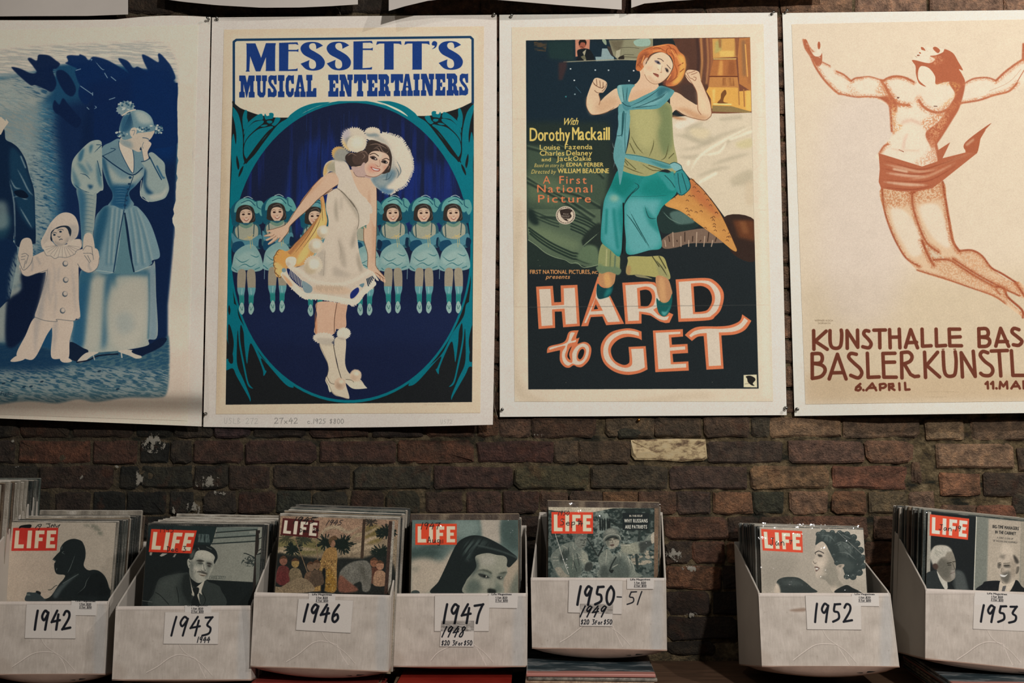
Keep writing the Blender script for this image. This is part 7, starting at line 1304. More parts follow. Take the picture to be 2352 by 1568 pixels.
# courses below the posters: (y top, y bottom, [(x0, x1[, colour])...]), traced from the photograph
D_, K_ = '1d1d1c', '161716'
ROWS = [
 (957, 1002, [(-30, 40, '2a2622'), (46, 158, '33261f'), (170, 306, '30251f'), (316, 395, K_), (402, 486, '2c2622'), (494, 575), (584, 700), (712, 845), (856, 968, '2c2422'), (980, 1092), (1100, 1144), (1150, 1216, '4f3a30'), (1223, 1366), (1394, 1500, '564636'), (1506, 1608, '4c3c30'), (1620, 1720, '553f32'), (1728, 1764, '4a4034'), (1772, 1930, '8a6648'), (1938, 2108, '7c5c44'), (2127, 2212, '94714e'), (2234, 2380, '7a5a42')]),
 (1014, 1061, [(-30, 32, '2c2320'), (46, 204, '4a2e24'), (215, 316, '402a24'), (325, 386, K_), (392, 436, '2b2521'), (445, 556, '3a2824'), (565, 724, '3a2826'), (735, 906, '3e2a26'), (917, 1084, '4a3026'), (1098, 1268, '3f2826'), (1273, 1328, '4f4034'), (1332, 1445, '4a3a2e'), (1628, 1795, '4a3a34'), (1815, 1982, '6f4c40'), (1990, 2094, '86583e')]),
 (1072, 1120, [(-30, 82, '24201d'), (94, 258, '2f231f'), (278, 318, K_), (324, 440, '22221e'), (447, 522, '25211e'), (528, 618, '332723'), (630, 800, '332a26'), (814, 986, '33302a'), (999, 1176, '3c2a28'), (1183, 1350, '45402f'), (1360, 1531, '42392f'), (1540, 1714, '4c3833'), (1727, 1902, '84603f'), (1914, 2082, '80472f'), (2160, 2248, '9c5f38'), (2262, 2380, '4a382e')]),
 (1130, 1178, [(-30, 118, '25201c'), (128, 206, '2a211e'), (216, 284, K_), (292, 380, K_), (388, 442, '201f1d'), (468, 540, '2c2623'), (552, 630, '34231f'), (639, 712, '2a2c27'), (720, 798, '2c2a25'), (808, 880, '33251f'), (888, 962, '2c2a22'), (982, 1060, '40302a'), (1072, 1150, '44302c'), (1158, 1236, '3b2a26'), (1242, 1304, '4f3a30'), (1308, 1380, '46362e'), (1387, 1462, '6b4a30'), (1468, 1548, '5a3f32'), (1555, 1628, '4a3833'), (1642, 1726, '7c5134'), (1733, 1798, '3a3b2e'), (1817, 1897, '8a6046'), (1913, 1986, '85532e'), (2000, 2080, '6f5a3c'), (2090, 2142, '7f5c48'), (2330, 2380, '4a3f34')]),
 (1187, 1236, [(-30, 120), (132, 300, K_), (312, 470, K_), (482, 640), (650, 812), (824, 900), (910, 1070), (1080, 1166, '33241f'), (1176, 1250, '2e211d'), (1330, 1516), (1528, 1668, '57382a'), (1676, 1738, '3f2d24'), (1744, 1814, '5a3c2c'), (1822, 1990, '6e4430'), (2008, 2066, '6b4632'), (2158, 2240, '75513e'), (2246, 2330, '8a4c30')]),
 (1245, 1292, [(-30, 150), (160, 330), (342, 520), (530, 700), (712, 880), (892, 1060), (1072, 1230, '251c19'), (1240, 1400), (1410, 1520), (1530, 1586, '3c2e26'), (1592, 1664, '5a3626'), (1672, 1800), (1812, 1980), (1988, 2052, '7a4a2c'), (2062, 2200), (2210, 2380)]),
 (1302, 1350, [(-30, 60), (72, 240), (252, 420), (430, 600), (612, 780), (792, 970), (982, 1150), (1160, 1290), (1300, 1520), (1530, 1652, '6b4229'), (1662, 1830, '33251e'), (1842, 2000), (2010, 2180), (2190, 2380)]),
 (1360, 1409, [(-30, 150), (160, 340), (350, 530), (540, 720), (730, 900), (910, 1090), (1100, 1280), (1290, 1520), (1532, 1628, '33241e'), (1640, 1780, '241a17'), (1790, 1960), (1970, 2150), (2160, 2380)]),
 (1418, 1466, [(-30, 80), (92, 260), (272, 440), (450, 620), (632, 800), (810, 980), (990, 1160), (1170, 1340), (1350, 1524), (1534, 1690, '2b201c'), (1700, 1880), (1890, 2060), (2070, 2380)]),
 (1475, 1500, [(-30, 1530, None), (1534, 1640, '2a2119'), (1650, 2380, None)]),
]
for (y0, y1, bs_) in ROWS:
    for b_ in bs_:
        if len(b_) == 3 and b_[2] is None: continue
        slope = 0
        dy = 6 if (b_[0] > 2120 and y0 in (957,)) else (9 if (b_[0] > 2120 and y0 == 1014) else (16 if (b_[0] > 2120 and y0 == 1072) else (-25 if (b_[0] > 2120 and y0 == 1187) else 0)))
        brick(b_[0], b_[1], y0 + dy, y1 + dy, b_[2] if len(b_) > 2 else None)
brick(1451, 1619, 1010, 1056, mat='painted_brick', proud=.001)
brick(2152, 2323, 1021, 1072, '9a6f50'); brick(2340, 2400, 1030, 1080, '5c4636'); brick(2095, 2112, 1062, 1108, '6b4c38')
brick(1420, 1472, 984, 1003, '33322a')
# rubble and mortar lumps where courses break at the right
rg = np.random.RandomState(4)
# narrow strips of wall between and above the posters
vis_cols = [(462, 492), (1130, 1152), (1784, 1832)]
hid_v, hid_f = [], []
y1 = 945.0
row = 0
while y1 > -160:
    y0 = y1 - 47; x = -60 - rb.uniform(0, 120) ; k_ = 0
    short = row % 5 == 2
    while x < 2420:
        w_ = (rb.uniform(70, 84) if short else rb.uniform(150, 172)); xa, xb = x, x + w_
        vis = any(xa < b and xb > a for a, b in vis_cols) or (y0 < 34 and y1 > -4)
        if y0 < 34 and y1 > -4 and xb > 2040: col = 'a5745c'
        elif any(xa < b and xb > a for a, b in vis_cols) and xa > 1500: col = rb.choice(['8a5e46', '9a6c50', '6f4f3c'])
        else: col = None
        if vis and y1 > -4: brick(xa, xb, y0, y1, col)
        else:
            a = P(xa, y1); b = P(xb, y0); vs, fs = brick_geo(a.x, b.x, a.z, b.z)
            n0 = len(hid_v); hid_v += vs; hid_f += [tuple(q + n0 for q in f) for f in fs]
        x = xb + rb.uniform(8, 13)
    y1 -= 57.2; row += 1
hb = link('brick_courses', hid_v, hid_f, M['brick'], wall); hb.color = hl('4a352c', 1.5); hb['kind'] = 'stuff'

def flake_mat():
    m, nt, bs, N, L = nodes('splashed_white_paint'); out = N['Material Output']
    geo = N.new('ShaderNodeNewGeometry').outputs['Position']; n = noise(N, L, 75, 5, .75, geo, (1, 1, .7)); uvn = N.new('ShaderNodeTexCoord').outputs['UV']
    mp = N.new('ShaderNodeVectorMath'); mp.operation = 'DISTANCE'; L.new(uvn, mp.inputs[0]); mp.inputs[1].default_value = (.5, .5, 0)
    k_ = mth(N, L, 'GREATER_THAN', mth(N, L, 'SUBTRACT', n, mth(N, L, 'MULTIPLY', mp.outputs['Value'], .35)), .44)
    bs.inputs['Base Color'].default_value = hl('8f8b80'); bs.inputs['Roughness'].default_value = .45
    tr = N.new('ShaderNodeBsdfTransparent'); mx = N.new('ShaderNodeMixShader'); L.new(k_, mx.inputs[0]); L.new(tr.outputs[0], mx.inputs[1]); L.new(bs.outputs[0], mx.inputs[2]); L.new(mx.outputs[0], out.inputs[0]); return m
M['flake'] = flake_mat()
for px, py, rx, ry in ((352, 1016, 30, 26), (478, 1108, 34, 18), (318, 1100, 12, 26), (28, 1013, 8, 5), (40, 1072, 8, 5), (448, 1166, 22, 20), (505, 1132, 26, 8), (186, 1096, 10, 6), (1548, 1272, 20, 20), (1585, 1305, 26, 8), (1588, 1412, 18, 7), (1236, 998, 22, 5), (398, 1175, 6, 12), (268, 1071, 10, 4)):
    vs, uv = [P(px, py, WALL - .0105)], [(.5, .5)]
    for k_ in range(12):
        a = k_ / 12 * 6.283; vs.append(P(px + rx * math.cos(a), py + ry * math.sin(a), WALL - .0095)); uv.append((.5 + .5 * math.cos(a), .5 + .5 * math.sin(a)))
    link('paint_splash', vs, [(0, 1 + k_, 1 + (k_ + 1) % 12) for k_ in range(12)], M['flake'], wall, uv=uv)

# ---------------------------------------------------------------- posters
def poster(name, quad, pquad, art, L, base, off, label, cols=40, rows=56):
    TL, TR, BR_, BL2 = [np.array(q, float) for q in quad]
    ws = [P(x, y) for x, y in quad]; l = min(v.x for v in ws); r = max(v.x for v in ws); t = max(v.z for v in ws); b = min(v.z for v in ws)
    c = Canvas((l, WALL, t), (1, 0, 0), (0, 0, -1), r - l, t - b, 1400, L, base); art(c); grain(c, .09); im = c.image(name + '_print', .018)
    mat = printed(name + '_paper', im)
    root = None
    def grid(qd, extra, nm, nu, nv, bulge=None):
        A, B, C3, D4 = [np.array(q, float) for q in qd]; vs, uv = [], []
        for jv in range(nv + 1):
            for iu in range(nu + 1):
                u, v = iu / nu, jv / nv
                p_ = (A * (1 - u) + B * u) * (1 - v) + (D4 * (1 - u) + C3 * u) * v
                if bulge: p_ = p_ + np.array(bulge(u, v))
                Uf = (p_[0] - TL[0]) / (TR[0] - TL[0]); Vf = (p_[1] - TL[1]) / (BL2[1] - TL[1])
                w3 = P(p_[0], p_[1], WALL - .0135 - off(min(max(Uf, 0), 1), min(max(Vf, 0), 1)) - extra)
                q = P(p_[0], p_[1]); uv.append(((q.x - l) / (r - l), 1 - (t - q.z) / (t - b))); vs.append(w3)
        fs = [(j * (nu + 1) + i_, (j + 1) * (nu + 1) + i_, (j + 1) * (nu + 1) + i_ + 1, j * (nu + 1) + i_ + 1) for j in range(nv) for i_ in range(nu)]
        return link(nm, vs, fs, mat, smooth=True, uv=uv)
    o = grid(quad, 0, 'poster', cols, rows, BUL.get(name)); solid(o, .0007, -1); tag(o, label, 'poster')
    s_ = grid(pquad, .0009, 'print_sheet', cols, rows); s_.parent = o
    return o
def ss(a, b, x): x = min(max((x - a) / (b - a), 0), 1); return x * x * (3 - 2 * x)
BUL = {'blue': lambda u, v: (0, (-6 * math.sin(math.pi * min(max((u - .6) / .4, 0), 1)) + 3 * math.sin(math.pi * u)) * (1 - v) * (v < .02) + 0),
       'show': lambda u, v: (3 * math.sin(math.pi * v) * (u > .99), 4 * math.sin(math.pi * u) * (v > .99))}
poster('blue', [(-62, 46), (484, 39), (463, 979), (-62, 958)], [(-62, 71), (455, 57.4), (430, 966), (-62, 950)], art_blue, .50, 'b9b0a6',
       lambda u, v: .010 + .012 * ss(.3, .9, v) + .058 * ss(.7, .93, v) - .045 * ss(.935, 1.0, v) + .006 * math.sin(u * 5) * v,
       'blue poster of a weeping woman and a child in white pierrot clothes', 40, 90)
poster('show', [(487, 40), (1141, 34), (1132, 975), (467, 980)], [(514.5, 68), (1111.5, 60.5), (1103, 947.7), (495.8, 950.6)], art_show, .52, 'b8b2aa',
       lambda u, v: .003 + .010 * math.sin(math.pi * u) * (1 - v) + .034 * ss(.55, 1, v) * ss(.15, .9, u) + .004 * math.sin(9 * u) * v,
       'MESSETT\'S MUSICAL ENTERTAINERS poster with dancer in white fur hat')
poster('film', [(1147, 34), (1785, 29), (1807, 953), (1148, 957)], [(1175.3, 62.7), (1753.4, 55.3), (1775.6, 921.6), (1182, 922)], art_film, .60, 'c9c3ba',
       lambda u, v: .002 + .006 * math.sin(math.pi * u) * (1 - v) + .003 * ss(.7, 1, v),
       'HARD to GET film poster with red-haired woman stretching')
poster('figure', [(1797, 30), (2440, 22), (2450, 947), (1825, 955)], [(1818.2, 55.8), (2410, 43), (2420, 920), (1850, 928)], art_figure, .80, 'e4dfd3',
       lambda u, v: .002 + .004 * math.sin(math.pi * u) + .040 * ss(.5, 1, v) * ss(.02, .4, u),
       'KUNSTHALLE poster of a leaping man drawn in brown chalk')

# blank lower ends of the posters of the row above
def top_sheet(x0, x1, bottom, off, label):
    nu, nv = 30, 10; vs = []
    xs = [b_[0] for b_ in bottom]; ys = [b_[1] for b_ in bottom]
    for jv in range(nv + 1):
        for iu in range(nu + 1):
            u = iu / nu; v = jv / nv; x = x0 + (x1 - x0) * u; yb = float(np.interp(x, xs, ys)); y = -190 + (yb + 190) * v
            vs.append(P(x, y, WALL - .013 - off(u, v)))
    fs = [(j * (nu + 1) + i_, (j + 1) * (nu + 1) + i_, (j + 1) * (nu + 1) + i_ + 1, j * (nu + 1) + i_ + 1) for j in range(nv) for i_ in range(nu)]
    o = link('poster', vs, fs, M['blank'], smooth=True); solid(o, .0007, -1); tag(o, label, 'poster', 'blank ends of the upper row of posters'); return o
M['blank'] = simple('white_poster_margin', 'cfc8c0', .8, .04, 8, .1, 90)
top_sheet(-60, 294, [(-60, 38), (60, 37), (200, 36.5), (294, 33)], lambda u, v: .006 + .014 * v + .004 * math.sin(6 * u), 'blank poster end above the blue poster, top left corner')
top_sheet(370, 822, [(370, -3), (420, 4), (500, 12), (600, 17.5), (690, 17), (760, 14), (822, 10)], lambda u, v: .006 + .034 * v + .012 * v * math.sin(math.pi * u), 'white poster end with curved lower edge above MESSETT\'S')
top_sheet(893, 1428, [(893, 25), (930, 14), (985, 1), (1060, -6), (1150, 0), (1290, 12), (1428, 22)], lambda u, v: .008 + .075 * v * v * (1 - .72 * u) + .012 * v * math.sin(math.pi * u), 'white poster end curling forward between MESSETT\'S and HARD to GET')
top_sheet(1450, 1900, [(1450, 18), (1480, 8), (1540, 2.5), (1600, -1), (1700, -6), (1900, -10)], lambda u, v: .008 + .035 * v, 'small corner of a white poster above HARD to GET')

# ---------------------------------------------------------------- push pins
def lathe(prof, seg=14):
    vs, fs = [], []
    for r_, z_ in prof:
        for k_ in range(seg):
            a = 2 * math.pi * k_ / seg; vs.append((r_ * math.cos(a), r_ * math.sin(a), z_))
    for j in range(len(prof) - 1):
        for k_ in range(seg):
            n_ = (k_ + 1) % seg; fs.append((j * seg + k_, j * seg + n_, (j + 1) * seg + n_, (j + 1) * seg + k_))
    vs.append((0, 0, prof[-1][1])); t_ = len(vs) - 1
    for k_ in range(seg): fs.append(((len(prof) - 1) * seg + k_, (len(prof) - 1) * seg + (k_ + 1) % seg, t_))
    return vs, fs
pv, pf = lathe([(.0034, 0), (.0040, .0008), (.0018, .002), (.0016, .0065), (.0036, .009), (.0042, .0105), (.0036, .0125), (.0015, .0135)])
nv_, nf_ = lathe([(.0004, -.010), (.0005, 0)], 6)
for (px, py, tx, ty, of, lb) in [(479, 45, 0, .2, .016, 'steel push pin at the upper right corner of the blue poster'), (499, 45, .3, .3, .005, 'steel push pin at the upper left corner of MESSETT\'S poster'),
        (1135, 35, 0, 0, .005, 'steel push pin at the upper right corner of MESSETT\'S poster'), (1174, 38, .3, .1, .004, 'steel push pin at the upper left of HARD to GET poster'),
        (473.5, 949.5, -.2, -.3, .006, 'steel push pin at the lower left corner of MESSETT\'S poster'), (1120.5, 938.5, .3, .1, .02, 'steel push pin at the lower right corner of MESSETT\'S poster'),
        (1154, 940, 0, 0, .004, 'steel push pin at the lower left corner of HARD to GET poster'), (1772, 33, .7, .7, .003, 'tilted push pin at the upper right corner of HARD to GET poster'),
        (1803, 29, .7, .7, .004, 'tilted push pin at the upper left corner of KUNSTHALLE poster'), (1803, 936, .2, -.2, .007, 'steel push pin at the lower right corner of HARD to GET poster'),
        (1830, 938.5, -.1, -.3, .005, 'steel push pin at the lower left corner of KUNSTHALLE poster'), (1466, 965, 0, .2, -.007, 'brass pin alone in the brick below HARD to GET poster')]:
    root = empty('push_pin', P(px, py, WALL - .0145 - of)); tag(root, lb, 'pin')
    d = Vector((tx * .6, -1, ty * .5)); root.rotation_euler = d.to_track_quat('Z', 'Y').to_euler()
    mt = M['brass'] if 'brass' in lb else M['steel']
    link('pin_head', pv, pf, mt, root, smooth=True); link('needle', nv_, nf_, M['steel'], root)
# loose threads hanging between the posters
def thread(pts, lb, wd=.0005):
    cu = bpy.data.curves.new('thread', 'CURVE'); cu.dimensions = '3D'; cu.bevel_depth = wd; cu.bevel_resolution = 1
    sp = cu.splines.new('POLY'); q = sm(pts, False, 5); sp.points.add(len(q) - 1)
    for k_, (x, y) in enumerate(q): v = P(x, y, WALL - .02); sp.points[k_].co = (v.x, v.y, v.z, 1)
    t_ = bpy.data.objects.new('t', cu); C.objects.link(t_); bpy.context.view_layer.update(); me = bpy.data.meshes.new_from_object(t_); bpy.data.objects.remove(t_)
    me.materials.clear(); me.materials.append(M['string']); o = bpy.data.objects.new('thread', me); C.objects.link(o); tag(o, lb, 'thread'); return o
thread([(1133, 800), (1131, 850), (1137, 890), (1134, 920), (1139, 945), (1143, 958)], 'loose white thread hanging from the right edge of MESSETT\'S poster')
thread([(772, 17), (778, 22), (782, 34)], 'short white thread sticking up above MESSETT\'S poster')
thread([(459, 965), (461, 974), (466, 977)], 'loose thread curling at the lower left of MESSETT\'S poster')

# ---------------------------------------------------------------- table
ZS = EYE.z - .614
tab = empty('display_table', (0, 2.2, 0)); tag(tab, 'dark wooden table under the white magazine boxes', 'table')
parts = []
for k_, (ya, yb) in enumerate(((1.82, 2.118), (2.121, 2.418), (2.421, WALL - .012))):
    v, f = boxv(-1.9, 1.9, ya, yb, ZS - .03, ZS); parts.append(bevel(link('plank', v, f, M['wood']), .002))
v, f = boxv(-1.85, 1.85, 1.88, 1.9, ZS - .13, ZS - .031); parts.append(link('apron', v, f, M['wood']))
for x in (-1.8, 1.8):
    for y in (1.9, 2.62): v, f = boxv(x - .03, x + .03, y - .03 + .033, y + .03 + .033, 0, ZS - .031); parts.append(bevel(link('leg', v, f, M['wood']), .004))
rebase(tab, parts)
v, f = boxv(-3, 3, -2.5, WALL + .1, -.05, 0); fl = link('floor', v, f, M['floor']); tag(fl, 'dark floor boards under the table', kind='structure')
v, f = boxv(-3, 3, WALL + .03, WALL + .13, 0, ZB + .01); wl = link('wall_back_lower', v, f, M['mortar']); tag(wl, 'lower wall hidden behind the table', kind='structure')

# ---------------------------------------------------------------- white boxes
def boxart(name, c, spec):
    c.a[:] = hx('958e86'); h, w_ = c.a.shape[:2]
    X, Y = np.meshgrid(np.arange(w_) / c.k, np.arange(h) / c.k)
    c.a += (.10 * (fbm(X / 40, Y / 25, 4, 3) - .5) + .05 * (fbm(X / 2.5, Y / 14, 6, 2) - .5))[:, :, None]
    x0, x1, yt, yb = spec['fr']; cx = (x0 + x1) / 2 + spec.get('cr', 0)
    rr = np.random.RandomState(len(name) * 7 + abs(int(cx)))
    s_ = rr.uniform(.85, 1.15)
    cr = [(cx - 85 * s_, yb - 14), (cx - 62 * s_, yb - 30), (cx - 30, yb - 52 * s_), (cx - 5, yb - 57 * s_), (cx + 22 * s_, yb - 50), (cx + 30, yb - 44 * s_), (cx + 40, yb - 22), (cx + 52, yb - 2)]; cr = [(x + rr.uniform(-3, 3), y + rr.uniform(-2, 2)) for x, y in cr]
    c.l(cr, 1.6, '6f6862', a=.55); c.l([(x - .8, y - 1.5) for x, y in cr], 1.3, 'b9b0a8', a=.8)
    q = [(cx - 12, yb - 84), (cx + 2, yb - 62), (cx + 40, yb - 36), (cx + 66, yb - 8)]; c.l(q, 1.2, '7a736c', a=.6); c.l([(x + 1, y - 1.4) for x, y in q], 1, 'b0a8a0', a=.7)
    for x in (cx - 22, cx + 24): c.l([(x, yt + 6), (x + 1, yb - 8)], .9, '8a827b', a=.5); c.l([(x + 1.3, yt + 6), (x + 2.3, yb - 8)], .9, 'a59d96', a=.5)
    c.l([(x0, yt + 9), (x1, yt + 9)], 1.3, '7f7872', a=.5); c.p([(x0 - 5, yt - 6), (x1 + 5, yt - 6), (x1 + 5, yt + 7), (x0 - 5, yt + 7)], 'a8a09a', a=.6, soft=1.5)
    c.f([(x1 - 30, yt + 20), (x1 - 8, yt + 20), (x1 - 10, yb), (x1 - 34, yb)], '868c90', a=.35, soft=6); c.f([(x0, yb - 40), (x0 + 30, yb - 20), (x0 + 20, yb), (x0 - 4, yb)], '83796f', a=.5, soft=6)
    for k_ in range(14): c.l([(x0 + rr.rand() * (x1 - x0), yt + 20 + rr.rand() * 120)] * 1 + [(x0 + rr.rand() * (x1 - x0), yt + 20 + rr.rand() * 120)], .6, '8a827a', a=.12)
    for k_ in range(8): c.e(x0 + rr.rand() * (x1 - x0), yt + 20 + rr.rand() * (yb - yt - 30), 1.6, 1.2, '6f675f', a=.5, soft=.8)
    if spec.get('stain'): c.f(spec['stain'], '5f4a3c', a=.6, soft=1.6)
    for q in spec['lab']: 
        c.p(q, 'a39e98'); qq = [tuple(v) for v in q]; c.l(qq + [qq[0]], .8, '7d7873', smooth=False, a=.6); c.l([qq[3], qq[2]], 1.2, '6f6a65', smooth=False, a=.7)
        mx = (q[0][0] + q[1][0]) / 2; c.l([(mx, q[0][1]), (mx, q[2][1])], .8, '8d8883', a=.5)
    for q in spec['price']: c.p(q, 'a5a19c')
    px, py, r_ = spec['pt']
    for s2, dy, w2, b2 in (('Life Magazines', 0, 45, 4.1), ('1 for $20', 7.6, 26, 4.6), ('3 for $50', 14.8, 28, 4.8)):
        c.t(s2, px - w2 / 2, py + dy, b2, '1d1d1f', w=w2, off=.02, rot=r_)
        if dy: c.l([(px - w2 / 2, py + dy + 1.4), (px + w2 / 2, py + dy + 1.4 + math.tan(math.radians(r_)) * w2)], .7, '1d1d1f')
    for (s2, x, y, h2_, wd, w3, sh, rt) in spec['hand']: c.hand(s2, x, y, h2_, wd * 1.12, '15171c', w=w3, shear=sh, rot=rt)

def make_box(name, fr, Yf, tilt, yaw, spec, label, depth=.24, rear=.305, bulge=.012):
    """fr: front panel corners TL, TR, BR, BL in the photograph; Yf: their depths (left, right)"""
    (tl, tr, br, bl), (yl, yr) = fr, Yf; tt = math.radians(tilt); hgt = .17
    FBL, FBR = P(*bl, yl), P(*br, yr); FTL, FTR = P(*tl, yl + hgt * math.tan(tt)), P(*tr, yr + hgt * math.tan(tt))
    Dv = Vector((math.sin(math.radians(yaw)), math.cos(math.radians(yaw)) * math.cos(tt), -math.sin(tt))) * depth
    upL, upR = (FTL - FBL).normalized(), (FTR - FBR).normalized()
    RBL, RBR = FBL + Dv, FBR + Dv; RTL, RTR = RBL + upL * rear, RBR + upR * rear
    U = (FBR - FBL).normalized(); N = (FTL - FBL).cross(U).normalized(); up = U.cross(N).normalized()
    if up.z < 0: up = -up
    # canvas on the front plane
    w_ = max((FBR - FBL).length, (FTR - FTL).length) + .03; h_ = (FTL - FBL).length + .03
    O = FBL - U * .015 + up * ((FTL - FBL).dot(up) + .012)
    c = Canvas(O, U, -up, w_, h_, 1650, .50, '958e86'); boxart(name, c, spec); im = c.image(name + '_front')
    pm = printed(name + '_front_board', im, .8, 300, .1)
    def uvp(v): d = Vector(v) - O; return (d.dot(U) / w_, 1 - d.dot(-up) / h_)
    base = (FBL + FBR) / 2; root = empty('magazine_box', base); tag(root, label, 'box')
    ps = []
    nrm = Dv.normalized(); T = .004
    def slab_(nm, quad, inw, mat, t=T, uv=False, bv=.0015):
        vs = list(quad) + [q + inw * t for q in quad]; n_ = len(quad)
        fs = [tuple(range(n_))[::-1], tuple(range(n_, 2 * n_))] + [(k_, (k_ + 1) % n_, n_ + (k_ + 1) % n_, n_ + k_) for k_ in range(n_)]
        o = link(nm, vs, fs, mat, uv=[uvp(v) for v in vs] if uv else None)
        bm = bmesh.new(); bm.from_mesh(o.data); bmesh.ops.recalc_face_normals(bm, faces=bm.faces); bm.to_mesh(o.data); bm.free()
        if bv: bevel(o, bv, 2)
        ps.append(o); return o
    # front panel: a folded rim rolled over the top, slightly wavy lower edge
    nseg = 12; vs, fs = [], []
    prof = [(0, 0), (0, .3), (0, .7), (0, .965), (.0015, .99), (.004, 1.0), (.0065, .985), (.0075, .95), (.0075, .6), (.005, .59), (.005, 0)]
    for k_ in range(nseg + 1):
        u = k_ / nseg; b_ = FBL.lerp(FBR, u); t_ = FTL.lerp(FTR, u)
        warp = .0012 * math.sin(u * math.pi) + .0004 * math.sin(u * 9 + len(name))
        for (d_, z_) in prof:
            q = b_.lerp(t_, z_) + nrm * (d_ - warp * math.sin(z_ * 2.4)); vs.append(q)
    n_ = len(prof)
    for k_ in range(nseg):
        for j in range(n_): fs.append((k_ * n_ + j, (k_ + 1) * n_ + j, (k_ + 1) * n_ + (j + 1) % n_, k_ * n_ + (j + 1) % n_))
    fs += [tuple(range(n_)), tuple(range(nseg * n_, (nseg + 1) * n_))[::-1]]
    o = link('front_panel', vs, fs, pm, uv=[uvp(v) for v in vs]); bm = bmesh.new(); bm.from_mesh(o.data); bmesh.ops.recalc_face_normals(bm, faces=bm.faces); bm.to_mesh(o.data); bm.free(); ps.append(o)
    # sides: low at the front, sloping up to the tall back, corner rounded
    for (a, b_, c_, d_, inw) in ((FBL, FTL, RTL, RBL, U), (FBR, FTR, RTR, RBR, -U)):
        s1 = c_ + (b_ - c_).normalized() * .02; s2 = c_ + (d_ - c_).normalized() * .012
        slab_('side_panel', [a, b_ + (a - b_).normalized() * .003, b_.lerp(c_, .04), s1, c_.lerp(s1.lerp(s2, .5), .55), s2, d_], inw, M['cardboard'], .0045)
    slab_('back_panel', [RBL, RBR, RTR, RTL], -nrm, M['cardboard'])
    # bottom with its flaps sagging out
    nu_, nw = 12, 14; vs, fs = [], []
    for j in range(nw + 1):
        for k_ in range(nu_ + 1):
            u, v_ = k_ / nu_, (j / nw) ** 2; q = FBL.lerp(FBR, u) + Dv * v_
            sag = bulge * (math.sin(math.pi * min(max(u, .0), 1)) ** .6) * (1 - (1 - min(v_ * 13, 1)) ** 2) * (1 - ss(.6, 1, v_))
            vs.append(q - up * (sag + .0003) + up * .002)
    for j in range(nw):
        for k_ in range(nu_): a = j * (nu_ + 1) + k_; fs.append((a, a + nu_ + 1, a + nu_ + 2, a + 1))
    o = link('bottom_panel', vs, fs, M['cardboard_brown'], smooth=True); solid(o, .003, 1); ps.append(o)
    for u in (.25, .76):
        vs = []
        for k_ in range(20):
            a = 2 * math.pi * k_ / 20; du, dv = .075 * abs(math.cos(a)) ** .6 * (1 if math.cos(a) > 0 else -1), (.015) * math.sin(a)
            uu, vv = u + du, .022 + dv; q = FBL.lerp(FBR, uu) + Dv * vv
            sag = bulge * (math.sin(math.pi * uu) ** .6) * (1 - (1 - min(max(vv, 0) * 13, 1)) ** 2); vs.append(q - up * (sag + .0008) - nrm * .0012)
        o = link('hand_hole', vs, [tuple(range(20))], M['hole_shade']); ps.append(o)  # dark oval laid on the board, its colour standing for shade inside the hole
    # paper labels glued on the front
    for nm, qs, of in (('price_label', spec['price'], .0018), ('year_label', spec['lab'], .0021)):
        for q in qs:
            m2 = c.uvm(q); n1 = -nrm
            vs, fs = [], []; nn = 6
            for j in range(nn + 1):
                for k_ in range(nn + 1):
                    a, b_ = k_ / nn, j / nn; p2 = (m2[0] * (1 - a) + m2[1] * a) * (1 - b_) + (m2[3] * (1 - a) + m2[2] * a) * b_
                    w3 = O + U * float(p2[0]) - up * float(p2[1]); vs.append(w3 + n1 * (of + .0004))
            for j in range(nn):
                for k_ in range(nn): a = j * (nn + 1) + k_; fs.append((a, a + nn + 1, a + nn + 2, a + 1))
            o = link(nm, vs, fs, pm, smooth=False, uv=[uvp(v) for v in vs]); solid(o, .0002, 0); ps.append(o)
    rebase(root, ps)
    return root

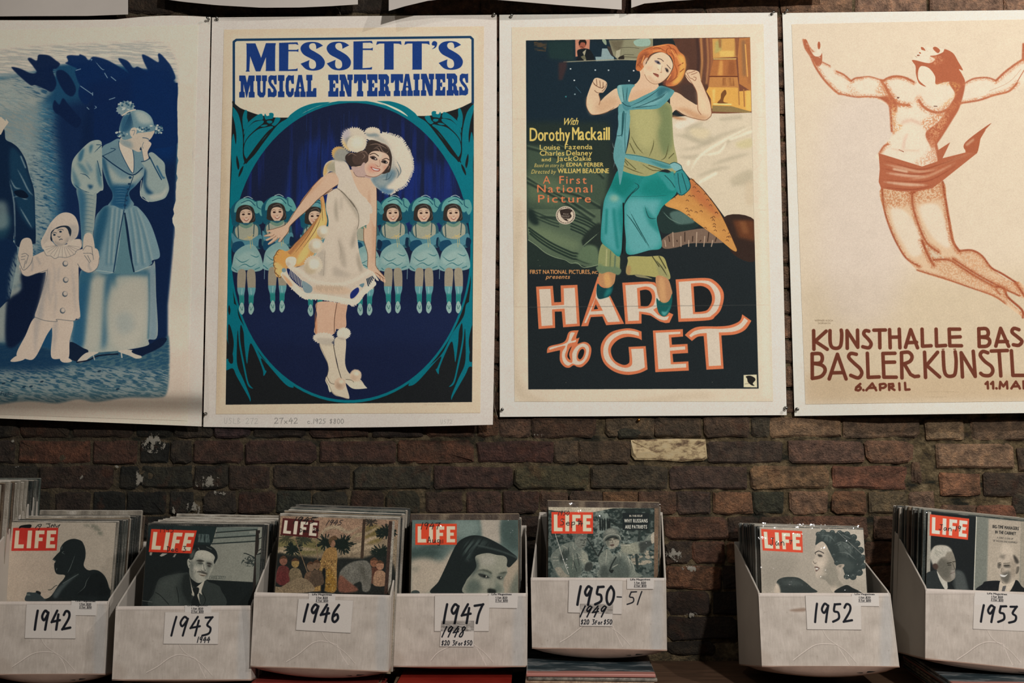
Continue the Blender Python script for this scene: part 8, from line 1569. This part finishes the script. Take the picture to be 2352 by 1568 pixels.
# ---------------------------------------------------------------- magazines standing in the boxes
def make_mags(name, q, Y, n, end, art, label, bag, group, rlabel, floor, rise=0.0, xj=.004, seed=1, Lv=.47, special=None, sx=0.0):
    """q: TL, TR, BL of the front cover in the photograph; Y: depth at its top and at BL; n magazines spread back to depth `end`"""
    (tl, tr, bl), (yt, yb) = q, Y
    TL, TR, BL2 = P(*tl, yt), P(*tr, yt), P(*bl, yb)
    U = (TR - TL).normalized(); dn = (BL2 - TL); dn = (dn - U * dn.dot(U)).normalized(); W_ = (TR - TL).length
    H_ = min(.352, (TL.z - floor) / -dn.z)
    N = U.cross(dn).normalized()
    if N.y < 0: N = -N
    R3 = Matrix((U, N, -dn)).transposed().to_4x4()
    th = (end - yt) / n
    # front magazine, local frame: x across, y back, z up from the foot
    O = TL + dn * H_ + U * (W_ / 2)
    root = empty('magazine', O); root.rotation_euler = R3.to_euler(); tag(root, label, 'magazine')
    c = Canvas(TL, U, dn, W_, H_, 1650, Lv, '808080'); art(c); im = c.image(name + '_cover')
    pm = printed(name + '_cover_paper', im, .45, 250, .06, .25)
    hw = W_ / 2; ins = .004
    xs = np.linspace(-hw + ins, hw - ins, 9); zs = np.linspace(0, H_ - ins, 9); vs, uv, fs = [], [], []
    for z_ in zs:
        for x in xs: vs.append((x, .0012 + .0006 * math.sin(x * 30 + z_ * 11), z_)); uv.append(((x + hw) / W_, z_ / H_))
    for j in range(8):
        for k_ in range(8): a = j * 9 + k_; fs.append((a, a + 1, a + 10, a + 9))
    o = link('cover', vs, fs, pm, root, smooth=True, uv=uv); solid(o, .0004, -1)
    v, f = boxv(-hw + ins + .001, hw - ins - .001, .0022, min(.0062, th * .8), 0, H_ - ins - .001); bevel(link('pages', v, f, MAGS[1], root), .0008)
    if bag:
        nx2, nz2 = 22, 26; vs, fs = [], []; rr = random.Random(seed)
        for j in range(nz2 + 1):
            for k_ in range(nx2 + 1):
                x = -hw - .001 + (W_ + .002) * k_ / nx2; z_ = (H_ + .006) * j / nz2
                e_ = 1 if 0 < k_ < nx2 and j < nz2 else 0
                vs.append((x, -.0008 - .0017 * rr.random() * e_ * (1 if (j > nz2 * .86 or k_ > nx2 * .8) else .22), z_))
        for j in range(nz2):
            for k_ in range(nx2): a = j * (nx2 + 1) + k_; fs.append((a, a + 1, a + nx2 + 2, a + nx2 + 1))
        link('plastic_sleeve', vs, fs, M['sleeve'], root)
    rr = random.Random(seed * 13 + 5)
    protos = {}; ORD = 'first second third fourth fifth sixth seventh eighth ninth tenth eleventh twelfth thirteenth fourteenth fifteenth sixteenth seventeenth eighteenth nineteenth twentieth twenty-first twenty-second twenty-third twenty-fourth twenty-fifth'.split(); KIN = ['dark', 'whitish', 'grey', 'brown', 'dark green', 'pale']
    for k_ in range(1, n):
        t_ = max(min(th * .8, .007), .0035); mi = rr.choice([0, 0, 1, 2, 3, 4, 5, 2, 0])
        if special and k_ in special: mi = special[k_][1]
        if mi not in protos:
            v, f = boxv(-hw, hw, 0, t_, 0, H_)
            o = bevel(link('magazine', v, f, MAGS[mi]), .0015, 1); protos[mi] = o
        else: o = protos[mi].copy(); C.objects.link(o)
        dx = rr.uniform(-xj, xj) + sx * k_; dz = rr.uniform(-.004, .003) + rise * k_ + (special[k_][0] if special and k_ in special else 0)
        o.location = O + Vector((dx, th * k_, dz)); o.rotation_euler = (R3 @ Matrix.Rotation(rr.uniform(-.008, .008), 4, 'X') @ Matrix.Rotation(rr.uniform(-.006, .006), 4, 'Y')).to_euler()
        tag(o, '%s-edged bagged magazine, %s behind the %s cover' % (KIN[mi], ORD[k_ - 1], rlabel), 'magazine', group)
    return root
# ---------------------------------------------------------------- the seven boxes that can be read, and one at the left edge
def Q(x0, y0, x1, y1, x2, y2, x3, y3): return [(x0, y0), (x1, y1), (x2, y2), (x3, y3)]
S42 = dict(fr=(0, 250, 1380, 1548), cr=-20, lab=[Q(62, 1387, 176, 1388, 174, 1466, 58, 1465)], price=[Q(165, 1379, 222, 1380, 221, 1413, 163, 1412)], pt=(197, 1381, 1), hand=[('1942', 79, 1402, 43, 5, .42, .06, 0)])
S43 = dict(fr=(262, 580, 1392, 1560), cr=0, lab=[Q(380, 1405, 504, 1405, 501, 1479, 376, 1478)], price=[Q(425, 1390, 486, 1391, 485, 1406, 425, 1405)], pt=(454, 1391.5, 0), hand=[('1943', 392, 1416, 43, 4.2, .48, .16, 0), ('1944', 453, 1462, 13, 1.8, .5, .15, 0)])
S46 = dict(fr=(580, 898, 1362, 1532), cr=10, lab=[Q(686, 1374, 812, 1378, 806, 1453, 680, 1446)], price=[Q(710, 1361, 771, 1363, 770, 1382, 709, 1380)], pt=(740, 1366, 1), hand=[('1946', 697, 1387, 39, 5, .47, .12, 1)])
S47 = dict(fr=(900, 1212, 1362, 1530), cr=10, lab=[Q(999, 1367, 1125, 1367, 1123, 1449, 998, 1449), Q(1014, 1425, 1089, 1425, 1088, 1485, 1010, 1484)], price=[Q(1122, 1362, 1190, 1361, 1188, 1396, 1123, 1395)], pt=(1152, 1366, 0), hand=[('1947', 1017, 1387, 43, 4.8, .46, .08, 0), ('1948', 1014, 1438, 24, 2.6, .46, .35, 0), ('$20 3For$50', 1014, 1470, 11, 1.6, .44, .1, 0)])
S50 = dict(fr=(1220, 1530, 1325, 1490), cr=5, lab=[Q(1307, 1331, 1430, 1333, 1428, 1410, 1305, 1406), Q(1332, 1386, 1408, 1387, 1406, 1438, 1332, 1437)], price=[Q(1440, 1328, 1502, 1328, 1501, 1352, 1440, 1352)], pt=(1470, 1332, 0), hand=[('1950', 1324, 1346, 42, 5, .45, .08, 0), ('-', 1417, 1360, 20, 2.4, 1.1, 0, 0), ('51', 1438, 1358, 30, 2.5, .62, .2, 0), ('1949', 1331, 1391, 25, 2.8, .5, .35, 0), ('$20 3For$50', 1334, 1422, 11, 1.6, .45, .1, 0)])
S52 = dict(fr=(1744, 2056, 1362, 1530), cr=0, lab=[Q(1849, 1367, 1976, 1369, 1978, 1446, 1853, 1445)], price=[Q(1955, 1363, 2017, 1364, 2019, 1392, 1957, 1391)], pt=(1985, 1366, 0), hand=[('1952', 1869, 1386, 42, 4.4, .46, 0, 0)], stain=[(1812, 1401), (1830, 1397), (1849, 1396), (1848, 1403), (1826, 1404)])
S53 = dict(fr=(2125, 2430, 1355, 1530), cr=0, lab=[Q(2236, 1368, 2370, 1380, 2366, 1450, 2234, 1444)], price=[Q(2238, 1359, 2352, 1365, 2350, 1396, 2238, 1388)], pt=(2289, 1364, 3), hand=[('1953', 2251, 1389, 38, 4.4, .5, .03, 2)])
BLANK = dict(fr=(-340, -22, 1270, 1440), lab=[], price=[], pt=(-180, 1290, 0), hand=[])

make_box('b42', [(-24, 1381), (250, 1380), (241, 1548), (-23, 1549)], (2.37, 2.37), 7, 0, S42, 'white cardboard box labelled 1942, leftmost of the readable boxes', bulge=.022)
make_box('b43', [(266, 1392), (579, 1390), (577, 1561), (257, 1561)], (2.31, 2.31), 7, 0, S43, 'white box labelled 1943, 1944 under the smiling man cover', bulge=.007)
make_box('b46', [(584, 1360), (899, 1367), (892, 1542), (575, 1530)], (2.305, 2.30), 1.2, 0, S46, 'white box labelled 1946 under the brown landscape cover', bulge=.022)
make_box('b47', [(903, 1363), (1212, 1362), (1211, 1530), (897, 1530)], (2.36, 2.36), 1.5, 0, S47, 'white box labelled 1947, 1948 under the dark-haired woman cover', bulge=.007)
make_box('b50', [(1219, 1326), (1530, 1327), (1532, 1493), (1222, 1488)], (2.37, 2.335), 3, 7, S50, 'white cardboard box labelled 1950-51, standing on a pile of magazines', bulge=.022)
make_box('b52', [(1742, 1361), (2045, 1361), (2066, 1531), (1750, 1530)], (2.33, 2.33), 12, 0, S52, 'white cardboard box labelled 1952, standing apart beside the bare bricks', bulge=.022)
make_box('b53', [(2126, 1351), (2432, 1362), (2440, 1546), (2125, 1512)], (2.33, 2.31), 8, 3, S53, 'white cardboard box labelled 1953, at the right edge')
make_box('b41', [(-330, 1279), (-26, 1279), (-30, 1440), (-336, 1440)], (2.36, 2.36), 2, 0, BLANK, 'white box mostly hidden at the far left edge')

GA = 'bagged magazines behind the front one in the %s box'
def rl(y, s_='right'): return 'bagged magazine in the %s box seen only as a thin edge behind the cover' % y
make_mags('m42', [(18, 1195), (270, 1196), (3, 1378)], (2.47, 2.45), 19, 2.66, cov42, 'magazine with black silhouette of a man, front of the 1942 box', True, GA % '1942', 'black silhouette', EYE.z - .575, rise=.0000, seed=1, special={16: (.012, 5), 8: (.0, 5), 9: (.004, 5)})
make_mags('m43', [(337, 1202), (606, 1206), (313, 1390)], (2.37, 2.352), 22, 2.60, cov43, 'magazine with smiling man in suit and tie, front of the 1943 box', True, GA % '1943', 'smiling man', EYE.z - .575, seed=2, special={3: (.003, 5), 10: (.004, 5), 14: (.006, 5), 20: (.004, 5)})
make_mags('m46', [(640, 1180), (919, 1190), (617, 1362)], (2.36, 2.35), 22, 2.60, cov46, 'magazine with brown painted landscape cover, front of the 1946 box', True, GA % '1946', 'brown landscape', EYE.z - .55, seed=3, rise=.0003)
make_mags('m47', [(943, 1190), (1194, 1190), (941, 1364)], (2.42, 2.40), 16, 2.62, cov47, 'magazine with dark-haired woman looking over, front of the 1947 box', True, GA % '1947', 'dark-haired woman', EYE.z - .553, seed=4, rise=-.0006, special={1: (.011, 3)})
make_mags('m50', [(1256, 1160), (1516, 1163), (1253, 1327)], (2.425, 2.41), 14, 2.60, cov50, 'magazine with two soldiers pointing, front of the 1950-51 box', True, GA % '1950-51', 'two soldiers', EYE.z - .512, seed=5, rise=-.0012, special={1: (.013, 3)}, sx=.001)
make_mags('m52', [(1741, 1205), (1987, 1212), (1748, 1362)], (2.44, 2.415), 20, 2.67, cov52, 'magazine with laughing woman in profile, front of the 1952 box', True, GA % '1952', 'laughing woman', EYE.z - .555, seed=6, rise=-.0008)
make_mags('m53', [(2128, 1170), (2405, 1199), (2121, 1357)], (2.42, 2.40), 20, 2.64, cov53, 'magazine with two men in suits, front of the 1953 box', True, GA % '1953', 'two men in suits', EYE.z - .53, seed=7, rise=-.0002)
def cov41(c): c.a[:] = hx('6d6a60')
make_mags('m41', [(-250, 1108), (6, 1109), (-250, 1280)], (2.42, 2.41), 16, 2.63, cov41, 'pale bagged magazine at the far left edge, above the 1942 box', False, GA % 'leftmost', 'blank left edge', EYE.z - .468, seed=8, special={2: (.004, 5), 9: (.003, 1)})

# ---------------------------------------------------------------- magazines lying flat under the boxes
def pile(cx, yf, zt, n, wd, dp, rot, cols, group, toplabel, mt_top=None, th=.0075, seed=1):
    rr = random.Random(seed)
    for k_ in range(n):
        v, f = boxv(-wd / 2, wd / 2, 0, dp, -th * .86, 0)
        o = bevel(link('magazine', v, f, mt_top if (k_ == 0 and mt_top) else cols[k_ % len(cols)]), .002, 2)
        o.location = (cx + rr.uniform(-.005, .005), yf + rr.uniform(-.004, .004), zt - th * k_); o.rotation_euler.z = math.radians(rot + rr.uniform(-1.5, 1.5))
        if k_ == 0: tag(o, toplabel, 'magazine')
        else: tag(o, '%s magazine from the top of the flat pile %s' % ('second third fourth fifth sixth seventh eighth ninth tenth eleventh twelfth thirteenth fourteenth fifteenth sixteenth seventeenth eighteenth nineteenth'.split()[k_ - 1], group), 'magazine', 'flat magazines ' + group)
def flat(name, stops, scale=6, coat=.7):
    m, nt, bs, N, L = nodes(name); n = noise(N, L, scale, 4, .6)
    L.new(ramp(N, L, n, stops), bs.inputs['Base Color']); bs.inputs['Roughness'].default_value = .4; bs.inputs['Coat Weight'].default_value = coat
    bump(N, L, bs, noise(N, L, 160, 3), .4, .002); return m
F_red = flat('red_cover', [(.3, hl('7a2c26')), (.6, hl('a8453c')), (.8, hl('8a3a34'))]); F_dk = flat('dark_cover', [(.35, hl('1c2427')), (.5, hl('33444a')), (.6, hl('8a8f90')), (.7, hl('2a3438'))])
F_pk = flat('pinkish_cover', [(.3, hl('7f4a45')), (.5, hl('b07a70')), (.7, hl('6b3a38'))]); F_br = flat('brown_edges', [(.3, hl('6a4a38')), (.6, hl('b09478'))], 40); F_gy = flat('grey_edges', [(.3, hl('33302d')), (.6, hl('8f877a'))], 40)
def top_cover():
    m, nt, bs, N, L = nodes('teal_cover_with_pink_band'); tc = N.new('ShaderNodeTexCoord').outputs['Object']; sx = N.new('ShaderNodeSeparateXYZ'); L.new(tc, sx.inputs[0])
    n = noise(N, L, 9, 4, .6, tc, (1, 3, 1)); a = ramp(N, L, n, [(.35, hl('27343a')), (.5, hl('3f5056')), (.58, hl('8a8f90')), (.66, hl('2c3a40'))])
    e = mth(N, L, 'ADD', sx.outputs[1], mth(N, L, 'MULTIPLY', n, .03)); f = ramp(N, L, e, [(.036, (1, 1, 1, 1)), (.042, (0, 0, 0, 1))])
    L.new(mixc(N, L, f, a, hl('b87a70')), bs.inputs['Base Color']); bs.inputs['Roughness'].default_value = .4; bs.inputs['Coat Weight'].default_value = .6; return m
F_top = top_cover()
pile(-.445, 2.272, EYE.z - .5745, 5, .288, .30, 0, [F_pk, F_br, F_red, F_gy], 'under the landscape cover box', 'red magazine on top of the pile under the 1946 box', F_red, seed=1)
pile(-.138, 2.285, EYE.z - .5772, 4, .262, .30, 0, [F_red, F_br], 'under the dark-haired woman box', 'bright red magazine on top of the pile under the 1947 box', flat('bright_red', [(.3, hl('8f2018')), (.7, hl('b0382a'))]), seed=2)
pile(.178, 2.272, EYE.z - .5435, 8, .288, .32, -1.5, [F_pk, F_gy, F_br, F_gy], 'under the soldiers cover box', 'dark covered magazine on top of the pile under the 1950-51 box', F_top, seed=3, th=.0086)
pile(1.13, 2.255, EYE.z - .5620, 7, .30, .34, -3, [F_gy, F_dk, F_pk, F_gy], 'under the two men box', 'pink and grey magazine on top of the pile under the 1953 box', F_top, seed=4)
pile(-1.42, 2.30, EYE.z - .478, 18, .28, .32, 0, [F_gy, F_br], 'under the far left box', 'grey magazine on top of the pile at the far left edge', F_gy, seed=5)
v, f = boxv(-.16, .16, -.02, .02, 0, .012); o = bevel(link('wooden_batten', v, f, M['wood_orange']), .002); o.location = (.93, 2.22, ZS); o.rotation_euler.z = math.radians(-62); tag(o, 'small orange wooden batten on the table in front of the 1952 box', 'batten')
